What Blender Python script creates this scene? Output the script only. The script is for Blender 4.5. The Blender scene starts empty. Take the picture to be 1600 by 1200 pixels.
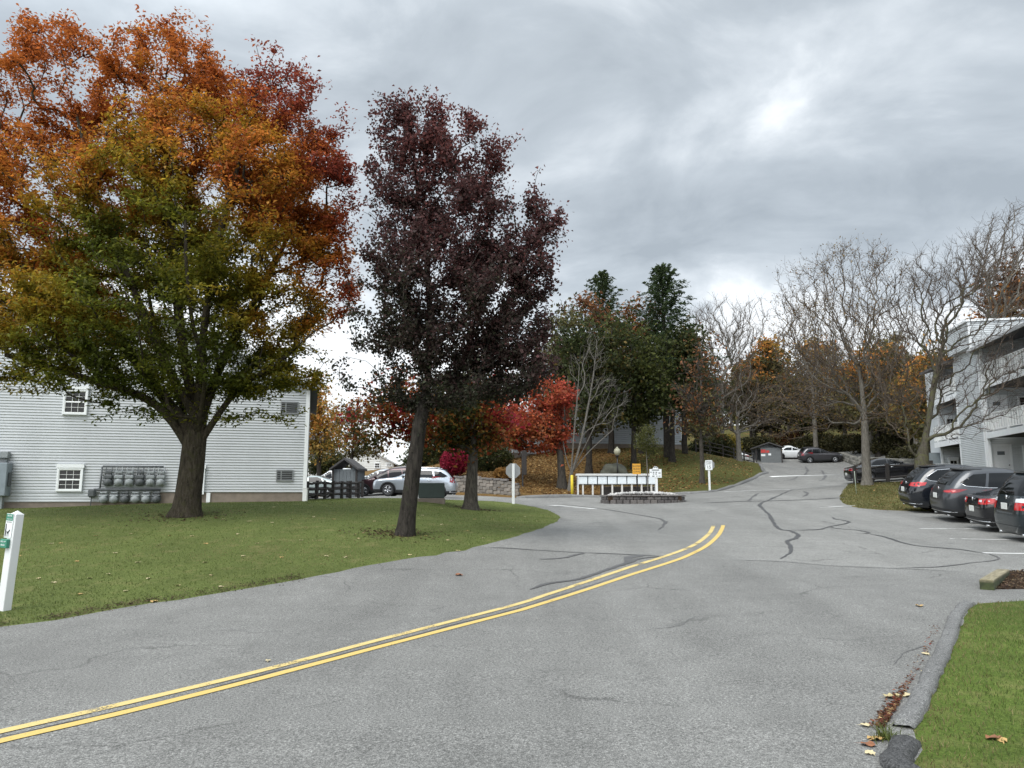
import bpy, bmesh, math, random
import numpy as np
from mathutils import Vector, Matrix, geometry

random.seed(7)
RNG = np.random.default_rng(7)
rad = math.radians
scene = bpy.context.scene
COL = scene.collection

# ------------------------------------------------------------------ camera
EYE, PITCH, FPX = 1.6, rad(8.3), 1200.0
cam_data = bpy.data.cameras.new('camera')
cam_data.sensor_width = 36.0
cam_data.lens = 36.0 * FPX / 1600.0
cam_data.clip_start = 0.05
cam_data.clip_end = 3000
cam = bpy.data.objects.new('camera', cam_data)
COL.objects.link(cam)
cam.location = (0, 0, EYE)
cam.rotation_euler = (rad(90) + PITCH, 0, 0)
scene.camera = cam

# ------------------------------------------------------------------ exposure
scene.view_settings.view_transform = 'Standard'
scene.view_settings.look = 'None'
scene.view_settings.gamma = 1
scene.view_settings.exposure = 0.95

# ------------------------------------------------------------------ sky: overcast, lumpy grey cloud
SUN_EL, SUN_AZ = rad(56), rad(216)
world = bpy.data.worlds.new('World')
scene.world = world
world.use_nodes = True
wt = world.node_tree
wt.nodes.clear()
def wn(t, **kw):
    n = wt.nodes.new(t)
    for k, v in kw.items(): setattr(n, k, v)
    return n
def wl(a, b): wt.links.new(a, b)
out = wn('ShaderNodeOutputWorld'); bg = wn('ShaderNodeBackground')
sky = wn('ShaderNodeTexSky'); sky.sky_type = 'NISHITA'; sky.sun_disc = False
sky.sun_elevation = SUN_EL; sky.sun_rotation = SUN_AZ
tc = wn('ShaderNodeTexCoord'); sep = wn('ShaderNodeSeparateXYZ'); wl(tc.outputs['Generated'], sep.inputs[0])
zc = wn('ShaderNodeMath', operation='MAXIMUM'); wl(sep.outputs['Z'], zc.inputs[0]); zc.inputs[1].default_value = 0.0
za = wn('ShaderNodeMath', operation='ADD'); wl(zc.outputs[0], za.inputs[0]); za.inputs[1].default_value = 0.16
dx = wn('ShaderNodeMath', operation='DIVIDE'); wl(sep.outputs['X'], dx.inputs[0]); wl(za.outputs[0], dx.inputs[1])
dy = wn('ShaderNodeMath', operation='DIVIDE'); wl(sep.outputs['Y'], dy.inputs[0]); wl(za.outputs[0], dy.inputs[1])
cmb = wn('ShaderNodeCombineXYZ'); wl(dx.outputs[0], cmb.inputs[0]); wl(dy.outputs[0], cmb.inputs[1])
cmb.inputs[2].default_value = 23.3
n1 = wn('ShaderNodeTexNoise'); n1.inputs['Scale'].default_value = 0.85; n1.inputs['Detail'].default_value = 9
n1.inputs['Roughness'].default_value = 0.50; n1.inputs['Distortion'].default_value = 0.5
wl(cmb.outputs[0], n1.inputs['Vector'])
n2 = wn('ShaderNodeTexNoise'); n2.inputs['Scale'].default_value = 2.6; n2.inputs['Detail'].default_value = 7
n2.inputs['Roughness'].default_value = 0.55; n2.inputs['Distortion'].default_value = 0.5
wl(cmb.outputs[0], n2.inputs['Vector'])
mixn = wn('ShaderNodeMix'); mixn.data_type = 'FLOAT'; mixn.inputs[0].default_value = 0.38
wl(n1.outputs['Fac'], mixn.inputs[2]); wl(n2.outputs['Fac'], mixn.inputs[3])
# low sky is brighter where the deck thins towards the horizon
hz = wn('ShaderNodeMapRange'); wl(sep.outputs['Z'], hz.inputs[0])
hz.inputs[1].default_value = 0.08; hz.inputs[2].default_value = 0.36; hz.inputs[3].default_value = 0.20; hz.inputs[4].default_value = -0.035
addn = wn('ShaderNodeMath', operation='ADD'); wl(mixn.outputs[0], addn.inputs[0]); wl(hz.outputs[0], addn.inputs[1])
ramp = wn('ShaderNodeValToRGB'); wl(addn.outputs[0], ramp.inputs[0])
e = ramp.color_ramp.elements
e[0].position = 0.37; e[0].color = (0.191, 0.214, 0.235, 1)
e[1].position = 0.655; e[1].color = (0.50, 0.515, 0.525, 1)
for p, c in ((0.455, (0.251, 0.277, 0.300, 1)), (0.515, (0.330, 0.356, 0.378, 1)), (0.575, (0.465, 0.486, 0.502, 1))):
    q = e.new(p); q.color = c
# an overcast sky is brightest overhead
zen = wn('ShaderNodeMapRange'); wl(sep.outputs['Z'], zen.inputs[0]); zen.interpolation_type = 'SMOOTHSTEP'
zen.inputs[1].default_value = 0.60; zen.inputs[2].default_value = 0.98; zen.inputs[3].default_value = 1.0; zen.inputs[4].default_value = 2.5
# plus a glow added round the hidden sun behind the camera, to brighten walls
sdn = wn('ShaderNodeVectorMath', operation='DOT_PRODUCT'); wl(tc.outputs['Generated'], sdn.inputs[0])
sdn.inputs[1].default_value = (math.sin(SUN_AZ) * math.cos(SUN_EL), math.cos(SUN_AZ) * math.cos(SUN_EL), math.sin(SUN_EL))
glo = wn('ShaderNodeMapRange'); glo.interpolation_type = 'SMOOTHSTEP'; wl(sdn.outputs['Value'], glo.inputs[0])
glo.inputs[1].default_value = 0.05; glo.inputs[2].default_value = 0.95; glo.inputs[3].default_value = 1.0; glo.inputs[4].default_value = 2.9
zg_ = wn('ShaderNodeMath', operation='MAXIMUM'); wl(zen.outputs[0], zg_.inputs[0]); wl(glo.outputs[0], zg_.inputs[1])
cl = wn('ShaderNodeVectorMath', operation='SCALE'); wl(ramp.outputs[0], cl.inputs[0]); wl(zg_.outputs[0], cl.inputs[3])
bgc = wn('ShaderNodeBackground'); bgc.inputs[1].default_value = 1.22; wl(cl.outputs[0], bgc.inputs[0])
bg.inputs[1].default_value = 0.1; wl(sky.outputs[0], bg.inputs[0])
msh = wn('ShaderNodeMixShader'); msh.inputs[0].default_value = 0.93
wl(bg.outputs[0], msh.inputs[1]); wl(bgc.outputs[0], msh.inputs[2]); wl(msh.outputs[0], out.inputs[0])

# ------------------------------------------------------------------ sun behind the cloud deck
sd = bpy.data.lights.new('sun', 'SUN'); sd.energy = 1.45; sd.angle = rad(34); sd.color = (1.0, 0.97, 0.92)
so = bpy.data.objects.new('sun', sd); COL.objects.link(so)
so.rotation_euler = (rad(90) - SUN_EL, 0, rad(180) - SUN_AZ)

# ------------------------------------------------------------------ pixel <-> world helpers
CP, SP = math.cos(PITCH), math.sin(PITCH)
def ray(px, py):
    return np.array([px - 800.0, FPX * CP - (600 - py) * SP, FPX * SP + (600 - py) * CP])
def at(px, py, Y):
    d = ray(px, py); t = Y / d[1]
    return np.array([d[0] * t, Y, EYE + d[2] * t])

# ------------------------------------------------------------------ terrain height: thin plate through surveyed points
_cp = []
def cpx(px, py, Y): _cp.append(tuple(at(px, py, Y)))
def cpw(x, y, z): _cp.append((x, y, z))
for x in (-30, -14, -5, 0, 5, 14, 30):
    cpw(x, -18, -0.1)
    cpw(x, -4, 0.0)
for x in (-12, -3, 0, 3): cpw(x, 6, 0.02)
cpw(-8, 10, .12); cpw(0, 10, .1); cpw(6, 9.6, .13); cpw(12, 10, .16); cpw(22, 8, .2); cpw(-25, 10, .35)
cpw(0, 14, .25); cpw(6, 14, .25); cpw(12, 15, .3)
cpx(1000, 822, 22); cpx(1130, 822, 22); cpx(800, 848, 17.0); cpx(874, 810, 25.5)
cpx(1570, 840, 20); cpx(1480, 838, 20); cpx(1500, 826, 22.5); cpx(1440, 805, 26)
cpx(1380, 797, 28); cpx(1330, 756, 42); cpx(1355, 758, 40); cpx(1200, 785, 32); cpx(1130, 786, 33); cpx(1400, 754, 45)
cpx(1440, 752, 42); cpx(1600, 742, 42); cpw(30, 42, 2.6); cpw(28, 52, 3.0); cpw(20, 18, .55); cpw(21, 28, 1.2); cpw(32, 25, 1.4); cpw(35, 34, 2.0)
cpx(1250, 765, 45); cpx(1204, 744, 58); cpx(1330, 741, 58); cpx(1250, 723, 85); cpx(1313, 722, 85); cpx(1400, 722, 80); cpx(1190, 727, 84)
cpx(1000, 788, 34.5); cpx(930, 789, 34); cpx(1070, 785, 35); cpx(900, 777, 47); cpx(1030, 775, 47); cpx(960, 779, 43); cpx(1110, 769, 46)
cpx(805, 788, 33.5); cpx(850, 797, 29.5); cpx(700, 777, 47); cpx(805, 777.5, 46); cpx(650, 775, 44); cpx(580, 776, 44); cpw(-13, 52, 1.42)
cpx(0, 795, 28); cpx(100, 793.5, 28.3); cpx(475, 785, 30.5); cpx(240, 789, 29.2); cpx(600, 778, 31); cpx(690, 785, 29); cpx(520, 781, 32)
cpx(290, 806, 19); cpx(632, 836, 17); cpx(735, 796, 29); cpx(450, 800, 20); cpx(100, 800, 20)
cpx(10, 955, 11); cpx(0, 880, 14.5); cpx(200, 870, 14.5); cpx(450, 850, 15.5)
cpw(-15, 58, 1.45); cpw(-26, 45, 1.4); cpw(-35, 30, 1.2); cpw(-38, 60, 1.8); cpw(-25, 75, 1.9); cpw(-10, 62, 1.7)
cpx(750, 744, 51); cpx(720, 742, 54); cpx(820, 722, 58); cpx(830, 760, 50); cpx(890, 766, 50.5)
cpx(1000, 762, 52); cpx(900, 740, 57); cpx(960, 742, 57); cpx(950, 705, 68); cpx(1060, 702, 69); cpx(860, 702, 68); cpx(1150, 717, 74)
cpx(1097, 756, 52); cpx(1100, 730, 60); cpx(1190, 738, 66); cpx(1150, 758, 52); cpx(1180, 748, 58)
cpw(-5, 95, 6.5); cpw(8, 95, 8.0); cpx(1150, 700, 100); cpx(1280, 690, 110); cpx(1400, 690, 100); cpx(1400, 706, 84); cpw(62, 75, 8)
cpw(20, 140, 13); cpw(55, 140, 15); cpw(75, 110, 13); cpw(-10, 140, 8); cpw(-40, 140, 3); cpw(-70, 110, 2); cpw(-70, 60, 1.5); cpw(-70, 10, .5)
cpw(-70, -18, 0); cpw(75, -18, .3); cpw(75, 30, 4); cpw(75, 65, 7)
cpw(0, 170, 12); cpw(60, 170, 17); cpw(-60, 170, 2)
_C = np.array(_cp)
def _phi(r2): return 0.5 * r2 * np.log(np.maximum(r2, 1e-9))
_n = len(_C)
_d2 = ((_C[:, None, :2] - _C[None, :, :2]) ** 2).sum(-1)
_K = _phi(_d2) + np.eye(_n) * 2.0
_P = np.c_[np.ones(_n), _C[:, :2]]
_A = np.block([[_K, _P], [_P.T, np.zeros((3, 3))]])
_W = np.linalg.solve(_A, np.r_[_C[:, 2], 0, 0, 0])
def H(x, y):
    x = np.clip(np.asarray(x, float), -72, 77); y = np.clip(np.asarray(y, float), -18, 170)
    s = x.shape; x = x.ravel(); y = y.ravel()
    res = np.empty(len(x))
    for i in range(0, len(x), 4000):
        xx = x[i:i + 4000]; yy = y[i:i + 4000]
        d2 = (xx[:, None] - _C[None, :, 0]) ** 2 + (yy[:, None] - _C[None, :, 1]) ** 2
        res[i:i + 4000] = _phi(d2) @ _W[:_n] + _W[_n] + _W[_n + 1] * xx + _W[_n + 2] * yy
    return res.reshape(s)
def h(x, y): return float(H(np.array([x]), np.array([y]))[0])
_ys = np.concatenate([np.arange(2.5, 40, .04), np.arange(40, 130, .1)])
def gp(px, py):
    "where the sight line through a photo pixel meets the ground"
    d = ray(px, py); t = _ys / d[1]
    z = EYE + d[2] * t; g = H(d[0] * t, _ys)
    below = np.nonzero(z <= g)[0]
    if len(below) == 0: k = len(_ys) - 1
    else: k = below[0]
    return np.array([d[0] * t[k], _ys[k], g[k]])
def gpl(pts): return [gp(*p) for p in pts]

# ------------------------------------------------------------------ materials
MATS = {}
def newmat(name):
    m = bpy.data.materials.new(name); m.use_nodes = True
    nt = m.node_tree; b = nt.nodes['Principled BSDF']
    MATS[name] = m
    return m, nt, b
def nd(nt, t, **kw):
    n = nt.nodes.new(t)
    for k, v in kw.items():
        if k in ('operation', 'data_type', 'blend_type', 'interpolation_type', 'feature', 'distance', 'attribute_name', 'wave_type', 'bands_direction', 'noise_dimensions'):
            setattr(n, k, v)
        else: n.inputs[k].default_value = v
    return n
def noise(nt, vec, scale, detail=4, rough=.55, dist=0):
    n = nd(nt, 'ShaderNodeTexNoise', Scale=scale, Detail=detail, Roughness=rough, Distortion=dist)
    nt.links.new(vec, n.inputs['Vector'])
    return n.outputs['Fac']
def rampn(nt, fac, stops):
    r = nt.nodes.new('ShaderNodeValToRGB'); nt.links.new(fac, r.inputs[0])
    el = r.color_ramp.elements
    while len(el) < len(stops): el.new(.5)
    for k, (p, c) in enumerate(stops):
        el[k].position = p
        if not hasattr(c, '__len__'): c = (c, c, c)
        el[k].color = tuple(c) + (1,)
    return r.outputs[0]
def mixc(nt, fac, a, b, mode='MIX'):
    m = nd(nt, 'ShaderNodeMix', data_type='RGBA', blend_type=mode)
    if hasattr(fac, 'is_linked'): nt.links.new(fac, m.inputs[0])
    else: m.inputs[0].default_value = fac
    for s, i in ((a, 6), (b, 7)):
        if hasattr(s, 'is_linked'): nt.links.new(s, m.inputs[i])
        else: m.inputs[i].default_value = tuple(s) + (1,)
    return m.outputs[2]
def bump(nt, b, height, strength=.4, dist=.02):
    bp = nd(nt, 'ShaderNodeBump', Strength=strength, Distance=dist)
    nt.links.new(height, bp.inputs['Height']); nt.links.new(bp.outputs[0], b.inputs['Normal'])
def posn(nt): return nt.nodes.new('ShaderNodeNewGeometry').outputs['Position']
def objc(nt): return nt.nodes.new('ShaderNodeTexCoord').outputs['Object']

def mat(name, col, rough=.6, metal=0, var=.12, scale=6, spec=.5, coat=0, bumps=0, detail=5):
    "plain surface with a little weathering in its own colour"
    if name in MATS: return MATS[name]
    m, nt, b = newmat(name)
    b.inputs['Roughness'].default_value = rough; b.inputs['Metallic'].default_value = metal
    b.inputs['Specular IOR Level'].default_value = spec
    if coat: b.inputs['Coat Weight'].default_value = coat; b.inputs['Coat Roughness'].default_value = .04
    f = noise(nt, objc(nt), scale, detail, .6)
    c = rampn(nt, f, [(.25, tuple(max(0, v * (1 - var)) for v in col)), (.75, tuple(min(1, v * (1 + var)) for v in col))])
    nt.links.new(c, b.inputs['Base Color'])
    if bumps: bump(nt, b, f, bumps, .01)
    return m

def mat_asphalt(name, base, speck, patch, warm=0.0):
    m, nt, b = newmat(name); p = posn(nt)
    big = noise(nt, p, .22, 5, .6); mid = noise(nt, p, 1.7, 5, .65); fine = noise(nt, p, 48, 3, .75); fine2 = noise(nt, p, 105, 2, .7)
    st = noise(nt, p, 210, 1, .5)
    c = rampn(nt, fine, [(.32, base * (1 - speck)), (.50, base), (.70, base * (1 + 1.4 * speck))])
    c2 = rampn(nt, fine2, [(.36, 0.52), (.5, 1.0), (.64, 1.7)])
    c = mixc(nt, .9, c, c2, 'MULTIPLY')
    c3 = rampn(nt, big, [(.3, 1 - patch), (.7, 1 + patch)])
    c = mixc(nt, 1, c, c3, 'MULTIPLY')
    c4 = rampn(nt, mid, [(.3, .90), (.7, 1.09)])
    c = mixc(nt, 1, c, c4, 'MULTIPLY')
    # long tyre polish and faint oil along the lane direction
    mp = nd(nt, 'ShaderNodeMapping'); nt.links.new(p, mp.inputs[0]); mp.inputs['Rotation'].default_value = (0, 0, rad(-28)); mp.inputs['Scale'].default_value = (.9, .06, 1)
    lane = noise(nt, mp.outputs[0], 1.0, 4, .6)
    c5 = rampn(nt, lane, [(.35, .9), (.65, 1.07)])
    c = mixc(nt, 1, c, c5, 'MULTIPLY')
    # hairline cracks
    dv = nd(nt, 'ShaderNodeTexNoise', Scale=1.3, Detail=4); nt.links.new(p, dv.inputs['Vector'])
    dm = nd(nt, 'ShaderNodeVectorMath', operation='SCALE'); dm.inputs[3].default_value = .9; nt.links.new(dv.outputs['Color'], dm.inputs[0])
    da = nd(nt, 'ShaderNodeVectorMath', operation='ADD'); nt.links.new(p, da.inputs[0]); nt.links.new(dm.outputs[0], da.inputs[1])
    vo = nd(nt, 'ShaderNodeTexVoronoi', feature='DISTANCE_TO_EDGE', Scale=.42); nt.links.new(da.outputs[0], vo.inputs['Vector'])
    ck = rampn(nt, vo.outputs[0], [(.0, .62), (.006, .72), (.012, 1.0)])
    ckm = rampn(nt, noise(nt, p, .45, 3), [(.50, 0), (.62, 1)])
    c = mixc(nt, ckm, c, mixc(nt, 1, c, ck, 'MULTIPLY'))
    c = mixc(nt, 1, c, (1 + warm * .45, 1.0 + warm * .25, 1 - warm * .7), 'MULTIPLY')
    nt.links.new(c, b.inputs['Base Color'])
    b.inputs['Roughness'].default_value = .86; b.inputs['Specular IOR Level'].default_value = .28
    ad = nd(nt, 'ShaderNodeMath', operation='ADD'); nt.links.new(fine, ad.inputs[0]); nt.links.new(fine2, ad.inputs[1])
    bump(nt, b, ad.outputs[0], .55, .008)
    return m

def mat_grass(name, greens, dry, dryness=.45, litter=None, litter_amt=.0):
    m, nt, b = newmat(name); p = posn(nt)
    fine = noise(nt, p, 38, 3, .7); mid = noise(nt, p, 2.6, 5, .65); big = noise(nt, p, .35, 4, .6)
    c = rampn(nt, fine, [(.3, greens[0]), (.55, greens[1]), (.75, greens[2])])
    m2 = rampn(nt, mid, [(dryness, 0), (dryness + .25, 1)])
    c = mixc(nt, m2, c, mixc(nt, .65, c, dry))
    c4 = rampn(nt, big, [(.3, .78), (.7, 1.18)])
    c = mixc(nt, 1, c, c4, 'MULTIPLY')
    if litter:
        lf = noise(nt, p, 5.5, 6, .78)
        m3 = rampn(nt, lf, [(.62 - litter_amt, 0), (.70 - litter_amt * .8, 1)])
        lc = rampn(nt, noise(nt, p, 17, 3, .7), [(.3, litter[0]), (.5, litter[1]), (.7, litter[2])])
        c = mixc(nt, m3, c, lc)
    nt.links.new(c, b.inputs['Base Color'])
    b.inputs['Roughness'].default_value = .95; b.inputs['Specular IOR Level'].default_value = .15
    bump(nt, b, fine, .9, .04)
    return m

def mat_leaf(name='leaf', trans=.35, rough=.55):
    if name in MATS: return MATS[name]
    m, nt, b = newmat(name)
    a = nd(nt, 'ShaderNodeAttribute', attribute_name='Col')
    nt.links.new(a.outputs['Color'], b.inputs['Base Color'])
    b.inputs['Roughness'].default_value = rough; b.inputs['Specular IOR Level'].default_value = .25
    t = nt.nodes.new('ShaderNodeBsdfTranslucent'); nt.links.new(a.outputs['Color'], t.inputs[0])
    mx = nt.nodes.new('ShaderNodeMixShader'); mx.inputs[0].default_value = trans
    o = nt.nodes['Material Output']
    nt.links.new(b.outputs[0], mx.inputs[1]); nt.links.new(t.outputs[0], mx.inputs[2]); nt.links.new(mx.outputs[0], o.inputs[0])
    return m

def mat_bark(name, dark, light, moss=None, moss_amt=.0, scale=1.0):
    m, nt, b = newmat(name); p = objc(nt)
    mp = nd(nt, 'ShaderNodeMapping'); nt.links.new(p, mp.inputs[0]); mp.inputs['Scale'].default_value = (1, 1, .22)
    f = noise(nt, mp.outputs[0], 16 * scale, 7, .72, .6); g = noise(nt, p, 5 * scale, 6, .7); k = noise(nt, p, 30 * scale, 3, .6)
    c = rampn(nt, f, [(.34, dark), (.62, light)])
    c = mixc(nt, rampn(nt, k, [(.66, 0), (.72, .75)]), c, tuple(min(1, v * 2.1 + .02) for v in light))
    if moss: c = mixc(nt, rampn(nt, g, [(.5 - moss_amt, 0), (.62 - moss_amt, .85)]), c, moss)
    nt.links.new(c, b.inputs['Base Color'])
    b.inputs['Roughness'].default_value = .95; b.inputs['Specular IOR Level'].default_value = .1
    bump(nt, b, f, .9, .03)
    return m

def mat_siding(name, col):
    m, nt, b = newmat(name); p = objc(nt)
    mp = nd(nt, 'ShaderNodeMapping'); nt.links.new(p, mp.inputs[0]); mp.inputs['Scale'].default_value = (1.1, 1.1, .35)
    f = noise(nt, mp.outputs[0], .9, 6, .65); g = noise(nt, p, 14, 4, .7)
    c = rampn(nt, f, [(.3, tuple(v * .90 for v in col)), (.7, tuple(v * 1.06 for v in col))])
    c = mixc(nt, rampn(nt, g, [(.3, .25), (.7, 0)]), c, tuple(v * .82 for v in col))
    nt.links.new(c, b.inputs['Base Color'])
    b.inputs['Roughness'].default_value = .55; b.inputs['Specular IOR Level'].default_value = .35
    return m

def mat_stone(name, cols, scale=3, rough=.9, bscale=.6):
    m, nt, b = newmat(name); p = objc(nt)
    v = nd(nt, 'ShaderNodeTexNoise', Scale=scale, Detail=6, Roughness=.7); nt.links.new(p, v.inputs['Vector'])
    oi = nt.nodes.new('ShaderNodeNewGeometry').outputs['Random Per Island']
    c = rampn(nt, oi, [(0, cols[0]), (.5, cols[1]), (1, cols[2])])
    c = mixc(nt, .8, c, rampn(nt, v.outputs[0], [(.3, .6), (.7, 1.3)]), 'MULTIPLY')
    nt.links.new(c, b.inputs['Base Color']); b.inputs['Roughness'].default_value = rough
    bump(nt, b, v.outputs[0], bscale, .03)
    return m

def mat_paint_line(name, col, worn):
    "road paint, chipped through to the asphalt"
    m, nt, b = newmat(name); p = posn(nt)
    f = noise(nt, p, 42, 4, .75); g = noise(nt, p, 2.2, 4, .6); q = noise(nt, p, 110, 2, .7)
    ad = nd(nt, 'ShaderNodeMath', operation='ADD'); nt.links.new(f, ad.inputs[0]); nt.links.new(g, ad.inputs[1])
    mk = rampn(nt, ad.outputs[0], [(worn, 0), (worn + .10, 1)])
    c = mixc(nt, 1, col, rampn(nt, q, [(.3, .82), (.7, 1.12)]), 'MULTIPLY')
    nt.links.new(c, b.inputs['Base Color']); b.inputs['Roughness'].default_value = .75
    t = nt.nodes.new('ShaderNodeBsdfTransparent'); mx = nt.nodes.new('ShaderNodeMixShader')
    nt.links.new(mk, mx.inputs[0]); nt.links.new(t.outputs[0], mx.inputs[1]); nt.links.new(b.outputs[0], mx.inputs[2])
    nt.links.new(mx.outputs[0], nt.nodes['Material Output'].inputs[0])
    return m

def mat_glass(name, col=(.02, .025, .03), rough=.04, spec=.5):
    if name in MATS: return MATS[name]
    m, nt, b = newmat(name)
    f = noise(nt, objc(nt), 1.5, 3)
    nt.links.new(rampn(nt, f, [(.3, tuple(v * .7 for v in col)), (.7, tuple(v * 1.3 for v in col))]), b.inputs['Base Color'])
    b.inputs['Roughness'].default_value = rough; b.inputs['Specular IOR Level'].default_value = spec
    return m

# ------------------------------------------------------------------ objects
def tag(o, label=None, cat=None, group=None, kind=None):
    if label: o['label'] = label
    if cat: o['category'] = cat
    if group: o['group'] = group
    if kind: o['kind'] = kind
    return o
def thing(name, label, cat, loc=(0, 0, 0), rz=0.0, group=None, rot=None):
    o = bpy.data.objects.new(name, None); COL.objects.link(o)
    o.empty_display_size = .2
    o.location = loc; o.rotation_euler = rot if rot is not None else (0, 0, rz)
    return tag(o, label, cat, group)
def copy_tree(o, parent=None):
    c = o.copy(); COL.objects.link(c)
    if parent: c.parent = parent
    for ch in o.children: copy_tree(ch, c)
    return c

def mesh_np(name, V, F, mats, parent=None, cols=None, smooth=False, fm=None):
    "V (n,3) array, F (m,k) int array with k = 3 or 4"
    V = np.asarray(V, np.float32); F = np.asarray(F, np.int32); k = F.shape[1]
    me = bpy.data.meshes.new(name)
    me.vertices.add(len(V)); me.vertices.foreach_set('co', V.ravel())
    me.loops.add(F.size); me.loops.foreach_set('vertex_index', F.ravel())
    me.polygons.add(len(F)); me.polygons.foreach_set('loop_start', np.arange(0, F.size, k, dtype=np.int32))
    if smooth: me.polygons.foreach_set('use_smooth', np.ones(len(F), bool))
    if fm is not None: me.polygons.foreach_set('material_index', np.asarray(fm, np.int32))
    if cols is not None:
        a = me.color_attributes.new('Col', 'FLOAT_COLOR', 'POINT')
        c4 = np.ones((len(V), 4), np.float32); c4[:, :3] = cols
        a.data.foreach_set('color', c4.ravel())
    me.update(calc_edges=True); me.validate()
    for m in (mats if isinstance(mats, (list, tuple)) else [mats]): me.materials.append(m)
    o = bpy.data.objects.new(name, me); COL.objects.link(o)
    if parent: o.parent = parent
    return o

class MB:
    "collects shapes, then links them as ONE mesh object"
    def __init__(s): s.v = []; s.f = []; s.m = []; s.s = []; s.mi = 0
    def add(s, vs, fs, smooth=False):
        n = len(s.v); s.v += [tuple(v) for v in vs]
        for f in fs: s.f.append(tuple(i + n for i in f)); s.m.append(s.mi); s.s.append(smooth)
        return s
    def quad(s, a, b, c, d): return s.add([a, b, c, d], [(0, 1, 2, 3)])
    def box(s, x0, x1, y0, y1, z0, z1, b=0.0, M=None):
        if b <= 0:
            vs = [(x, y, z) for z in (z0, z1) for y in (y0, y1) for x in (x0, x1)]
            fs = [(0, 2, 3, 1), (4, 5, 7, 6), (0, 1, 5, 4), (2, 6, 7, 3), (0, 4, 6, 2), (1, 3, 7, 5)]
        else:
            b = min(b, (x1 - x0) * .45, (y1 - y0) * .45, (z1 - z0) * .45)
            bm = bmesh.new(); bmesh.ops.create_cube(bm, size=1)
            for v in bm.verts: v.co = Vector(((x0 + x1) / 2 + v.co.x * (x1 - x0), (y0 + y1) / 2 + v.co.y * (y1 - y0), (z0 + z1) / 2 + v.co.z * (z1 - z0)))
            bmesh.ops.bevel(bm, geom=bm.edges[:], offset=b, segments=1, affect='EDGES')
            bm.verts.index_update(); vs = [v.co.copy() for v in bm.verts]; fs = [tuple(v.index for v in f.verts) for f in bm.faces]; bm.free()
        if M is not None: vs = [M @ Vector(v) for v in vs]
        return s.add(vs, fs)
    def tube(s, pts, rs, k=8, cap=True, smooth=True):
        pts = [Vector(p) for p in pts]
        if not hasattr(rs, '__len__'): rs = [rs] * len(pts)
        vs = []; fs = []; u = None
        for i, p in enumerate(pts):
            t = (pts[min(i + 1, len(pts) - 1)] - pts[max(i - 1, 0)]).normalized()
            if u is None:
                u = t.orthogonal().normalized()
            else:
                u = (u - t * u.dot(t))
                u = u.normalized() if u.length > 1e-6 else t.orthogonal().normalized()
            w = t.cross(u)
            for j in range(k):
                a = 2 * math.pi * j / k
                vs.append(p + (u * math.cos(a) + w * math.sin(a)) * rs[i])
        for i in range(len(pts) - 1):
            for j in range(k):
                fs.append((i * k + j, i * k + (j + 1) % k, (i + 1) * k + (j + 1) % k, (i + 1) * k + j))
        s.add(vs, fs, smooth)
        if cap:
            n = len(s.v) - len(vs)
            s.f.append(tuple(n + j for j in reversed(range(k)))); s.m.append(s.mi); s.s.append(False)
            s.f.append(tuple(n + (len(pts) - 1) * k + j for j in range(k))); s.m.append(s.mi); s.s.append(False)
        return s
    def lathe(s, prof, k=20, M=None, smooth=True):
        "prof: (r, z) pairs about z"
        vs = [(r * math.cos(2 * math.pi * j / k), r * math.sin(2 * math.pi * j / k), z) for r, z in prof for j in range(k)]
        if M is not None: vs = [M @ Vector(v) for v in vs]
        fs = [(i * k + j, i * k + (j + 1) % k, (i + 1) * k + (j + 1) % k, (i + 1) * k + j) for i in range(len(prof) - 1) for j in range(k)]
        return s.add(vs, fs, smooth)
    def prism(s, poly, y0, y1, M=None):
        "polygon in (x, z) pushed from y0 to y1"
        n = len(poly)
        vs = [(x, y0, z) for x, z in poly] + [(x, y1, z) for x, z in poly]
        if M is not None: vs = [M @ Vector(v) for v in vs]
        fs = [tuple(range(n)), tuple(range(2 * n - 1, n - 1, -1))] + [(i, i + n, (i + 1) % n + n, (i + 1) % n) for i in range(n)]
        return s.add(vs, fs)
    def build(s, name, mats, parent=None, loc=None, rot=None):
        me = bpy.data.meshes.new(name); me.from_pydata([tuple(v) for v in s.v], [], s.f)
        for m in (mats if isinstance(mats, (list, tuple)) else [mats]): me.materials.append(m)
        me.polygons.foreach_set('material_index', s.m); me.polygons.foreach_set('use_smooth', s.s)
        bm = bmesh.new(); bm.from_mesh(me); bmesh.ops.recalc_face_normals(bm, faces=bm.faces[:]); bm.to_mesh(me); bm.free()
        me.update()
        o = bpy.data.objects.new(name, me); COL.objects.link(o)
        if parent: o.parent = parent
        if loc is not None: o.location = loc
        if rot is not None: o.rotation_euler = rot
        return o

def lettering(text, size, M, material, parent, name='lettering', spacing=1.0):
    "flat raised letters as one mesh, lying in the local XY plane of matrix M"
    cu = bpy.data.curves.new('glyphs', 'FONT'); cu.body = text; cu.size = size; cu.extrude = .002
    cu.align_x = 'CENTER'; cu.align_y = 'CENTER'; cu.space_character = spacing; cu.space_line = .85
    tmp = bpy.data.objects.new('glyphs', cu); COL.objects.link(tmp)
    me = bpy.data.meshes.new_from_object(tmp.evaluated_get(bpy.context.evaluated_depsgraph_get()))
    bpy.data.objects.remove(tmp); bpy.data.curves.remove(cu)
    me.transform(M); me.materials.clear(); me.materials.append(material); me.name = name
    o = bpy.data.objects.new(name, me); COL.objects.link(o)
    if parent: o.parent = parent
    return o
FACE_Y = Matrix(((1, 0, 0, 0), (0, 0, -1, 0), (0, 1, 0, 0), (0, 0, 0, 1)))   # reads from -Y
def facing(x, y, z): return Matrix.Translation((x, y, z)) @ FACE_Y

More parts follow.
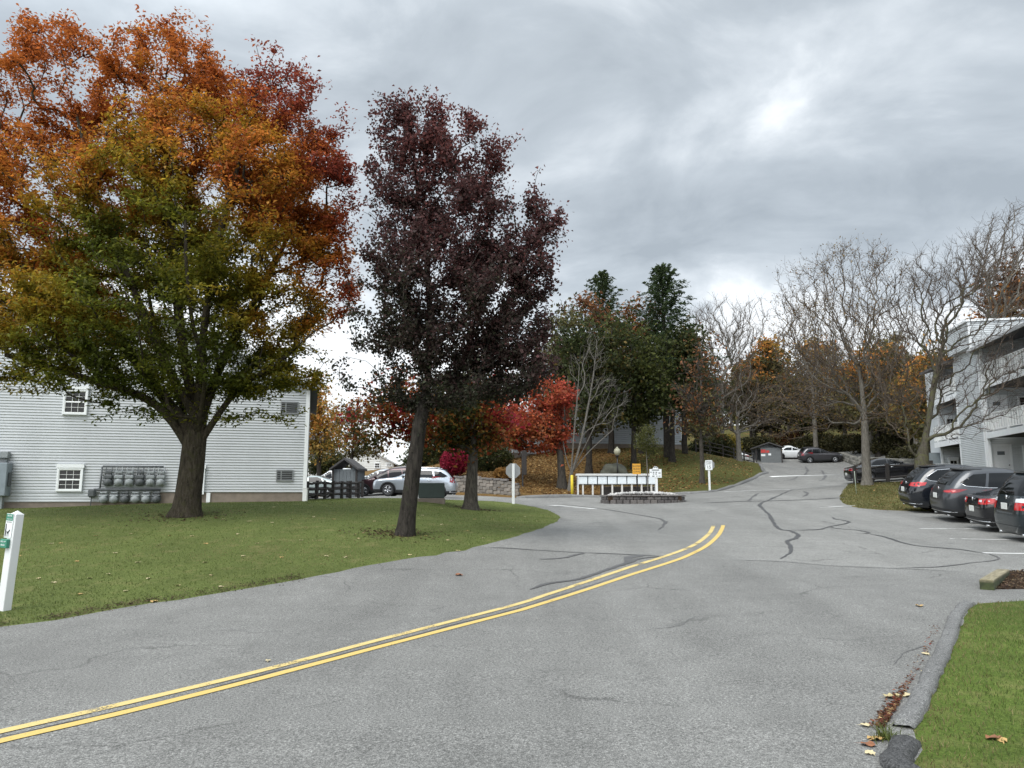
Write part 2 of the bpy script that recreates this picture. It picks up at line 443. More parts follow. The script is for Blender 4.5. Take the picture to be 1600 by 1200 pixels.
# common materials
M_white = mat('white_paint', (.78, .79, .78), .45, var=.05)
M_whitepost = mat('white_vinyl', (.64, .65, .645), .4, var=.06, scale=3)
M_black = mat('black_metal', (.02, .02, .022), .45, var=.3)
M_darkwood = mat('dark_wood', (.030, .026, .024), .85, var=.35, scale=9)
M_trim = mat('white_trim', (.74, .76, .77), .5, var=.05, scale=3)
M_pane = mat_glass('window_glass', (.020, .020, .019), .05, .28)
M_found = mat('foundation', (.20, .165, .135), .9, var=.25, scale=3, bumps=.3)
M_sid_l = mat_siding('siding_grey', (.47, .49, .505))
M_sid_r = mat_siding('siding_sage', (.52, .545, .555))
M_leaf = mat_leaf('leaf', .52)
M_roof = mat('roof_shingle', (.075, .073, .075), .9, var=.35, scale=12, bumps=.3)
M_chrome = mat('chrome', (.75, .76, .78), .15, metal=1, var=.03)

# ------------------------------------------------------------------ the ground: one triangulated sheet, cut into its surfaces
def smooth_pl(pts, step):
    "Catmull-Rom through XY points, resampled"
    P = [np.asarray(p[:2], float) for p in pts]; o = []
    for i in range(len(P) - 1):
        p0 = P[max(i - 1, 0)]; p1 = P[i]; p2 = P[i + 1]; p3 = P[min(i + 2, len(P) - 1)]
        n = max(1, int(np.linalg.norm(p2 - p1) / step))
        for k in range(n):
            t = k / n
            o.append(.5 * (2 * p1 + (p2 - p0) * t + (2 * p0 - 5 * p1 + 4 * p2 - p3) * t * t + (3 * p1 - p0 - 3 * p2 + p3) * t ** 3))
    o.append(P[-1]); return o
def jag(pl, amp, seed=1):
    r = np.random.default_rng(seed); q = []
    for i, p in enumerate(pl):
        q.append(p + r.normal(0, amp, 2) if 0 < i < len(pl) - 1 else p)
    return q
lawn_edge = jag(smooth_pl([(-16, -1.6), (-9.3, 6.5)] + gpl([(0, 980), (200, 948), (400, 918), (600, 880), (700, 864), (760, 851), (820, 834), (860, 820), (873, 812), (874, 806), (862, 800), (848, 795), (825, 790), (803, 786.5), (770, 783)]), .35), .025)
lawn_poly = list(lawn_edge) + [np.array(p) for p in ((-3.2, 36.6), (-9, 37.6), (-12, 36.8), (-20, 36), (-34, 35), (-60, 30), (-60, -1.6))]
# the paved junction, drive and lots
mound_kerb = smooth_pl(gpl([(806, 778), (850, 778), (890, 777), (940, 777), (1050, 773.5), (1080, 772), (1110, 769), (1135, 763.5), (1160, 755), (1182, 745.5)]) + [np.array((20.6, 62.5)), np.array((22.6, 70)), np.array((25.0, 78)), np.array((26.5, 83.5))], .5)
pave_poly = [np.array(p) for p in ((-62, -18), (-62, 3.0))] + [p for p in lawn_edge[::1]] + \
    [np.array(p) for p in ((-3.2, 36.6), (-9, 37.6), (-12, 36.8), (-20, 36), (-34, 35), (-50, 34), (-50, 66), (-12, 66), (-9, 60), (-6.2, 52), (-4.0, 47.6))] + list(mound_kerb) + \
    [np.array(p) for p in ((24, 84.3), (24, 91.5), (48, 91.5), (50, 84), (43, 72), (33, 58), (25.6, 53.5), (25.2, 46), (24.0, 40), (22.8, 34), (21.8, 29), (20.4, 22), (18.6, 13.4), (19, -18))]
green_isl = jag(smooth_pl(gpl([(1332, 756), (1320, 764), (1312, 775), (1318, 786), (1345, 794), (1390, 797.5), (1440, 799)]) + [np.array((17.5, 26.6)), np.array((20.3, 27.0))], .35), .03, 3)
green_isl = list(green_isl) + [np.array(p) for p in ((21.4, 34), (22.6, 40), (23.6, 45.2), (20.6, 45.8))]
lot_seam = gpl([(700, 846), (762, 855), (841, 860), (912, 864), (981, 867), (1044, 870), (1072, 871), (1140, 875), (1226, 879), (1312, 885), (1399, 889), (1508, 894)])
lot_poly = [np.array(p[:2]) for p in lot_seam] + [np.array((8.2, 13.05)), np.array((19.0, 13.4)), np.array((24, 60)), np.array((20, 95)), np.array((-60, 95)), np.array((-60, 36)), np.array((-3, 36)), np.array((.5, 33)), np.array((2, 24))]
rl_edge = smooth_pl(gpl([(1425, 1204), (1437, 1172), (1427, 1140), (1436, 1123), (1459, 1081), (1481, 1030), (1498, 985), (1512, 952), (1530, 943)]), .2)
rl_edge = jag([np.array((2.75, -6)), np.array((2.55, 2.0))] + rl_edge, .018, 5)
right_lawn = list(rl_edge) + [np.array(p[:2]) for p in gpl([(1600, 939), (1700, 934)])] + [np.array((19.5, 11.6)), np.array((40, 10)), np.array((40, -6))]
mulch_poly = [np.array(p[:2]) for p in gpl([(1545, 921), (1566, 893), (1620, 892), (1720, 893), (1720, 922), (1620, 921)])]
REG = [('pave', pave_poly), ('lot', lot_poly), ('isl', green_isl), ('rlawn', right_lawn), ('mulch', mulch_poly), ('lawn', lawn_poly)]
def inpoly(poly, x, y):
    px = np.array([p[0] for p in poly]); py = np.array([p[1] for p in poly]); res = np.zeros(len(x), bool); j = len(px) - 1
    for i in range(len(px)):
        c = ((py[i] > y) != (py[j] > y)) & (x < (px[j] - px[i]) * (y - py[i]) / (py[j] - py[i] + 1e-12) + px[i])
        res ^= c; j = i
    return res
def resamp(poly, step):
    o = []
    for i in range(len(poly)):
        a = poly[i]; b = poly[(i + 1) % len(poly)]; n = max(1, int(np.linalg.norm(b - a) / step))
        n = min(n, 40)
        for k in range(n): o.append(a + (b - a) * k / n)
    return o
vin, ein = [], []
for nm, poly in REG:
    q = resamp(poly, .8); n0 = len(vin)
    vin += [Vector((p[0], p[1])) for p in q]
    ein += [(n0 + i, n0 + (i + 1) % len(q)) for i in range(len(q))]
def grid(x0, x1, y0, y1, s, ex=None):
    xs = np.arange(x0, x1, s); ys = np.arange(y0, y1, s)
    X, Y = np.meshgrid(xs, ys); X = X + (np.arange(len(ys)) % 2)[:, None] * s * .5
    X = X.ravel(); Y = Y.ravel()
    if ex: k = ~((X > ex[0]) & (X < ex[1]) & (Y > ex[2]) & (Y < ex[3])); X = X[k]; Y = Y[k]
    return [Vector((a, b)) for a, b in zip(X, Y)]
vin += grid(-22, 26, -2, 60, .9) + grid(-72, 78, -18, 172, 2.6, (-22.5, 26.5, -2.5, 60.5))
vin += grid(-420, 421, -120, 700, 40, (-75, 80, -20, 175))
ov, oe, of, _, _, _ = geometry.delaunay_2d_cdt(vin, ein, [], 0, 1e-4)
GV = np.array([(v.x, v.y) for v in ov]); GZ = H(GV[:, 0], GV[:, 1]); G3 = np.c_[GV, GZ]
GF = np.array([f for f in of if len(f) == 3], np.int32)
gc = GV[GF].mean(1)
lab = np.zeros(len(GF), int)
for k, (nm, poly) in enumerate(REG):
    i = inpoly(poly, gc[:, 0], gc[:, 1])
    if nm == 'lot': i &= lab == 1
    lab[i] = k + 1
from mathutils.bvhtree import BVHTree
GROUND = BVHTree.FromPolygons([tuple(v) for v in G3], [tuple(f) for f in GF.tolist()])
def gz(x, y):
    hit = GROUND.ray_cast(Vector((x, y, 100)), Vector((0, 0, -1)))
    return hit[0].z if hit[0] else h(x, y)
M_asph = mat_asphalt('asphalt', .152, .46, .10, .06)
M_asph2 = mat_asphalt('asphalt_worn', .172, .42, .12, .065)
M_lawn = mat_grass('lawn_grass', ((.054, .073, .019), (.116, .144, .040), (.182, .206, .068)), (.22, .19, .085), .52)
M_rlawn = mat_grass('kerb_grass', ((.048, .080, .014), (.100, .145, .026), (.155, .19, .052)), (.22, .195, .08), .50)
M_isl = mat_grass('thin_grass', ((.05, .06, .018), (.10, .105, .032), (.16, .145, .06)), (.20, .15, .07), .42, ((.16, .10, .04), (.26, .17, .08), (.38, .28, .14)), .05)
M_mulch = mat_grass('mulch', ((.02, .014, .01), (.055, .037, .025), (.11, .075, .05)), (.13, .10, .07), .55)
# hillside: leaf litter below the trees on the left, thin grass towards the drive
def mat_hill():
    m, nt, b = newmat('hill_litter'); p = posn(nt)
    fine = noise(nt, p, 9, 5, .8); mid = noise(nt, p, .8, 5, .65)
    gr = rampn(nt, fine, [(.3, (.040, .044, .012)), (.55, (.080, .080, .024)), (.75, (.13, .12, .045))])
    li = rampn(nt, fine, [(.28, (.045, .026, .011)), (.45, (.115, .066, .024)), (.6, (.20, .125, .045)), (.76, (.32, .22, .10))])
    sp = nd(nt, 'ShaderNodeSeparateXYZ'); nt.links.new(p, sp.inputs[0])
    mr = nd(nt, 'ShaderNodeMapRange'); nt.links.new(sp.outputs[0], mr.inputs[0])
    mr.inputs[1].default_value = 3.5; mr.inputs[2].default_value = 11.0; mr.inputs[3].default_value = .30; mr.inputs[4].default_value = -.16
    up = nd(nt, 'ShaderNodeMapRange'); nt.links.new(sp.outputs[1], up.inputs[0])
    up.inputs[1].default_value = 58; up.inputs[2].default_value = 72; up.inputs[3].default_value = 0; up.inputs[4].default_value = .14
    ad = nd(nt, 'ShaderNodeMath', operation='ADD'); nt.links.new(mid, ad.inputs[0]); nt.links.new(mr.outputs[0], ad.inputs[1])
    ad2 = nd(nt, 'ShaderNodeMath', operation='ADD'); nt.links.new(ad.outputs[0], ad2.inputs[0]); nt.links.new(up.outputs[0], ad2.inputs[1])
    c = mixc(nt, rampn(nt, ad2.outputs[0], [(.46, 0), (.62, 1)]), gr, li)
    nt.links.new(c, b.inputs['Base Color']); b.inputs['Roughness'].default_value = .95; b.inputs['Specular IOR Level'].default_value = .1
    bump(nt, b, fine, .9, .08)
    return m
M_hill = mat_hill()
for k, nm, lbl, mt in ((0, 'hillside', 'leaf strewn hillside and woodland floor', M_hill), (1, 'road', 'grey asphalt road', M_asph),
                  (2, 'parking_lot', 'older paler asphalt of the junction and parking lot', M_asph2), (3, 'grass_island', 'patchy grass island beside the parked cars', M_isl),
                  (4, 'verge', 'green grass verge at the near right kerb', M_rlawn), (5, 'mulch_bed', 'brown mulch bed behind the timber edging', M_mulch), (6, 'lawn', 'green lawn in front of the grey building', M_lawn)):
    f = GF[lab == k]; used = np.unique(f); mp_ = np.zeros(len(G3), np.int32); mp_[used] = np.arange(len(used))
    o = mesh_np(nm, G3[used], mp_[f], mt, smooth=True)
    o['kind'] = 'structure'; o['label'] = lbl

# ------------------------------------------------------------------ paint, sealed cracks and kerbs on it
def ribbon(name, pts, width, mt, lift=.006, step=.12, wob=0.0, taper=False, label=None, seed=0, pix=True, wvar=0.0):
    P = smooth_pl(gpl(pts) if pix else pts, step)
    if name == 'crack_seal': width *= .74
    r = np.random.default_rng(seed); V = []; n = len(P)
    off = 0.0; ww = 1.0
    for i in range(n):
        t = P[min(i + 1, n - 1)] - P[max(i - 1, 0)]; t = t / (np.linalg.norm(t) + 1e-9); nn = np.array((-t[1], t[0]))
        off = off * .8 + r.normal(0, wob); ww = 1 + (ww - 1) * .85 + r.normal(0, wvar)
        w = width * max(.25, ww)
        if taper: w *= min(1, .25 + 6 * min(i, n - 1 - i) / n)
        for s in (-.5, .5):
            q = P[i] + nn * (off + s * w); V.append((q[0], q[1], gz(q[0], q[1]) + lift))
    F = [(2 * i, 2 * i + 1, 2 * i + 3, 2 * i + 2) for i in range(n - 1)]
    o = mesh_np(name, V, F, mt)
    o['kind'] = 'structure'
    if label: o['label'] = label
    return o
M_yel = mat_paint_line('yellow_paint', (.55, .395, .12), .70)
M_yel2 = mat_paint_line('yellow_paint_worn', (.56, .43, .17), .82)
M_yel3 = mat_paint_line('yellow_paint_faded', (.50, .44, .30), 1.02)
M_wl = mat_paint_line('white_road_paint', (.72, .72, .70), .72)
M_wl2 = mat_paint_line('white_road_paint_worn', (.62, .62, .60), .95)
M_seal = mat('crack_sealant', (.052, .052, .052), .6, var=.3, scale=3)
M_seal2 = mat('crack_sealant_dusty', (.080, .079, .078), .75, var=.3, scale=3)
up_l = [(-160, 1185), (0, 1144.5), (200, 1100), (400, 1051), (600, 999.5), (800, 947.5), (856, 929.5), (919, 908.5), (981, 888), (1044, 868), (1084, 852), (1106, 836), (1113, 826), (1114.5, 821.5)]
lo_l = [(-160, 1201), (0, 1160), (200, 1114.5), (400, 1063), (600, 1010.5), (800, 957.5), (831, 948.5), (919, 921), (981, 900.5), (1044, 880), (1072, 870), (1103, 854), (1121, 838), (1128, 827), (1130, 821)]
ribbon('road_marking', up_l, .105, M_yel2, label='paler yellow centre line')
ribbon('road_marking', lo_l, .105, M_yel, label='brighter yellow centre line')
ribbon('road_marking', [(1284, 795), (1271, 781), (1269, 774), (1274, 763), (1288, 755.5)], .11, M_yel3, label='faded curving yellow line')
ribbon('road_marking', [(1282, 793.5), (1310, 791.5), (1337, 790)], .10, M_wl2, label='faint white line by the grass island')
_sa, _sb = at(1204, 744, 58.0)[:2], at(1336, 740.6, 58.8)[:2]
ribbon('road_marking', [_sa, (_sa + _sb) / 2, _sb], .62, M_wl, lift=.012, pix=False, label='bright white stop line across the upper drive')
_sa, _sb = at(1131, 769.5, 45.5)[:2], at(1240, 767, 45.8)[:2]
ribbon('road_marking', [_sa, (_sa + _sb) / 2, _sb], .45, M_wl2, lift=.012, pix=False, label='worn white stop line at the foot of the drive')
ribbon('road_marking', [(1437, 826.3), (1480, 826.3), (1560, 827)], .10, M_wl2, label='white bay line below the black sedan')
ribbon('road_marking', [(1484, 842), (1540, 843), (1640, 845)], .10, M_wl2, label='white bay line below the van')
ribbon('road_marking', [(1536, 864.5), (1570, 865), (1660, 866)], .10, M_wl, label='white bay line at the right edge')
ribbon('road_marking', [(1325, 945), (1337, 940), (1362, 932)], .09, M_yel3, label='short scrap of worn yellow paint')
ribbon('road_marking', [(862, 789.5), (910, 793.5), (935, 795.5)], .45, M_wl2, label='worn white stop line by the lawn corner')
for i, (pts, w, mt) in enumerate((
    ([(1240, 765), (1222, 772), (1204, 780), (1190, 786), (1187, 790), (1195, 797), (1208, 815), (1218, 827), (1235, 830), (1248, 836), (1243, 841), (1231, 845), (1233, 852), (1236, 858), (1233, 864), (1223, 874)], .13, M_seal),
    ([(1220, 828), (1250, 828.5), (1281, 827), (1297, 823), (1316, 819.5), (1327, 816), (1318, 813.5), (1303, 811), (1299, 808)], .10, M_seal),
    ([(1297, 823), (1307, 826), (1341, 829), (1360, 833), (1352, 834.5), (1341, 835)], .11, M_seal),
    ([(1360, 835), (1381, 839), (1400, 845), (1416, 850), (1439, 854), (1499, 859), (1540, 865)], .09, M_seal),
    ([(828, 922), (850, 914), (875, 909.5), (900, 905), (944, 891), (975, 882), (1000, 874), (1031, 870)], .15, M_seal2),
    ([(973, 882.5), (979, 876), (984, 871), (1006, 868.5)], .20, M_seal2),
    ([(842, 874), (872, 873), (895, 868), (912, 864.5)], .08, M_seal2),
    ([(762, 855), (841, 860), (912, 864), (981, 867), (1044, 870)], .07, M_seal2),
    ([(1140, 875), (1226, 879), (1312, 885), (1399, 889), (1508, 894)], .05, M_seal),
    ([(1399, 889), (1470, 886), (1520, 880), (1556, 876), (1560, 871), (1548, 866)], .06, M_seal2),
    ([(875, 788), (944, 796), (981, 802), (1031, 811), (1039, 819), (1028, 828)], .11, M_seal2),
    ([(800, 789.3), (850, 792.5), (885, 791.5)], .16, M_seal),
    ([(1098, 786), (1150, 784), (1194, 783), (1260, 781), (1322, 777.5)], .3, M_seal),
    ([(1255, 768), (1262, 771), (1254, 776)], .16, M_seal2),
    ([(1168, 784), (1176, 776), (1186, 771)], .14, M_seal2),
    ([(1222, 752), (1246, 745), (1262, 735), (1258, 728)], .22, M_seal2),
    ([(1280, 752), (1290, 743), (1284, 735)], .22, M_seal2),
)):
    ribbon('crack_seal', pts, w, mt, lift=.009, wob=.012, taper=True, seed=i + 3, wvar=.10)

mid_l = [(a[0], (np.interp(a[0], [q[0] for q in up_l], [q[1] for q in up_l]) * .38 + np.interp(a[0], [q[0] for q in lo_l], [q[1] for q in lo_l]) * .62)) for a in [(x, 0) for x in (-120, 0, 100, 200, 300, 400, 500, 600, 700, 800, 900, 980)]]
ribbon('crack_seal', mid_l, .026, M_seal, lift=.004, wob=.006, taper=True, seed=77, wvar=.18)
ribbon('crack_seal', [(1395, 1040), (1415, 1022), (1452, 1010)], .012, M_seal2, lift=.004, wob=.01, taper=True, seed=78, wvar=.2)
ribbon('crack_seal', [(300, 990), (360, 985), (410, 990), (470, 982)], .010, M_seal2, lift=.004, wob=.012, taper=True, seed=79, wvar=.2)
ribbon('crack_seal', [(1000, 985), (1060, 978), (1085, 965), (1130, 960)], .012, M_seal2, lift=.004, wob=.012, taper=True, seed=80, wvar=.2)
M_kerb = mat_asphalt('kerb_asphalt', .14, .4, .22, .03)
M_kerbd = mat_asphalt('kerb_asphalt_dark', .055, .6, .2)
def kerb(name, P, w, hh, mt, seed=0, label=None, rough=.007):
    lo_ = 0.0
    r = np.random.default_rng(seed); n = len(P); V = []; prof = [(-.5, -.05), (-.46, .55), (-.30, .92), (0, 1.0), (.28, .93), (.45, .6), (.5, -.05)]
    for i in range(n):
        t = P[min(i + 1, n - 1)] - P[max(i - 1, 0)]; t /= np.linalg.norm(t) + 1e-9; nn = np.array((t[1], -t[0]))
        e = min(1, .35 + min(i, n - 1 - i) * .45); lo_ = lo_ * .8 + r.normal(0, .005 if w < .25 else .015); e *= 1 + 9 * lo_
        for a, b in prof:
            q = P[i] + nn * (lo_ + a * w * (1 + r.normal(0, .06))); V.append((q[0], q[1], gz(q[0], q[1]) + b * hh * e + r.normal(0, rough)))
    k = len(prof); F = [(i * k + j, i * k + j + 1, (i + 1) * k + j + 1, (i + 1) * k + j) for i in range(n - 1) for j in range(k - 1)]
    o = mesh_np(name, V, F, mt, smooth=True); o['kind'] = 'structure'
    if label: o['label'] = label
    return o
kerb('kerb', smooth_pl(gpl([(1411, 1138), (1431, 1106), (1448, 1074), (1465, 1041), (1478, 1010), (1489, 979), (1500, 958), (1513, 944)]), .09), .150, .055, M_kerb, 2, 'rounded grey asphalt kerb beside the verge')
kerb('kerb', [np.array((2.34, 1.5)), np.array((2.38, 3.0))] + smooth_pl(gpl([(1396, 1200), (1406, 1180), (1414, 1160)]), .07), .17, .055, M_kerbd, 4, 'broken dark end of the asphalt kerb')
kerb('kerb', mound_kerb, .32, .13, M_kerb, 6, 'asphalt kerb along the foot of the mound')

# ------------------------------------------------------------------ trees
def smooth3(P, step):
    o = []
    for i in range(len(P) - 1):
        p0 = P[max(i - 1, 0)]; p1 = P[i]; p2 = P[i + 1]; p3 = P[min(i + 2, len(P) - 1)]; n = max(1, int(np.linalg.norm(p2 - p1) / step))
        for k in range(n):
            t = k / n; o.append(.5 * (2 * p1 + (p2 - p0) * t + (2 * p0 - 5 * p1 + 4 * p2 - p3) * t * t + (3 * p1 - p0 - 3 * p2 + p3) * t ** 3))
    return o + [P[-1]]
def grow(trunk, targets, bf=.25, step=.35, up=.25, start=0, seed=0, wob=.03, limbs=()):
    "trunk: list of (x,y,z); branches reach every target by the cheapest way back to the root"
    r = np.random.default_rng(seed)
    pos = [np.array(trunk[0], float)]; par = [-1]; pl = [0.0]; dirs = [np.array((0, 0, 1.0))]
    for a, b in zip(trunk[:-1], trunk[1:]):
        a = np.array(a, float); b = np.array(b, float); L = np.linalg.norm(b - a); n = max(1, int(L / step))
        for k in range(1, n + 1):
            pos.append(a + (b - a) * k / n); par.append(len(pos) - 2); pl.append(pl[-1] + L / n); dirs.append((b - a) / L)
    nt = len(pos)
    for lb in limbs:
        a = np.array(lb[0], float); last = int(np.argmin([np.linalg.norm(q - a) for q in pos[:nt]])); P = smooth3([pos[last]] + [np.array(q, float) for q in lb[1:]], step)
        for q in P[1:]:
            L = np.linalg.norm(q - pos[last]); pos.append(q); par.append(last); pl.append(pl[last] + L); dirs.append((q - pos[last]) / (L + 1e-9)); last = len(pos) - 1
    n0 = len(pos); cap = n0 + len(targets) * 60
    A = np.zeros((cap, 3)); A[:n0] = pos; B = np.zeros(cap); B[:n0] = pl; D = np.zeros((cap, 3)); D[:n0] = dirs
    n = n0; s0 = next((i for i in range(nt) if pl[i] >= start), nt - 1)
    tips = []
    fork = A[s0]
    for p in sorted(targets, key=lambda q: np.linalg.norm(q - fork)):
        d = np.linalg.norm(A[s0:n] - p, axis=1)
        k = s0 + int(np.argmin(d + bf * B[s0:n] + .35 * np.maximum(0, A[s0:n, 2] - p[2])))
        a = A[k]; L = np.linalg.norm(p - a)
        m = max(2, min(50, int(L / step)))
        c = a + D[k] * L * .15 + np.array((0, 0, up * L * .3)) + (p - a) * .33
        last = k; t = np.arange(1, m + 1)[:, None] / m
        q = (1 - t) ** 2 * a + 2 * t * (1 - t) * c + t * t * p
        q[:-1] += r.normal(0, wob * min(1, L), (m - 1, 3))
        if n + m >= cap: break
        for i in range(m):
            A[n] = q[i]; B[n] = B[last] + L / m; D[n] = (q[i] - A[last]) / (np.linalg.norm(q[i] - A[last]) + 1e-9)
            par.append(last); last = n; n += 1
        tips.append(last)
    return A[:n], np.array(par), tips, nt
def radii(A, par, tips, nt, r_base, r_tip, expo=.45, trunk_top=.6, flare=1.5):
    n = len(A); cnt = np.zeros(n)
    for t in tips: cnt[t] += 1
    for i in range(n - 1, 0, -1): cnt[par[i]] += max(cnt[i], 0)
    cnt = np.maximum(cnt, .5)
    R_ = r_tip * cnt ** expo
    m = R_[:nt].max(); lim = r_base
    if m > lim * trunk_top:                     # scale thick limbs into the trunk
        s = np.log(lim * trunk_top / r_tip) / np.log(max(cnt[:nt].max(), 2)); R_ = r_tip * cnt ** min(s, .6)
    z = A[:nt, 2] - A[0, 2]; zt = max(z.max(), .1)
    tr = r_base * (1 - (1 - trunk_top) * z / zt) * (1 + (flare - 1) * np.exp(-z / .22))
    if len(tips): tr = np.where(cnt[:nt] < cnt.max() * .98, np.minimum(tr, R_[:nt] * 1.15 + .01), tr)
    R_[:nt] = np.maximum(R_[:nt], tr) if len(tips) == 0 else tr
    dist = np.zeros(n)                      # limbs swell where they leave the trunk
    for i in range(nt, n):
        dist[i] = dist[par[i]] + np.linalg.norm(A[i] - A[par[i]])
        if R_[i] > .045 and dist[i] < 1.4: R_[i] *= 1 + .75 * math.exp(-dist[i] / .40)
    return R_
def tubes(A, par, R_, kmin=3, lump=0.0, seed=0, fr=False):
    n = len(A); ch = [[] for _ in range(n)]
    for i in range(1, n): ch[par[i]].append(i)
    vs = []; fs = []; fr_ = []; nv = 0; st = [(0, None)]; rng = np.random.default_rng(seed)
    while st:
        i, pr = st.pop(); c = ([pr] if pr is not None else []) + [i]
        while ch[c[-1]]:
            k = ch[c[-1]]; b = max(k, key=lambda q: R_[q])
            for q in k:
                if q != b: st.append((q, c[-1]))
            c.append(b)
        P = A[c]; rr = R_[c].copy()
        if pr is not None: rr[0] = min(rr[0], rr[1] * 1.25)
        m = len(c)
        if m < 2: continue
        r0 = rr.max(); k = 14 if r0 > .18 else 9 if r0 > .07 else 6 if r0 > .035 else 4 if r0 > .016 else kmin
        T = np.gradient(P, axis=0); T /= np.linalg.norm(T, axis=1)[:, None] + 1e-9
        ref = np.array((1.0, .13, .07)) if abs(T[:, 0]).mean() < .75 else np.array((.1, 1.0, .07))
        U = ref - T * (T @ ref)[:, None]; U /= np.linalg.norm(U, axis=1)[:, None] + 1e-9
        W = np.cross(T, U); a = np.arange(k) * 2 * math.pi / k
        rad_ = rr[:, None] * np.ones(k)[None]
        if lump and pr is None:
            zz = P[:, 2] - P[0, 2]
            lob = (np.cos(a * 5 + 1.0) * .5 + np.cos(a * 3 + 2.2) * .5)[None] * np.exp(-zz / .28)[:, None] * lump
            rad_ = rad_ * (1 + lob + rng.normal(0, .018, rad_.shape))
        ring = P[:, None] + (U[:, None] * np.cos(a)[None, :, None] + W[:, None] * np.sin(a)[None, :, None]) * rad_[..., None]
        vs.append(ring.reshape(-1, 3))
        i0 = nv + (np.arange(m - 1) * k)[:, None]; j = np.arange(k)[None]; j2 = (j + 1) % k
        fs.append(np.stack([i0 + j, i0 + j2, i0 + k + j2, i0 + k + j], -1).reshape(-1, 4)); fr_.append(np.repeat(rr[1:], k)); nv += m * k
    if fr: return np.concatenate(vs), np.concatenate(fs), np.concatenate(fr_)
    return np.concatenate(vs), np.concatenate(fs)
def leaves(C, Nrm, Dr, L, Wd, fold=.25):
    "one bent quad per leaf: centre, normal, direction, length, width"
    n = len(C); Nrm = Nrm / (np.linalg.norm(Nrm, axis=1)[:, None] + 1e-9)
    Dr = Dr - Nrm * (Dr * Nrm).sum(1)[:, None]; Dr /= np.linalg.norm(Dr, axis=1)[:, None] + 1e-9
    S = np.cross(Nrm, Dr); L = L[:, None]; Wd = Wd[:, None]
    V = np.stack([C - Dr * L * .5, C + S * Wd * .5 + Nrm * Wd * fold + Dr * L * .04, C + Dr * L * .5 - Nrm * L * .08, C - S * Wd * .5 + Nrm * Wd * fold + Dr * L * .04], 1)
    F = np.arange(4 * n).reshape(n, 4)
    return V.reshape(-1, 3), F
def lobes_px(lst, Y, base):
    "crown lobes given as (px, py, rx_px, rz_px[, dY[, weight]]) -> metres from the base"
    o = []
    for q in lst:
        px, py, rx, rz = q[:4]; dY = q[4] if len(q) > 4 else 0; w = q[5] if len(q) > 5 else 1
        c = at(px, py, Y + dY) - base; s = Y / FPX
        o.append((c, np.array((rx * s, rx * s * .95, rz * s)), w))
    return o
def sample_lobes(lobes, n, r, shell=.45):
    vol = np.array([w * (l[0] * l[2]) ** 1.1 for c, l, w in lobes]); vol /= vol.sum(); out = []
    ks = r.choice(len(lobes), n, p=vol)
    for k in ks:
        c, l, _ = lobes[k]; d = r.normal(0, 1, 3); d /= np.linalg.norm(d)
        out.append(c + d * l * (shell + (1 - shell) * r.random()) ** .6)
    return np.array(out)
def crown_leaves(A, par, tips, nleaf, size, aspect, spread, color, r, up=.6, along=6, flat=.4, drop=None):
    T = []
    for t in tips:
        T.append(A[t]); k = t
        for _ in range(along):
            k = par[k]
            if k <= 0: break
            T.append(A[k])
    T = np.array(T); wt = np.tile(1.0, len(T))
    idx = r.integers(0, len(T), nleaf)
    off = r.normal(0, 1, (nleaf, 3)) * spread * np.array((1, 1, flat))
    C = T[idx] + off
    # clumps differ in how full they are
    if drop is not None:
        f = np.sin(C[:, 0] * 2.3 + 1.1) * np.sin(C[:, 1] * 2.1 + .3) * np.sin(C[:, 2] * 2.7 + .7)
        keep = r.random(nleaf) < np.clip(1 - drop + f * 1.2, .08, 1); C = C[keep]
    n = len(C)
    N = r.normal(0, .55, (n, 3)); N[:, 2] += up
    D = r.normal(0, 1, (n, 3)); D[:, 2] -= .5
    L = size * r.uniform(.65, 1.35, n)
    V, F = leaves(C, N, D, L, L * aspect)
    col = color(C, r)
    return V, F, np.repeat(col, 4, axis=0)
def pal(stops, t, r, jit=.22, sat=.0):
    "palette lookup with per-leaf brightness jitter"
    P = np.array([s[0] for s in stops]); K = np.array([s[1] for s in stops])
    t = np.clip(t, 0, 1)
    c = np.stack([np.interp(t, P, K[:, i]) for i in range(3)], 1)
    return np.clip(c * np.exp(r.normal(0, jit, len(t)))[:, None], 0, 1)
def smoothn(C, s, ph=0):
    return (np.sin(C[:, 0] * s + ph) + np.sin(C[:, 1] * s * 1.13 + 2 + ph) + np.sin(C[:, 2] * s * 1.37 + 4 + ph) + np.sin((C[:, 0] + C[:, 2]) * s * .61 + ph)) / 4

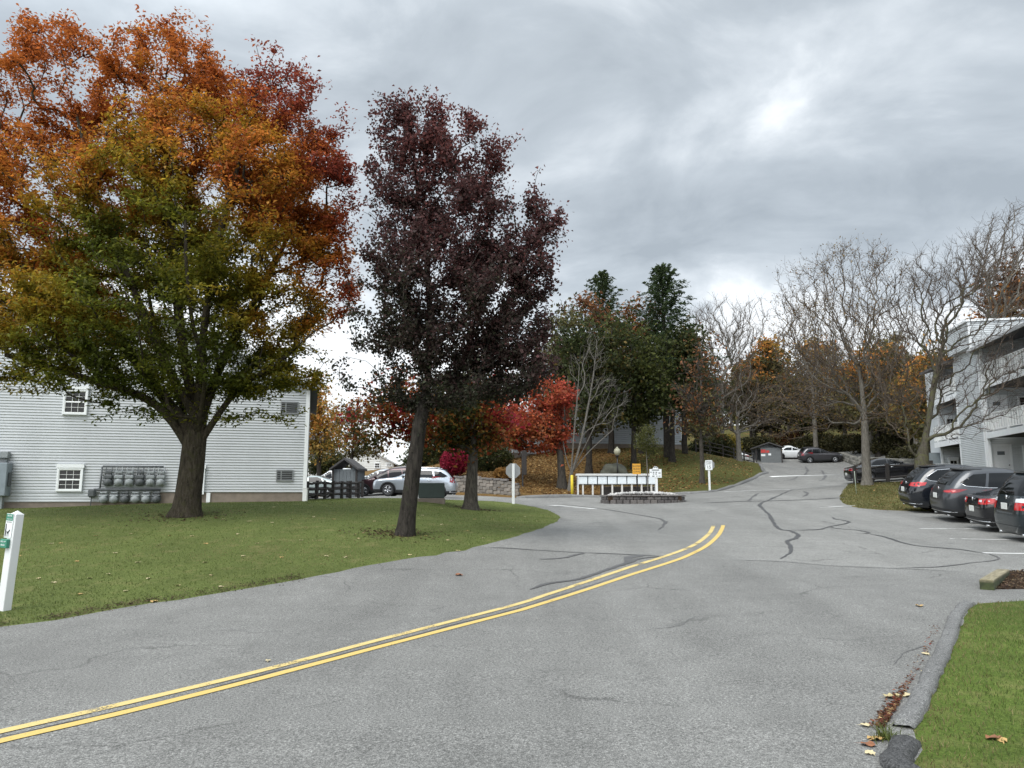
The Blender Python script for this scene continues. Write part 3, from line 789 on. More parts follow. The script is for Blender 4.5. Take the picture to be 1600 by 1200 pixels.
def tree(name, label, base, lobes, trunk, n_t, r_base, leaf=None, bark=None, r_tip=.008, bf=.25, step=.35, up=.25, start=None, seed=1,
         expo=.45, top=.6, flare=1.5, lump=.0, twigs=0, twig_len=.5, cat='tree', group=None, shell=.45, extra=None, zmin=None, wob=.03, upward=.6, limbs=(), twig=None):
    r = np.random.default_rng(seed)
    tg = sample_lobes(lobes, n_t, r, shell)
    if extra is not None: tg = np.concatenate([tg, extra])
    if zmin is not None: tg = tg[tg[:, 2] > zmin]
    root = thing(name, label, cat, tuple(base), group=group)
    A, par, tips, nt = grow(trunk, tg, bf, step, up, trunk[-1][2] * .75 if start is None else start, seed, wob, limbs)
    if twigs:
        A2 = list(A); p2 = list(par); t2 = []
        cand = []
        for t in tips:
            k = t; cand.append(k)
            for _ in range(5):
                k = par[k]
                if k < nt: break
                cand.append(k)
        for _ in range(twigs):
            k = cand[r.integers(0, len(cand))]; d0 = A[k] - A[par[k]]; d0 /= np.linalg.norm(d0) + 1e-9
            d = d0 + r.normal(0, .55, 3); d[2] += upward * .5; d /= np.linalg.norm(d); L = twig_len * r.uniform(.4, 1.2)
            q = A[k]; last = k
            for j in range(2):
                q = q + d * L / 2 + r.normal(0, .04, 3) * L; A2.append(q); p2.append(last); last = len(A2) - 1
            t2.append(last)
        A = np.array(A2); par = np.array(p2); tips2 = tips + t2
    else: tips2 = tips
    R_ = radii(A, par, tips2, nt, r_base, r_tip, expo, top, flare)
    V, F, fr = tubes(A, par, R_, lump=lump, seed=seed, fr=True)
    mesh_np('trunk', V, F, [bark, twig or bark], root, smooth=True, fm=(fr < .03).astype(np.int32))
    if leaf:
        V, F, c = crown_leaves(A, par, tips2, r=r, **leaf)
        mesh_np('crown', V, F, M_leaf, root, cols=c)
    return root

def conifer(name, label, base, hgt, rad_, r_base, bark, cols, n_b=230, nneed=14000, z0=.15, seed=1, droop=.25, needle=.22, group=None):
    r = np.random.default_rng(seed); root = thing(name, label, 'tree', tuple(base), group=group)
    mb_v = []; mb_f = []; nv = 0
    zt = np.linspace(0, hgt, 24); A = [np.array((0, 0, z)) + np.r_[r.normal(0, .02, 2), 0] for z in zt]; par = [-1] + list(range(23)); rr = list(r_base * (1 - zt / hgt) ** .8 + .01)
    C = []; D = []
    for k in range(n_b):
        f = z0 + (1 - z0) * (k / n_b) ** .9; z = f * hgt * .99; a = k * 2.399 + r.normal(0, .3)
        L = rad_ * (1 - f) ** .72 * r.uniform(.45, 1.15) + .25; i0 = int(np.clip(f * 23, 0, 22)); d = np.array((math.cos(a), math.sin(a), 0))
        last = i0; m = 5; base_p = np.array((0, 0, z))
        for j in range(1, m + 1):
            t = j / m; p = base_p + d * L * t + np.array((0, 0, L * ((.18 + .55 * f) * t - droop * 2 * (1 - f) * t * t + .22 * t ** 3)))
            A.append(p); par.append(last); last = len(A) - 1; rr.append(max(.006, .022 * (1 - t) * (L / rad_) + .004))
            cn = int(nneed / n_b / m * (.6 + t) * (L / rad_ + .35))
            for _ in range(cn):
                s = np.cross(d, (0, 0, 1)); w = L * .20 * (1.15 - t * .8)
                C.append(p + s * r.normal(0, w * .6) + d * r.normal(0, L / m * .5) + np.array((0, 0, r.normal(-.06, .06)))); D.append(d + s * r.normal(0, .8) + np.array((0, 0, r.normal(-.25, .3))))
    V, F = tubes(np.array(A), np.array(par), np.array(rr)); mesh_np('trunk', V, F, bark, root, smooth=True)
    C = np.array(C); D = np.array(D); n = len(C); N = r.normal(0, .5, (n, 3)); N[:, 2] += .8
    L = needle * r.uniform(.6, 1.4, n); V, F = leaves(C, N, D, L, L * .32, .1)
    col = pal(cols, r.random(n) * .6 + .4 * (C[:, 2] / hgt), r, .25)
    mesh_np('crown', V, F, M_leaf, root, cols=np.repeat(col, 4, axis=0))
    return root

def bush(name, label, base, lobes, n, size, color, seed=1, cat='shrub', group=None, flat=.7, bark=None, stems=9):
    r = np.random.default_rng(seed); root = thing(name, label, cat, tuple(base), group=group)
    P = sample_lobes(lobes, n, r, .35); N = r.normal(0, .8, (n, 3)); N[:, 2] += .4; D = r.normal(0, 1, (n, 3))
    L = size * r.uniform(.6, 1.3, n); V, F = leaves(P, N, D, L, L * .6); col = color(P, r)
    mesh_np('foliage', V, F, M_leaf, root, cols=np.repeat(col, 4, axis=0))
    m = MB()
    for k in range(stems):
        q = P[r.integers(0, n)]; m.tube([(q[0] * .15, q[1] * .15, -.05), (q[0] * .5, q[1] * .5, q[2] * .55), tuple(q * .92)], [.025, .015, .006], 4)
    m.build('stem', bark or M_bark, root)
    return root
M_bark = mat_bark('bark_grey', (.024, .021, .018), (.085, .076, .064))
M_barkm = mat_bark('bark_maple', (.012, .010, .008), (.070, .058, .042), (.042, .040, .020), -.02)
M_barkp = mat_bark('bark_pear', (.010, .009, .008), (.046, .040, .034), (.038, .040, .026), -.06)
M_barkd = mat_bark('bark_dark', (.014, .012, .010), (.05, .044, .038))
M_barkl = mat_bark('bark_pale', (.070, .064, .056), (.18, .168, .148))
M_barkt = mat_bark('bark_locust', (.07, .064, .055), (.19, .175, .15))
M_twig = mat_bark('twig_dark', (.050, .039, .031), (.115, .092, .073))
M_barkiv = mat_bark('bark_mossy', (.028, .024, .018), (.10, .09, .072), (.085, .085, .04), .03)

# ------------------------------------------------------------------ cars
PROF = {
 'suv': dict(lv=[(.20, -2.08, 2.06, .82), (.28, -2.19, 2.19, .885), (.42, -2.26, 2.25, .91), (.60, -2.28, 2.27, .92), (.76, -2.27, 2.25, .92), (.87, -2.23, 2.20, .915), (.94, -2.20, 2.10, .905),
        (1.00, -2.17, 1.82, .895), (1.05, -2.14, 1.38, .88), (1.10, -2.11, 1.03, .865), (1.22, -2.03, .80, .825), (1.36, -1.91, .50, .765), (1.48, -1.78, .22, .705), (1.57, -1.66, -.02, .655), (1.63, -1.54, -.25, .60), (1.665, -1.38, -.50, .51), (1.68, -1.15, -.75, .36)],
    wb=2.70, wr=.36, ax=.02, clad=.37,
    win=[[(.70, 1.10), (.10, 1.47), (-.06, 1.53), (-.12, 1.53), (-.16, 1.10)], [(-.24, 1.10), (-.20, 1.53), (-.95, 1.52), (-1.06, 1.10)], [(-1.14, 1.11), (-1.03, 1.51), (-1.40, 1.48), (-1.80, 1.24), (-1.66, 1.15)]],
    doors=[[(.86, .42), (.86, 1.04), (-.17, 1.06), (-.17, .42)], [(-.21, .42), (-.21, 1.06), (-1.12, 1.06), (-1.02, .86), (-.80, .42)]],
    rwin=[(-.62, 1.14), (.62, 1.14), (.55, 1.54), (-.55, 1.54)], fwin=[(-.72, 1.14), (.72, 1.14), (.54, 1.58), (-.54, 1.58)], hz=1.0, tailz=.99),
 'sedan': dict(lv=[(.17, -2.22, 2.22, .83), (.26, -2.35, 2.34, .885), (.40, -2.41, 2.41, .91), (.58, -2.42, 2.42, .92), (.72, -2.41, 2.38, .92), (.82, -2.39, 2.28, .91), (.88, -2.38, 2.10, .90),
        (.93, -2.36, 1.72, .89), (.98, -2.30, 1.28, .875), (1.01, -2.10, 1.05, .865), (1.04, -1.90, .95, .85), (1.09, -1.72, .84, .83), (1.18, -1.47, .62, .785), (1.29, -1.15, .34, .73), (1.38, -.88, .05, .665), (1.43, -.66, -.16, .58), (1.455, -.50, -.32, .42)],
    wb=2.78, wr=.33, ax=.05, clad=.0,
    win=[[(.74, 1.04), (.16, 1.32), (.0, 1.365), (-.12, 1.365), (-.14, 1.03)], [(-.22, 1.03), (-.19, 1.365), (-.74, 1.35), (-1.02, 1.23), (-1.14, 1.04)], [(-1.20, 1.05), (-1.10, 1.21), (-1.42, 1.07)]],
    doors=[[(.92, .32), (.92, .97), (-.15, .99), (-.15, .32)], [(-.19, .32), (-.19, .99), (-1.22, .99), (-1.08, .78), (-.88, .32)]],
    rwin=[(-.70, 1.09), (.70, 1.09), (.55, 1.37), (-.55, 1.37)], fwin=[(-.74, 1.08), (.74, 1.08), (.55, 1.39), (-.55, 1.39)], hz=.86, tailz=.88),
 'van': dict(lv=[(.18, -2.40, 2.36, .88), (.27, -2.50, 2.48, .94), (.45, -2.555, 2.55, .97), (.65, -2.56, 2.55, .98), (.82, -2.54, 2.50, .977), (.93, -2.52, 2.34, .968),
        (1.00, -2.50, 2.05, .957), (1.07, -2.48, 1.74, .945), (1.14, -2.46, 1.50, .93), (1.28, -2.39, 1.22, .895), (1.42, -2.30, .90, .855), (1.55, -2.20, .56, .81), (1.65, -2.08, .24, .75), (1.71, -1.92, -.02, .65), (1.74, -1.62, -.40, .46)],
    wb=3.0, wr=.345, ax=.05, clad=.0,
    win=[[(1.20, 1.12), (.55, 1.48), (.20, 1.60), (.12, 1.60), (.08, 1.10)], [(0, 1.10), (.04, 1.60), (-1.05, 1.60), (-1.08, 1.10)], [(-1.16, 1.10), (-1.13, 1.60), (-1.95, 1.57), (-2.20, 1.18)]],
    doors=[[(1.10, .35), (1.10, 1.05), (.05, 1.06), (.05, .35)], [(.01, .35), (.01, 1.06), (-1.15, 1.06), (-1.05, .80), (-.98, .35)]],
    rwin=[(-.74, 1.14), (.74, 1.14), (.66, 1.60), (-.66, 1.60)], fwin=[(-.78, 1.2), (.78, 1.2), (.62, 1.64), (-.62, 1.64)], hz=.92, tailz=.99),
 'pickup': dict(lv=[(.35, -2.70, 2.70, .88), (.45, -2.80, 2.80, .96), (.65, -2.86, 2.86, .99), (.85, -2.86, 2.85, 1.0), (1.00, -2.86, 2.80, .99), (1.08, -2.86, 2.60, .98), (1.13, -2.85, 2.10, .975),
        (1.17, -2.83, 1.60, .965), (1.19, -1.30, 1.35, .955), (1.24, -1.16, 1.25, .94), (1.40, -1.10, 1.00, .89), (1.58, -1.05, .68, .83), (1.72, -1.00, .42, .76), (1.80, -.92, .22, .66), (1.83, -.75, 0, .48)],
    wb=3.6, wr=.40, ax=.0, clad=.0,
    win=[[(1.02, 1.25), (.56, 1.58), (.36, 1.68), (.10, 1.68), (.08, 1.25)], [(0, 1.23), (.02, 1.70), (-.88, 1.68), (-.92, 1.23)]],
    doors=[[(1.10, .50), (1.10, 1.17), (.05, 1.18), (.05, .50)], [(.01, .50), (.01, 1.18), (-1.0, 1.18), (-1.0, .50)]],
    rwin=[(-.7, 1.27), (.7, 1.27), (.62, 1.68), (-.62, 1.68)], fwin=[(-.8, 1.28), (.8, 1.28), (.64, 1.74), (-.64, 1.74)], hz=1.0, tailz=.95),
}
M_tyre = mat('tyre_rubber', (.018, .018, .019), .85, var=.3, scale=20)
M_rim = mat('alloy_rim', (.50, .51, .53), .3, metal=.9, var=.08)
M_rimd = mat('alloy_rim_dark', (.10, .10, .11), .35, metal=.8, var=.08)
M_clad = mat('black_plastic', (.020, .021, .022), .6, var=.2)
M_cglass = mat_glass('car_glass', (.006, .007, .008), .03, .26)
M_red = mat('tail_light_red', (.42, .012, .014), .18, var=.12, scale=14, coat=.6)
M_redd = mat('tail_light_dark', (.19, .006, .010), .15, var=.15, scale=14, coat=.6)
M_clear = mat('lamp_clear', (.62, .63, .65), .15, var=.15, scale=20, coat=.5)
M_lampw = mat('headlight_glass', (.35, .37, .40), .1, var=.3, scale=15, coat=.6)
M_plate = mat('number_plate_blank', (.60, .61, .58), .5, var=.15, scale=30)
M_well = mat('wheel_well_black', (.008, .008, .008), .95, var=.1)
def paint(name, col, metal=.35, rough=.30):
    return mat('paint_' + name, col, rough, metal=metal, var=.05, scale=1.5, coat=.45)

def wheel(parent, x, y, r, w, mrim, seed=0):
    s = 1 if y > 0 else -1
    t = MB(); M = Matrix.Translation((x, y, r)) @ Matrix.Rotation(-s * math.pi / 2, 4, 'X')
    t.lathe([(r * .66, -w / 2), (r * .90, -w / 2), (r * .985, -w * .36), (r, 0), (r * .985, w * .36), (r * .90, w / 2), (r * .70, w / 2), (r * .66, w * .30), (r * .66, -w / 2)], 32, M)
    o = t.build('wheel', M_tyre, parent)
    m = MB(); m.lathe([(r * .655, w * .50), (r * .69, w * .47), (r * .66, w * .30), (r * .60, w * .16), (r * .02, w * .12)], 32, M)
    for k in range(5):
        for dd in (-.20, .20):
            a = k * 2 * math.pi / 5 + .3 + seed; b = a + dd
            p0 = Vector((math.cos(a) * r * .12, math.sin(a) * r * .12, w * .40)); p1 = Vector((math.cos(b) * r * .63, math.sin(b) * r * .63, w * .44))
            m.tube([M @ p0, M @ p1], [r * .075, r * .05], 4)
    m.lathe([(0.001, w * .46), (r * .10, w * .46), (r * .16, w * .40), (r * .16, w * .12)], 16, M)
    m.build('rim', mrim, o)
    d = MB(); d.lathe([(r * .59, w * .17), (0.001, w * .13)], 24, M); d.build('brake_disc', M_clad, o)
    return o

def car(kind, label, col_mat, rear_corner=None, heading=0.0, centre=None, L=None, mrim=M_rim, tails='suv', clad=None, trim=None, group=None, name='parked_car', cat='car', hs=1.0, plate=True, roofrail=False):
    pf = PROF[kind]; lv = np.array(pf['lv']); k = np.linspace(0, len(lv) - 1, 46)
    LV = np.stack([np.interp(k, range(len(lv)), lv[:, i]) for i in range(4)], 1)
    for _ in range(2): LV[1:-1] = .25 * LV[:-2] + .5 * LV[1:-1] + .25 * LV[2:]
    L0 = lv[:, 2].max() - lv[:, 1].min(); fx = (L or L0) / L0
    LV[:, 1:3] *= fx; LV[:, 0] *= hs
    EX = np.interp(LV[:, 0], [.3 * hs, .9 * hs, 1.1 * hs, 1.7 * hs], [6.5, 7.0, 6.0, 5.0])
    W = lv[:, 3].max()
    def lev(z): return [np.interp(z, LV[:, 0], LV[:, i]) for i in (1, 2, 3)] + [np.interp(z, LV[:, 0], EX)]
    def S(x, z):
        xr, xf, w, n = lev(z); u = min(.9999, abs((x - (xr + xf) / 2) / ((xf - xr) / 2))); return w * (1 - u ** n) ** (1 / n)
    def E(y, z, s):
        xr, xf, w, n = lev(z); u = min(.9999, abs(y / w)); return (xr + xf) / 2 + s * (xf - xr) / 2 * (1 - u ** n) ** (1 / n)
    hd = np.array((math.cos(heading), math.sin(heading))); lf = np.array((-hd[1], hd[0]))
    Lc = LV[:, 2].max() - LV[:, 1].min()
    if centre is None: centre = np.array(rear_corner[:2]) + hd * (Lc / 2) - lf * W * .93
    c = np.array(centre[:2]); wbh = pf['wb'] * fx / 2
    zs = [gz(*(c + hd * sx * wbh + lf * sy * .78)) for sx, sy in ((1, 1), (1, -1), (-1, 1), (-1, -1))]
    fwd = Vector((hd[0], hd[1], ((zs[0] + zs[1]) - (zs[2] + zs[3])) / 2 / (2 * wbh))).normalized()
    lef = Vector((lf[0], lf[1], ((zs[0] + zs[2]) - (zs[1] + zs[3])) / 2 / 1.56)).normalized()
    upv = fwd.cross(lef).normalized(); lef = upv.cross(fwd)
    M = Matrix((fwd, lef, upv)).transposed()
    root = thing(name, label, cat, (c[0], c[1], sum(zs) / 4 - .004), rot=M.to_euler(), group=group)
    # body: stacked plan outlines, wheel arches cut out of it
    N = 72; V = []; F = []; fm = []
    th = np.arange(N) * 2 * math.pi / N + math.pi / N
    for i, (z, xr, xf, w) in enumerate(LV):
        n = EX[i]; cs, sn = np.cos(th), np.sin(th)
        x = np.sign(cs) * np.abs(cs) ** (2 / n) * (xf - xr) / 2 + (xr + xf) / 2; y = np.sign(sn) * np.abs(sn) ** (2 / n) * w
        V += [(a, b, z) for a, b in zip(x, y)]
    m = len(LV)
    for i in range(m - 1):
        for j in range(N): F.append((i * N + j, i * N + (j + 1) % N, (i + 1) * N + (j + 1) % N, (i + 1) * N + j)); fm.append(1 if (clad and LV[i, 0] < pf['clad'] * hs) else 0)
    F.append(tuple(reversed(range(N)))); fm.append(1); F.append(tuple((m - 1) * N + j for j in range(N))); fm.append(0)
    me = bpy.data.meshes.new('body'); me.from_pydata(V, [], F)
    for q in (col_mat, M_clad, M_well): me.materials.append(q)
    me.polygons.foreach_set('material_index', fm); me.polygons.foreach_set('use_smooth', [True] * len(F))
    tmp = bpy.data.objects.new('tmp', me); COL.objects.link(tmp)
    wr = pf['wr'] * (hs if kind == 'suv' else 1); cut = MB(); wx = [pf['ax'] * fx + wbh, pf['ax'] * fx - wbh]
    for x in wx:
        for s in (1, -1): cut.lathe([(0, -.35), (wr * 1.13, -.35), (wr * 1.13, .42), (0, .42)], 36, Matrix.Translation((x, s * (W - .12), wr)) @ Matrix.Rotation(-s * math.pi / 2, 4, 'X'), False)
    co = cut.build('tmpc', [M_well, M_well, M_well])
    co.data.polygons.foreach_set('material_index', [2] * len(co.data.polygons))
    bm = bmesh.new(); bm.from_mesh(co.data); bmesh.ops.remove_doubles(bm, verts=bm.verts[:], dist=1e-5); bmesh.ops.recalc_face_normals(bm, faces=bm.faces[:]); bm.to_mesh(co.data); bm.free()
    md = tmp.modifiers.new('b', 'BOOLEAN'); md.operation = 'DIFFERENCE'; md.object = co; md.solver = 'EXACT'; md.use_self = True
    bme = bpy.data.meshes.new_from_object(tmp.evaluated_get(bpy.context.evaluated_depsgraph_get()))
    bpy.data.objects.remove(tmp); bpy.data.objects.remove(co); bme.name = 'body'
    body = bpy.data.objects.new('body', bme); COL.objects.link(body); body.parent = root
    # panels that follow the skin
    def patch(nm, polys, mt, where, off=.005, parent=root, smooth=True):
        Vv = []; Ff = []
        for poly in polys:
            b = resamp([np.array(p, float) for p in poly], .07); lo = np.min(b, 0); hi = np.max(b, 0)
            g = [Vector((u, v)) for u in np.arange(lo[0] + .05, hi[0], .10) for v in np.arange(lo[1] + .04, hi[1], .08)]
            if g:
                ga = np.array([tuple(q) for q in g]); g = [Vector(q) for q in ga[inpoly(b, ga[:, 0], ga[:, 1])]]
            vv, _, ff, _, _, _ = geometry.delaunay_2d_cdt([Vector(p) for p in b] + g, [], [list(range(len(b)))], 1, 1e-5)
            n0 = len(Vv)
            for p in vv:
                if where in ('l', 'r'):
                    s = 1 if where == 'l' else -1; Vv.append((p[0], s * (S(p[0], p[1]) + off), p[1]))
                else:
                    s = -1 if where == 'rear' else 1; Vv.append((E(p[0], p[1], s) + s * off, p[0], p[1]))
            Ff += [tuple(i + n0 for i in f) for f in ff]
        us = sorted({i for f in Ff for i in f}); rm = {o_: n_ for n_, o_ in enumerate(us)}; Vv = [Vv[i] for i in us]; Ff = [tuple(rm[i] for i in f) for f in Ff]
        me = bpy.data.meshes.new(nm); me.from_pydata(Vv, [], Ff); me.materials.append(mt); me.polygons.foreach_set('use_smooth', [smooth] * len(Ff))
        o = bpy.data.objects.new(nm, me); COL.objects.link(o); o.parent = parent; return o
    sc = lambda poly: [(a * fx, b * hs) for a, b in poly]
    sz = lambda poly: [(a, b * hs) for a, b in poly]
    mirr = lambda poly: [(-a, b) for a, b in poly]
    for s in ('l', 'r'):
        sg = 1 if s == 'l' else -1
        for d in pf['doors']:
            dp = sc(d); do = patch('door', [dp], col_mat, s, .004)
            x1 = min(p[0] for p in dp) + .10; zz = max(p[1] for p in dp) - .10
            if len(dp) > 4: x1 = min(p[0] for p in dp) + .20
            hb = MB(); y = S(x1, zz)
            hb.tube([(x1, sg * (y + .002), zz), (x1 + .03, sg * (y + .035), zz), (x1 + .17, sg * (S(x1 + .17, zz) + .035), zz), (x1 + .20, sg * (S(x1 + .2, zz) + .002), zz)], .014, 6)
            hb.build('handle', M_chrome if trim else col_mat, do)
        wo = [patch('window', [sc(p)], M_cglass, s, .006) for p in pf['win']][-1]
        if trim:
            allp = [p for w_ in pf['win'] for p in sc(w_)]
            low = sorted([p for p in allp if p[1] < (max(q[1] for q in allp) + min(q[1] for q in allp)) / 2], key=lambda p: p[0])
            tm = MB(); ln = [(p[0], p[1] - .02) for p in low]
            if trim == 'full':
                topp = sorted([p for p in allp if p[1] >= (max(q[1] for q in allp) + min(q[1] for q in allp)) / 2], key=lambda p: p[0])
                ln = [(p[0] + .35, p[1] + .025) for p in topp[:1]] + [(p[0] - .02, p[1] + .02) for p in topp[:1]] + ln
                ln = [(topp[-1][0], topp[-1][1] + .02)] + [(p[0], p[1] + .02) for p in reversed(topp)] + [(p[0], p[1] - .02) for p in low]
            tm.tube([(x, sg * (S(x, z) + .008), z) for x, z in [tuple(q) for q in resamp([np.array(p) for p in ln], .12)[:max(2, int(sum(math.dist(ln[i], ln[i + 1]) for i in range(len(ln) - 1)) / .12))]]], .011, 5, smooth=True)
            tm.build('window_trim', M_chrome, wo)
        if clad:
            for x in wx:
                a = np.linspace(math.pi * 1.02, -math.pi * .02, 18); ring = [(x + math.cos(t) * wr * 1.13, wr + math.sin(t) * wr * 1.13) for t in a] + [(x + math.cos(t) * wr * 1.30, wr + math.sin(t) * wr * 1.30) for t in a[::-1]]
                ring = [(p[0], max(p[1], LV[0, 0] + .03)) for p in ring]
                V2 = []; n_ = len(ring)
                for p in ring: V2.append((p[0], sg * (S(p[0], p[1]) + .010), p[1]))
                F2 = [(i, i + 1, n_ - 2 - i, n_ - 1 - i) for i in range(n_ // 2 - 1)]
                me2 = bpy.data.meshes.new('arch_trim'); me2.from_pydata(V2, [], F2); me2.materials.append(M_clad)
                o2 = bpy.data.objects.new('arch_trim', me2); COL.objects.link(o2); o2.parent = root
        if roofrail:
            rr = MB(); zt = LV[-1, 0] - .03
            rr.tube([(-1.45 * fx, sg * .56, zt - .03), (-1.3 * fx, sg * .57, zt + .05), (-.1 * fx, sg * .57, zt + .05), (.02 * fx, sg * .56, zt - .04)], .016, 6); rr.build('roof_rail', M_chrome if trim else M_clad, root)
        mr = MB(); mx = max(p[0] for p in sc(pf['win'][0])) - .10; mz = min(p[1] for p in sz(pf['win'][0])) + .07; y = S(mx, mz)
        mr.box(mx - .06, mx + .06, -.11, .11, -.07, .07, .04, Matrix.Translation((0, sg * (y + .13), mz)))
        mr.tube([(mx, sg * (y - .02), mz - .04), (mx, sg * (y + .06), mz - .03)], .02, 5); mr.build('mirror', col_mat, root)
    patch('rear_window', [sz(pf['rwin'])], M_cglass, 'rear', .006)
    patch('windscreen', [sz(pf['fwin'])], M_cglass, 'front', .006)
    tz = pf['tailz'] * hs
    # lamps wrap the corners: a rear patch and a side patch in one mesh
    def lamp(nm, yz, xz, mt, where, side, parent=root, off=.007):
        a = patch(nm, [[(side * p[0], p[1]) for p in yz]], mt, where, off, parent)
        b = patch(nm, [xz], mt, 'l' if side > 0 else 'r', off, parent)
        bm = bmesh.new(); bm.from_mesh(a.data); bm.from_mesh(b.data); bm.to_mesh(a.data); bm.free()
        bpy.data.objects.remove(b); return a
    xr_ = lev(tz)[0]
    for s in (1, -1):
        if tails == 'slim':
            lamp('tail_light', [(W * .52, tz - .055), (W * .52, tz - .01), (W * .97, tz + .05), (W * .97, tz - .09)], [(xr_ + .10, tz - .09), (xr_ + .10, tz + .05), (xr_ + .55, tz + .05), (xr_ + .32, tz - .04)], M_redd, 'rear', s)
            lamp('reflector', [(W * .60, tz - .045), (W * .60, tz - .02), (W * .90, tz + .01), (W * .90, tz - .05)], [(xr_ + .12, tz - .05), (xr_ + .12, tz + .005), (xr_ + .22, tz), (xr_ + .2, tz - .045)], M_red, 'rear', s, off=.012)
        elif tails == 'wide':
            lamp('tail_light', [(W * .45, tz - .05), (W * .45, tz + .06), (W * .97, tz + .10), (W * .97, tz - .06)], [(xr_ + .08, tz - .06), (xr_ + .08, tz + .10), (xr_ + .42, tz + .09), (xr_ + .36, tz - .01)], M_red, 'rear', s)
        elif tails == 'van':
            lamp('tail_light', [(W * .50, tz - .20), (W * .50, tz - .02), (W * .97, tz - .02), (W * .97, tz - .20)], [(xr_ + .06, tz - .20), (xr_ + .06, tz - .02), (xr_ + .34, tz + .0), (xr_ + .30, tz - .18)], M_red, 'rear', s)
            lamp('reflector', [(W * .50, tz - .015), (W * .50, tz + .07), (W * .97, tz + .10), (W * .97, tz - .015)], [(xr_ + .06, tz - .015), (xr_ + .06, tz + .10), (xr_ + .34, tz + .12), (xr_ + .34, tz + .005)], M_clear, 'rear', s)
        elif tails == 'sedan':
            lamp('tail_light', [(W * .45, tz - .12), (W * .42, tz + .03), (W * .97, tz + .06), (W * .97, tz - .10)], [(xr_ + .08, tz - .10), (xr_ + .08, tz + .06), (xr_ + .40, tz + .05), (xr_ + .26, tz - .06)], M_red, 'rear', s)
            lamp('reflector', [(W * .50, tz - .05), (W * .50, tz + .0), (W * .66, tz + .01), (W * .66, tz - .05)], [(xr_ + .1, tz - .02), (xr_ + .1, tz), (xr_ + .14, tz), (xr_ + .14, tz - .02)], M_clear, 'rear', s, off=.012)
        else:
            lamp('tail_light', [(W * .70, tz - .14), (W * .70, tz + .10), (W * .96, tz + .22), (W * .97, tz - .14)], [(xr_ + .07, tz - .14), (xr_ + .07, tz + .22), (xr_ + .24, tz + .20), (xr_ + .26, tz - .10)], M_redd, 'rear', s)
        hzz = pf['hz'] * hs - .16; xf_ = lev(hzz)[1]
        lamp('headlight', [(W * .58, hzz - .07), (W * .58, hzz + .03), (W * .96, hzz + .07), (W * .96, hzz - .06)], [(xf_ - .36, hzz + .05), (xf_ - .06, hzz + .06), (xf_ - .06, hzz - .06), (xf_ - .28, hzz - .01)], M_lampw, 'front', s)
    zb = LV[0, 0]
    patch('grille', [[(-W * .52, zb + .28), (W * .52, zb + .28), (W * .56, hzz - .02), (-W * .56, hzz - .02)]], M_clad, 'front', .006)
    bz = (.40 if kind != 'pickup' else .55)
    bp = patch('rear_bumper', [[(-W * .80, zb + .05), (W * .80, zb + .05), (W * .86, zb + .22), (-W * .86, zb + .22)]], M_clad if kind != 'van' else col_mat, 'rear', .010)
    if trim:
        st = MB(); q = [(E(y, zb + .13, -1) - .016, y, zb + .13) for y in np.linspace(-W * .9, W * .9, 14)]; st.tube(q, .016, 5); st.build('bumper_strip', M_chrome, bp)
    if plate:
        pz = {'suv': .80, 'sedan': .62, 'van': .86, 'pickup': .8}[kind] * hs; po = MB(); px_ = min(E(0, pz - .08, -1), E(0, pz + .08, -1))
        po.box(px_ - .022, px_ - .004, -.155, .155, pz - .078, pz + .078, .004); po.build('number_plate', M_plate, root)
        eb = MB(); ez = pz + (.22 if kind != 'sedan' else .27); ex = E(0, ez, -1); eb.lathe([(.001, 0), (.055, 0), (.055, .012), (.001, .014)], 14, Matrix.Translation((ex - .012, 0, ez)) @ Matrix.Rotation(-math.pi / 2, 4, 'Y')); eb.build('badge', M_chrome, root)
    if kind in ('suv', 'van'):
        sp = MB(); zt = lev(1.60 * hs)[0]; pts = []
        zr = (1.61 if kind == 'suv' else 1.68) * hs
        for y in np.linspace(-.60, .60, 9): pts.append((E(y, zr, -1), y))
        v = []; f = []
        for x, y in pts: v += [(x + .25, y, zr + .035), (x - .13, y, zr + .018), (x - .12, y, zr - .012), (x + .1, y, zr - .03)]
        for i in range(len(pts) - 1):
            for j in range(4): f.append((i * 4 + j, i * 4 + (j + 1) % 4, i * 4 + 4 + (j + 1) % 4, i * 4 + 4 + j))
        f += [(0, 1, 2, 3), tuple(len(v) - 4 + j for j in (3, 2, 1, 0))]
        sp.add(v, f); sp.build('spoiler', M_clad if clad else col_mat, root)
        wp = MB(); zw = (1.17 if kind == 'suv' else 1.18) * hs; wp.tube([(E(0, zw, -1) - .02, .05, zw), (E(.25, zw + .06, -1) - .02, .30, zw + .05), (E(.4, zw + .1, -1) - .02, .46, zw + .05)], .012, 4); wp.build('wiper', M_clad, root)
    for s in (1, -1):
        ep = MB(); ep.tube([(LV[1, 1] + .35, s * W * .62, zb + .03), (LV[1, 1] - .01, s * W * .62, zb + .02)], .036, 10)
        ep.build('exhaust', M_chrome, root)
    for i, x in enumerate(wx):
        for s in (1, -1): wheel(root, x, s * (W - .125), wr, .23, mrim, i)
    return root

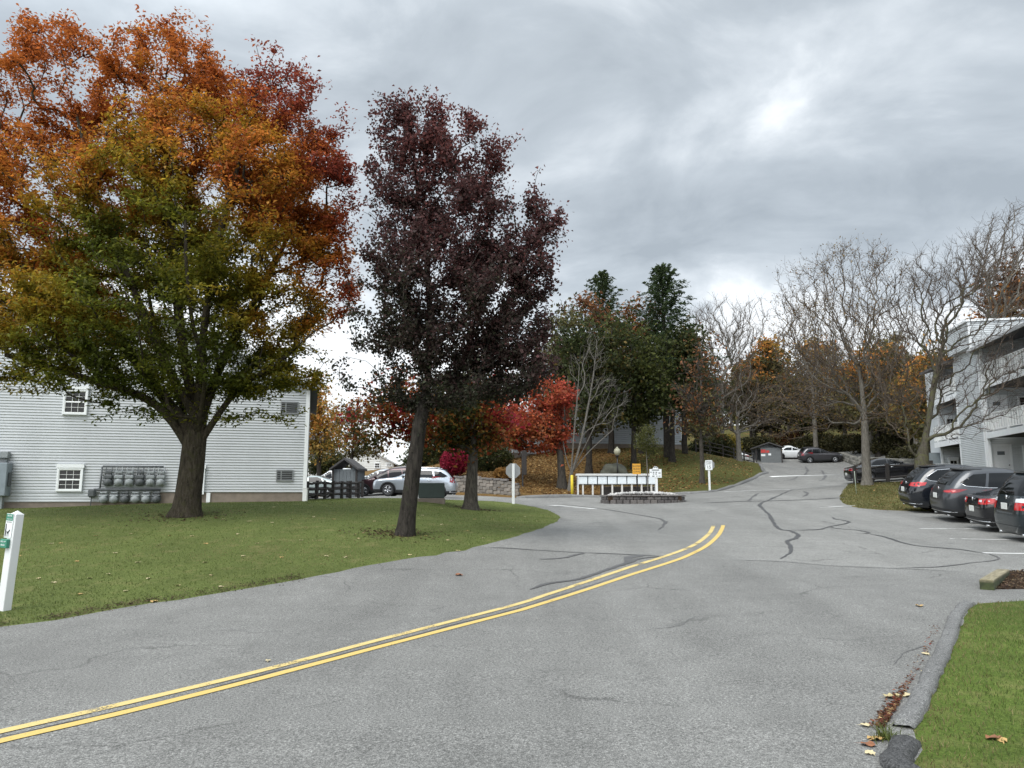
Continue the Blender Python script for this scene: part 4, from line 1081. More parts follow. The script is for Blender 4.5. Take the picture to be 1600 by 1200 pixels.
# ------------------------------------------------------------------ buildings
def siding(mb, x0, x1, z0, z1, y=0.0, lap=.105, depth=.026, lim=None, M=None):
    "lap siding facing -y; lim(z) -> (x0, x1) clips rows under a gable"
    z = z0
    while z < z1 - 1e-4:
        zt = min(z + lap, z1); a0, a1 = (x0, x1); b0, b1 = (x0, x1)
        if lim: a0, a1 = lim(z); b0, b1 = lim(zt)
        if a1 - a0 < .05: break
        lp = lap * .20
        v = [(a0, y - depth, z + lp), (a1, y - depth, z + lp), (b1, y - .004, zt), (b0, y - .004, zt), (a0, y - .002, z), (a1, y - .002, z)]
        if M is not None: v = [M @ Vector(q) for q in v]
        mb.add(v, [(0, 1, 2, 3), (4, 5, 1, 0)]); z = zt
def window(parent, u0, u1, z0, z1, y=0, head=True, cols=3, name='window', M=None):
    "casing, sashes, panes and glazing bars, standing proud of a wall that faces -y"
    I = M if M is not None else Matrix.Identity(4)
    c = .065; m = MB(); v = []
    for yy in (y - .085, y + .02):
        for e in (c, 0): v += [(u0 - e, yy, z0 - e), (u1 + e, yy, z0 - e), (u1 + e, yy, z1 + e), (u0 - e, yy, z1 + e)]
    f = []
    for k in range(4):
        q = (k + 1) % 4; f += [(k, q, 4 + q, 4 + k), (8 + k, 12 + k, 12 + q, 8 + q), (k, 8 + k, 8 + q, q), (4 + k, 4 + q, 12 + q, 12 + k)]
    m.add([I @ Vector(p) for p in v], f)
    o = m.build(name, M_trim, parent)
    if head: m = MB(); m.box(u0 - c - .03, u1 + c + .03, y - .10, y + .02, z1 + c + .002, z1 + c + .14, M=I); m.build('head_trim', M_trim, o)
    zm = (z0 + z1) / 2; s = MB(); t = .026
    for a, b, yy in ((zm, z1, -.046), (z0, zm, -.064)):
        s.box(u0, u0 + t, y + yy - .012, y + yy + .01, a, b, M=I); s.box(u1 - t, u1, y + yy - .012, y + yy + .01, a, b, M=I)
        s.box(u0 + t, u1 - t, y + yy - .012, y + yy + .01, a, a + t, M=I); s.box(u0 + t, u1 - t, y + yy - .012, y + yy + .01, b - t, b, M=I)
        for k in range(1, cols):
            x = u0 + t + (u1 - u0 - 2 * t) * k / cols; s.box(x - .006, x + .006, y + yy - .004, y + yy + .006, a + t, b - t, M=I)
        zz = (a + b) / 2; s.box(u0 + t, u1 - t, y + yy - .003, y + yy + .005, zz - .006, zz + .006, M=I)
    s.build('sash', M_white, o)
    p = MB(); p.box(u0, u1, y - .036, y - .028, z0, z1, M=I); p.build('pane', M_pane, o)
    return o
# --- the grey gabled building behind the big maple -------------------------------
A_ = at(0, 780, 28.3); B_ = at(477, 775, 31.0)
ang = math.atan2(B_[1] - A_[1], B_[0] - A_[0]); ux = np.array((math.cos(ang), math.sin(ang), 0)); nx = np.array((ux[1], -ux[0], 0))
LW = 17.6; O_ = np.array((B_[0], B_[1], 0)) - ux * LW
bl = thing('apartment_building', 'grey clapboard building with gas meters behind the big orange maple', 'building', tuple(O_), ang)
def wallpx(px, py):
    d = ray(px, py); t = ((O_ - np.array((0, 0, EYE))) @ nx) / (d @ nx); p = np.array((0, 0, EYE)) + d * t
    return float((p - O_) @ ux), float(p[2])
zb_r = wallpx(400, 769.5)[1]; zb_l = wallpx(80, 784.5)[1]; u_step = wallpx(247, 775)[0]; u_step2 = wallpx(322, 775)[0]
zE, pitch_r = 6.15, .44
def lim_r(z):
    if z < zE: return (0, LW)
    q = (z - zE) / pitch_r; return (q, LW - q)
m = MB(); siding(m, 0, LW, zb_r, zE + LW / 2 * pitch_r, lim=lim_r)
siding(m, 0, u_step, zb_l, zb_r)
# the east side, seen only from elsewhere
Me = Matrix.Translation((LW, 0, 0)) @ Matrix.Rotation(math.pi / 2, 4, 'Z'); siding(m, 0, 11, zb_r, zE, M=Me)
m.box(0.02, LW - .02, .02, 11, zb_r, zE - .02); m.box(.02, u_step - .01, .02, .3, zb_l, zb_r)
m.build('wall', M_sid_l, bl)
m = MB(); m.box(0.01, u_step, .012, .3, .2, zb_l - .004); m.box(u_step, LW - .01, .012, .3, .2, zb_r - .004); m.box(LW - .3, LW - .04, .3, 11, .2, zb_r); m.build('foundation', M_found, bl)
m = MB(); m.box(LW - .11, LW + .035, -.035, .11, zb_r - .02, zE); m.build('corner_trim', M_trim, bl)
m = MB(); m.box(-.03, .10, -.035, .1, zb_l, zE); m.build('corner_trim', M_trim, bl)
m = MB()
for s in (0, 1):
    x0, x1 = ((-.35, LW / 2) if s == 0 else (LW + .35, LW / 2)); zr = zE + LW / 2 * pitch_r
    z0 = zE - .35 * pitch_r
    v = [(x0, -.35, z0), (x1, -.35, zr), (x1, 11.3, zr), (x0, 11.3, z0)]; v2 = [(a, b, c - .0 + .14) for a, b, c in v]
    m.add(v + v2, [(0, 1, 2, 3), (4, 7, 6, 5), (0, 4, 5, 1), (2, 6, 7, 3), (0, 3, 7, 4), (1, 5, 6, 2)])
rf = m.build('roof', M_roof, bl)
m = MB()
for s in (0, 1):
    x0, x1 = ((-.36, LW / 2) if s == 0 else (LW + .36, LW / 2)); zr = zE + LW / 2 * pitch_r; z0 = zE - .36 * pitch_r
    m.add([(x0, -.37, z0 - .12), (x1, -.37, zr - .12), (x1, -.37, zr + .12), (x0, -.37, z0 + .12), (x0, -.35, z0 - .12), (x1, -.35, zr - .12), (x1, -.35, zr + .12), (x0, -.35, z0 + .12)], [(0, 1, 2, 3), (4, 7, 6, 5), (0, 4, 5, 1), (3, 2, 6, 7), (0, 3, 7, 4), (1, 5, 6, 2)])
m.build('fascia', M_trim, rf)
def winpx(x0, x1, y0, y1, **k):
    a = wallpx(x0, y1); b = wallpx(x1, y0); return window(bl, a[0], b[0], a[1], b[1], y=-.02, **k)
winpx(91, 128, 734, 765); winpx(101, 136, 612, 645); winpx(297, 318, 735, 770, cols=2)
a0 = wallpx(101, 520); window(bl, a0[0], a0[0] + .85, a0[1] - .3, a0[1] + .8, y=-.02)
m = MB(); q = wallpx(320, 775); m.box(q[0] + .06, q[0] + .2, -.045, .03, q[1] - .42, q[1] + .12); m.build('wall_trim', M_trim, bl)
M_ac = mat('ac_metal', (.20, .21, .215), .5, var=.15); M_acd = mat('ac_grille_dark', (.018, .02, .022), .6)
def aircon(px0, px1, py0, py1):
    a = wallpx(px0, py1); b = wallpx(px1, py0); m = MB()
    m.box(a[0] - .04, b[0] + .04, -.06, .02, a[1] - .05, a[1]); m.box(a[0] - .04, b[0] + .04, -.06, .02, b[1], b[1] + .05)
    m.box(a[0] - .04, a[0], -.06, .02, a[1], b[1]); m.box(b[0], b[0] + .04, -.06, .02, a[1], b[1])
    o = m.build('air_conditioner', M_ac, bl)
    g = MB(); g.box(a[0], b[0], -.035, .02, a[1], b[1]); g.build('backing', M_acd, o)
    g = MB()
    for k in range(5):
        z = a[1] + (b[1] - a[1]) * (k + .5) / 5; g.box(a[0], b[0], -.055, -.04, z - .014, z + .008)
    w = b[0] - a[0]; g.box(a[0] + w * .22, a[0] + w * .30, -.058, -.036, a[1], b[1]); g.build('grille', M_ac, o)
aircon(433, 457, 736, 750); aircon(440, 465, 630, 645)
# bank of gas meters on the wall
M_met = mat('meter_grey', (.22, .24, .245), .55, var=.3, scale=14); M_metd = mat('meter_dark', (.07, .078, .082), .6, var=.3, scale=14)
u0, zt = wallpx(162, 728); u1, zm = wallpx(250, 759); _, zl = wallpx(200, 787)
m = MB(); m.tube([(u0, -.10, zt - .02), (u1 + .1, -.10, zt - .02)], .035, 8); m.tube([(u0 - .02, -.10, zt - .02), (u0 - .05, -.10, zm - .1), (u0 - .25, -.10, zm - .15)], .035, 8)
m.tube([(u0 - .25, -.12, zm - .15), (u1 + .05, -.12, zm - .15)], .045, 8)
m.tube([(u0 - .30, -.12, zm - .35), (u0 - .33, -.10, zl - .25)], .02, 6)
m.box(u0 - .42, u0 - .16, -.25, -.03, zm - .45, zm - .12, .06)
mbk = m.build('meter_bank', M_metd, bl)
for row, (ztop, zbot) in enumerate(((zt - .04, zm + .02), (zm - .14, zl + .10))):
    for k in range(6):
        u = u0 + .22 + (u1 - u0 - .18) * k / 5.0 - row * .12; hh = ztop - zbot; g = MB()
        g.tube([(u - .10, -.11, ztop), (u - .10, -.12, ztop - hh * .5)], .022, 6); g.tube([(u + .10, -.11, ztop), (u + .10, -.12, ztop - hh * .5)], .022, 6)
        g.box(u - .12, u + .12, -.17, -.06, ztop - hh * .36, ztop - hh * .22, .015)
        g.box(u - .15, u + .15, -.23, -.05, ztop - hh * .66, ztop - hh * .46, .03)
        g.lathe([(.001, .26), (.10, .25), (.15, .19), (.155, 0)], 14, Matrix.Translation((u, 0, ztop - hh * .84)) @ Matrix.Rotation(math.pi / 2, 4, 'X'))
        g.box(u - .15, u + .15, -.20, -.04, zbot - .02, zbot + hh * .12, .03)
        g.build('gas_meter', M_met if (k + row) % 3 else M_metd, mbk)
m = MB(); m.box(u0 + .1, u1 + .12, -.10, -.025, zm - .06, zm + .03); m.build('shelf', M_met, mbk)
# electrical cabinet at the left edge
a = wallpx(-24, 775); b = wallpx(21, 724); m = MB(); m.box(a[0], b[0], -.55, -.03, a[1], b[1], .02)
cb = m.build('electrical_cabinet', mat('cabinet_grey', (.19, .225, .25), .5, var=.12, scale=3), bl)
m = MB(); m.box(b[0], b[0] + .07, -.42, -.25, (a[1] + b[1]) / 2 - .25, (a[1] + b[1]) / 2 + .25, .02); m.build('latch', M_metd, cb)
m = MB(); m.box(b[0] - .30, b[0] - .12, -.40, -.2, .6, a[1]); m.build('leg', M_met, cb); m = MB(); m.box(a[0] + .1, b[0] - .1, -.3, -.03, b[1] + .18, b[1] + .42, .02); m.tube([(b[0] - .2, -.12, b[1]), (b[0] - .2, -.12, b[1] + .2)], .04, 6); m.build('conduit', M_met, cb)

# --- right: three storeys of balconies ------------------------------------------------
P0 = np.array((24.55, 34.0)); dirf = np.array((.194, .981)); angR = math.atan2(dirf[1], dirf[0])
ZG = 2.28; ST = 2.74
br = thing('apartment_building', 'sage clapboard apartment block with white balconies at the right edge', 'building', (P0[0], P0[1], 0), angR)
# local: x along the facade away from the camera, +y outwards; shapes are written facing -y and mirrored with MR
MR = Matrix.Rotation(math.pi, 4, 'Z')        # facing +y: (x, y) -> (-x, -y)
def RB(m, x0, x1, y0, y1, z0, z1): m.box(x0, x1, y0, y1, z0, z1)
Zf = [ZG, ZG + ST, ZG + 2 * ST, 9.95]
U1, U2, U3, UN, DP = 8.75, 12.4, 16.9, -7.0, 3.6
def toward(u): return Matrix.Translation((u, 0, 0)) @ Matrix.Rotation(-math.pi / 2, 4, 'Z')   # local x runs inwards, face looks at the camera
def away(u): return Matrix.Translation((u, -DP, 0)) @ Matrix.Rotation(math.pi / 2, 4, 'Z')
m = MB()
siding(m, -U2, -U1, ZG, Zf[3], y=-.02, M=MR)                                     # the pier
siding(m, -U1, -UN, ZG, Zf[3], y=DP, M=MR); siding(m, -U3, -U2, ZG, Zf[3], y=DP, M=MR)   # recessed walls
siding(m, 0, DP, ZG, Zf[3], y=-.004, M=toward(U1)); siding(m, 0, DP, ZG, Zf[3], y=-.004, M=away(U2))
siding(m, .32, 6.0, ZG, Zf[3], y=-.02, M=toward(U3))
m.box(UN, U3 + 2.0, -11, -DP - .03, ZG - .6, Zf[3] - .02); m.box(U1 + .03, U2 - .03, -DP - .03, -.03, ZG - .6, Zf[3] - .02); m.box(U3 + .03, U3 + 2.0, -DP - .03, -.34, ZG - .6, Zf[3] - .02)
m.build('wall', M_sid_r, br)
m = MB()
for a_ in ((U1 - .09, U1 + .09, -.10, .045), (U2 - .09, U2 + .09, -.10, .045), (U1 - .34, U1 - .20, -.12, .03), (U3 - .06, U3 + .06, -.42, -.30), (UN + 2.53, UN + 2.67, -.12, .03), (2.13, 2.27, -.12, .03)):
    m = MB(); m.box(*a_, ZG, Zf[3]); m.build('corner_trim', M_trim, br)
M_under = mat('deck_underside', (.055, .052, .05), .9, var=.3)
def balcony(ua, ub, z, far=False):
    m = MB(); m.box(ua, ub, -DP + .03, .02, z - .04, z); m.box(ua, ub, .02, .06, z - .30, z + .03)
    o = m.build('balcony', M_trim, br)
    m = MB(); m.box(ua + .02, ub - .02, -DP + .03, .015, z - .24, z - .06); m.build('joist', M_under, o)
    m = MB(); m.box(ua, ub, -.045, .055, z + .98, z + 1.03); m.box(ua, ub, -.02, .03, z + .12, z + .17)
    n = int((ub - ua) / .30)
    for k in range(n + 1):
        x = ua + (ub - ua) * k / n; p_ = k % 6 == 0; w = .075 if p_ else .055
        m.box(x - w, x + w, -.045 if p_ else -.022, .053 if p_ else .034, z + (.03 if p_ else .17), z + .98)
    m.build('railing', M_white, o)
for z in Zf[1:3]:
    balcony(UN, U1 - .35, z); balcony(U2 + .10, U3 - .07, z)
M_door = mat('white_door', (.70, .71, .72), .4, var=.05); M_num = mat('door_plaque', (.11, .12, .13), .5, var=.3, scale=30)
def door(z, T):
    d = .72; y = -.03; m = MB(); m.box(d - .43, d + .43, y - .01, y + .03, z + .02, z + 2.05, M=T); o = m.build('door', M_door, br)
    m = MB(); m.box(d - .54, d - .43, y - .03, y + .03, z, z + 2.15, M=T); m.box(d + .43, d + .54, y - .03, y + .03, z, z + 2.15, M=T); m.box(d - .43, d + .43, y - .03, y + .03, z + 2.05, z + 2.15, M=T); m.build('door_frame', M_trim, o)
    m = MB(); m.box(d - .20, d + .17, y - .025, y - .012, z + 1.56, z + 1.76, M=T); pq = m.build('plaque', M_num, o)
    m = MB(); m.lathe([(.001, .07), (.03, .06), (.03, .02), (.012, 0)], 10, T @ Matrix.Translation((d + .34, y - .01, z + 1.0)) @ Matrix.Rotation(math.pi / 2, 4, 'X')); m.build('handle', M_black, o)
for z in Zf[:3]:
    door(z, toward(U1)); window(br, 1.85, 3.1, z + .7, z + 2.0, y=-.03, head=False, cols=2, M=toward(U1))
    window(br, .80, 1.22, z + .72, z + 1.62, y=-.04, head=True, cols=2, M=toward(U3))
    for u in (5.0, 1.0, -3.0): window(br, -u - .75, -u + .75, z + .55, z + 2.0, y=DP - .02, head=False, cols=2, M=MR)
# top floor roof and the boxy tower over the pier
m = MB(); zr = Zf[3] + 1.25
for ua, ub in ((UN - .3, U1 - .05), (U2 - .1, U3 + .25)):
    for y0, y1, za in ((.55, -5.6, Zf[3] - .35), (-11.6, -5.6, Zf[3] - .30)):
        v = [(ua, y0, za), (ub, y0, za), (ub, y1, zr), (ua, y1, zr)]; v2 = [(a, b, c + .16) for a, b, c in v]
        m.add(v + v2, [(0, 1, 2, 3), (4, 7, 6, 5), (0, 4, 5, 1), (2, 6, 7, 3), (0, 3, 7, 4), (1, 5, 6, 2)])
m.build('roof', M_roof, br)
m = MB(); m.box(UN + .01, U3 + 1.98, -10.98, -DP - .06, -.6, ZG - .604); m.box(UN + .01, U3 - .3, -DP - .055, -.01, -.6, ZG - .02); m.build('foundation', M_found, br)
m = MB(); Mn = toward(UN - .03)
siding(m, DP, 11.0, ZG - .4, Zf[3] - .04, y=-.004, M=Mn)
siding(m, 0, 11.0, Zf[3] - .04, zr + .2, y=-.004, lim=lambda z: (max(0, (z - Zf[3] + .30) / 1.6 * 6.1), 11.0 - max(0, (z - Zf[3] + .30) / 1.6 * 5.6)), M=Mn)
m.build('wall', M_sid_r, br)
m = MB(); m.box(UN - .5, U1 - .05, .552, .60, Zf[3] - .36, Zf[3] - .20); m.build('gutter', mat('gutter_grey', (.42, .43, .44), .5), br)
TU = U1 - .10; ZT = Zf[3] + 1.42
m = MB(); siding(m, -.40, 2.55, Zf[3] - .5, ZT, y=-.02, M=toward(TU)); siding(m, -U2 + .3, -TU, Zf[3] - .02, ZT, y=-.42, M=MR)
m.box(TU + .03, U2 - .3, -2.52, .38, Zf[3] + .0, ZT - .02); tw = m.build('tower', M_sid_r, br)
m = MB(); m.box(-.44, -.32, -.05, .06, Zf[3] - .5, ZT, M=toward(TU)); m.box(2.47, 2.59, -.05, .06, Zf[3] - .5, ZT, M=toward(TU)); m.box(-.55, 2.7, -.12, 3.6, ZT + .004, ZT + .12, M=toward(TU)); m.build('corner_trim', M_trim, tw)
for k_, (u, y_) in enumerate(((7.4, -1.6), (5.6, -.7))):
    m = MB(); m.tube([(u, y_, Zf[1] - .25), (u, y_, Zf[1] - .42)], .01, 5); m.lathe([(.02, 0), (.06, -.04), (.07, -.18), (.03, -.24), (.001, -.25)], 10, Matrix.Translation((u, y_, Zf[1] - .42))); m.build('lantern', M_clear, br)
m = MB(); m.box(U2 + .25, U2 + .75, -.9, -.5, ZG + .25, ZG + 1.75, .08); m.build('red_panel', mat('red_cover', (.25, .03, .025), .6, var=.3), br)
m = MB(); m.box(U3 + .2, U3 + 1.7, -2.6, .25, ZG - .4, ZG + 2.15); m.build('utility_closet', mat('closet_grey', (.19, .22, .235), .6, var=.1), br)

# --- the apartment block half hidden on the mound ------------------------------------
def simple_block(label, o, a, L, D, z0, z1, sid, storeys, win_u, roofh=2.6, found=.6, trim=True, name='apartment_building', lap=.16):
    r = thing(name, label, 'building', (o[0], o[1], 0), a); m = MB()
    siding(m, 0, L, z0 + found, z1, lap=lap); Ms = Matrix.Translation((L, 0, 0)) @ Matrix.Rotation(math.pi / 2, 4, 'Z'); siding(m, 0, D, z0 + found, z1, lap=lap, lim=None, M=Ms)
    Ms = Matrix.Translation((0, D, 0)) @ Matrix.Rotation(-math.pi / 2, 4, 'Z'); siding(m, 0, D, z0 + found, z1, lap=lap, M=Ms)
    m.add([(L, 0, z1), (L, D, z1), (L, D / 2, z1 + roofh), (0, 0, z1), (0, D, z1), (0, D / 2, z1 + roofh)], [(0, 1, 2), (3, 5, 4)])
    m.build('wall', sid, r)
    m = MB(); m.box(.03, L - .03, .03, D - .03, z0 - 1.5, z0 + found); m.build('foundation', M_found, r)
    m = MB(); 
    for x in (0, L): m.box(x - .08, x + .08, -.05, .1, z0 + found, z1)
    m.build('corner_trim', M_trim, r)
    m = MB(); e = .4; zz = z1 - e * roofh / (D / 2)
    for y0, y1 in ((-e, D / 2), (D + e, D / 2)):
        v = [(-e, y0, zz), (L + e, y0, zz), (L + e, y1, z1 + roofh), (-e, y1, z1 + roofh)]; v2 = [(a_, b_, c_ + .16) for a_, b_, c_ in v]
        m.add(v + v2, [(0, 1, 2, 3), (4, 7, 6, 5), (0, 4, 5, 1), (2, 6, 7, 3), (0, 3, 7, 4), (1, 5, 6, 2)])
    m.build('roof', M_roof, r)
    sh = (z1 - z0 - found) / storeys
    for s in range(storeys):
        for u in win_u: window(r, u, u + .9, z0 + found + s * sh + .9, z0 + found + s * sh + 2.15, y=-.02, head=False, cols=2)
    return r
M_sid_m = mat_siding('siding_deep_grey', (.36, .39, .42))  # deeper blue-grey siding of the block on the mound
p = at(1066, 700, 71); q = at(868, 702, 69); L_ = math.dist(p[:2], q[:2])
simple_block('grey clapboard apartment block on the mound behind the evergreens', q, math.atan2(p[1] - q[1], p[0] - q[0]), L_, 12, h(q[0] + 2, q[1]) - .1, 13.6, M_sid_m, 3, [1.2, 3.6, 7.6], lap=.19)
# white porch wing left of it
p = at(866, 702, 67); q = at(800, 704, 63); L_ = math.dist(p[:2], q[:2])
simple_block('low white wing showing below the red leaves on the mound', q, math.atan2(p[1] - q[1], p[0] - q[0]), L_, 7, h(q[0] + 1, q[1]) - .2, 7.2, M_sid_r, 1, [.7, 2.0], roofh=1.6, lap=.16)
# --- white house far left -----------------------------------------------------------------
M_sidw = mat_siding('siding_white', (.66, .665, .64))
hw = thing('house', 'white gabled house far beyond the parked cars', 'building', tuple(np.r_[at(563, 755, 104)[:2], 0]), rad(4))
Wd = (at(613, 755, 104) - at(563, 755, 104))[0] * 1.02; zl_ = at(590, 757, 104)[2] - 1; ze_ = at(600, 724, 104)[2]; zr_ = at(580, 703, 104)[2]
m = MB(); xr = Wd * .22
def limh(z):
    if z < ze_: return (-7.5, Wd)
    t = (z - ze_) / (zr_ - ze_); return (-7.5 + t * (xr + 7.5), Wd - t * (Wd - xr))
siding(m, -7.5, Wd, zl_, zr_, lap=.24, depth=.03, lim=limh); m.box(-7.48, Wd - .02, .03, 10, zl_, ze_)
m.build('wall', M_sidw, hw)
m = MB()
for x0, x1 in ((Wd + .4, xr), (-7.9, xr)):
    sl = (zr_ - ze_) / abs(xr - (Wd if x0 > 0 else -7.5)); z0 = ze_ - .4 * sl
    v = [(x0, -.35, z0), (x1, -.35, zr_), (x1, 10.3, zr_), (x0, 10.3, z0)]; v2 = [(a_, b_, c_ + .18) for a_, b_, c_ in v]
    m.add(v + v2, [(0, 1, 2, 3), (4, 7, 6, 5), (0, 4, 5, 1), (2, 6, 7, 3), (0, 3, 7, 4), (1, 5, 6, 2)])
m.build('roof', mat('pale_roof', (.36, .365, .37), .8, var=.15), hw)
for u, z0, z1 in ((Wd * .50, at(590, 731, 104)[2], at(590, 724, 104)[2]), (Wd * .86, at(606, 728, 104)[2], at(606, 724.5, 104)[2]), (-.4, at(606, 744, 104)[2], at(606, 740, 104)[2])):
    window(hw, u - .32, u + .32, z0, z1, y=-.03, head=False, cols=2)
# building glimpsed by the corner of the grey block
p = at(494, 745, 92); q = at(462, 745, 92)
simple_block('pale house glimpsed past the corner of the grey building', q, 0.05, p[0] - q[0], 9, at(480, 762, 92)[2], at(480, 700, 92)[2], M_sidw, 2, [.5, 1.5], roofh=2.0, lap=.25)

# ------------------------------------------------------------------ signs, posts, mailboxes, walls, fences
M_green = mat('sign_green', (.035, .20, .13), .45, var=.12, scale=20)
M_signw = mat('sign_white', (.68, .70, .70), .45, var=.07, scale=12)
M_alu = mat('sign_back_metal', (.26, .265, .265), .45, metal=.5, var=.10, scale=6)
M_orange = mat('sign_amber', (.62, .30, .02), .45, var=.10, scale=8)
M_ink = mat('sign_ink', (.02, .022, .024), .6)
M_yelp = mat('bollard_yellow', (.66, .50, .03), .5, var=.12)
def gat(px, py, Y):
    p = at(px, py, Y); return np.array((p[0], p[1], gz(p[0], p[1])))
# white dog-notice post at the left edge
pb = gp(6, 955)
d0 = thing('sign_post', 'white wooden post with green dog notices at the left edge of the lawn', 'sign post', tuple(pb), rot=(rad(-1.0), rad(2.4), rad(-20)))
m = MB(); hgt = 1.30; w = .062
m.box(-w, w, -w, w, -.1, hgt, .006); m.add([(-w, -w, hgt), (w, -w, hgt), (w, w, hgt), (-w, w, hgt), (0, 0, hgt + .055)], [(0, 1, 4), (1, 2, 4), (2, 3, 4), (3, 0, 4)])
m.build('post', M_whitepost, d0)
m = MB(); m.box(-.105, .030, -.072, -.064, .98, 1.31, .003); sg = m.build('notice', M_signw, d0)
m = MB(); m.box(-.100, .026, -.0745, -.0725, 1.215, 1.305); m.build('notice_band', M_green, sg)
lettering('PLEASE', .028, facing(-.037, -.0748, 1.280), M_signw, sg); lettering('CURB YOUR', .017, facing(-.037, -.0748, 1.235), M_signw, sg)
lettering('DOG ON LEASH', .013, facing(-.037, -.0728, 1.195), M_ink, sg)
m = MB(); m.prism([(-.088, .995), (-.072, .995), (-.070, 1.08), (-.078, 1.17), (-.088, 1.17), (-.092, 1.08)], -.0745, -.0722)
m.prism([(-.05, 1.03), (-.02, 1.05), (-.008, 1.075), (0, 1.07), (-.004, 1.09), (-.018, 1.092), (-.028, 1.072), (-.052, 1.06), (-.064, 1.075)], -.0745, -.0722)
m.prism([(-.048, 1.035), (-.042, 1.035), (-.044, .998), (-.05, .998)], -.0745, -.0722); m.prism([(-.026, 1.045), (-.02, 1.045), (-.018, .998), (-.025, .998)], -.0745, -.0722); m.build('dog_silhouette', M_ink, sg)
m = MB(); m.box(-.110, .022, -.115, -.064, .845, .965, .006); gb = m.build('bag_box', M_green, d0)
lettering('PICK UP', .026, facing(-.045, -.117, .93), M_signw, gb); lettering('BAGS', .030, facing(-.045, -.117, .885), M_signw, gb)
# stop sign seen from behind
def octagon(r): return [(r * math.cos(math.pi / 8 + k * math.pi / 4), r * math.sin(math.pi / 8 + k * math.pi / 4)) for k in range(8)]
p = gp(802, 787.3)
st = thing('stop_sign', 'stop sign seen from behind on a white post at the lawn corner', 'stop sign', tuple(p), rad(8))
zc_ = at(803, 735.5, p[1])[2] - p[2]
m = MB(); m.box(-.055, .055, -.055, .055, -.2, zc_ + .30, .008); m.build('post', M_whitepost, st)
m = MB(); m.prism(octagon(.345), .058, .064, Matrix.Translation((0, 0, zc_))); pn = m.build('sign_panel', M_alu, st)
m = MB(); m.prism(octagon(.335), .0645, .067, Matrix.Translation((0, 0, zc_))); m.build('red_face', mat('sign_red', (.45, .02, .025), .4), pn)
MB_ = Matrix.Translation((0, .068, zc_)) @ Matrix.Rotation(math.pi, 4, 'Z') @ FACE_Y
lettering('STOP', .26, MB_, M_signw, pn)
# speed limit sign on a white post, another octagon on its back
p = gp(1109, 768)
sp_ = thing('speed_sign', 'white speed limit sign on a white post at the foot of the mound', 'road sign', tuple(p), rad(-6))
zc_ = at(1107, 727, p[1])[2] - p[2]
m = MB(); m.box(-.06, .06, -.05, .05, -.2, zc_ + .1, .008); m.build('post', M_whitepost, sp_)
m = MB(); m.box(-.22, .20, -.075, -.068, zc_ - .29, zc_ + .30, .003); pn = m.build('sign_panel', M_signw, sp_)
lettering('SPEED', .13, facing(-.01, -.078, zc_ + .20), M_ink, pn); lettering('LIMIT', .13, facing(-.01, -.078, zc_ + .08), M_ink, pn); lettering('15', .27, facing(-.01, -.078, zc_ - .12), M_ink, pn)
m = MB(); m.prism(octagon(.33), .055, .062, Matrix.Translation((.04, 0, zc_ + .02))); m.build('rear_panel', M_alu, sp_)
# island planter with stones, signs and a young tree
pc = np.array((at(1004, 786, 36.3)[0], 36.3)); hi_ = gz(*pc)
pl = thing('stone_planter', 'low stacked stone planter filled with white rocks in the road junction', 'planter', (pc[0], pc[1], hi_), rad(-4))
M_blk = mat_stone('planter_block', ((.075, .068, .066), (.115, .104, .10), (.15, .135, .125)), 8)
M_cap = mat_stone('planter_cap', ((.12, .11, .105), (.15, .138, .13), (.18, .165, .155)), 8)
r_ = np.random.default_rng(3)
def ell(a, A, B, n=3.0): return np.array((np.sign(math.cos(a)) * abs(math.cos(a)) ** (2 / n) * A, np.sign(math.sin(a)) * abs(math.sin(a)) ** (2 / n) * B))
def block_ring(A, B, z0, z1, step, th, gap=.008, b=.02, seed=0):
    m = MB(); r = np.random.default_rng(seed); aa = np.linspace(0, 2 * math.pi, 400); P = np.array([ell(a, A, B) for a in aa]); S_ = np.r_[0, np.cumsum(np.linalg.norm(np.diff(P, axis=0), axis=1))]
    s = r.uniform(0, step)
    tot = S_[-1]; n = int(tot / step)
    for k in range(n):
        c = (s + k * tot / n) % tot; p = np.array((np.interp(c, S_, P[:, 0]), np.interp(c, S_, P[:, 1]))); q = np.array((np.interp((c + .05) % tot, S_, P[:, 0]), np.interp((c + .05) % tot, S_, P[:, 1])))
        a = math.atan2(q[1] - p[1], q[0] - p[0]); w = tot / n / 2 - gap; j = r.normal(0, .012)
        m.box(-w, w, -th / 2 + j, th / 2 + j, z0 + gap * .5, z1 - gap * .5, b, Matrix.Translation((p[0], p[1], 0)) @ Matrix.Rotation(a, 4, 'Z'))
    return m
m = block_ring(1.83, 1.30, -.2, .12, .30, .22, seed=1); m2 = block_ring(1.80, 1.27, .12, .27, .30, .22, seed=2)
m.add(m2.v, m2.f); wl_ = m.build('wall', M_blk, pl)
block_ring(1.83, 1.30, .275, .345, .42, .30, seed=5).build('cap_stone', M_cap, pl)
m = MB()
for k in range(320):
    a = r_.uniform(0, 6.28); q = ell(a, 1.60, 1.08) * math.sqrt(r_.random()); s = r_.uniform(.04, .10); zz = .31 + .12 * (1 - (q[0] / 1.7) ** 2)
    m.box(-s, s, -s * .8, s * .8, -s * .6, s * .6, s * .4, Matrix.Translation((q[0], q[1], zz)) @ Matrix.Rotation(r_.uniform(0, 6), 4, (r_.random(), r_.random(), 1)))
o = m.build('rock', mat_stone('white_rock', ((.26, .25, .24), (.38, .37, .355), (.50, .485, .47)), 9), pl); o['kind'] = 'stuff'
m = MB(); m.box(-1.65, 1.65, -1.1, 1.1, .1, .28); m.build('soil', M_mulch, pl)
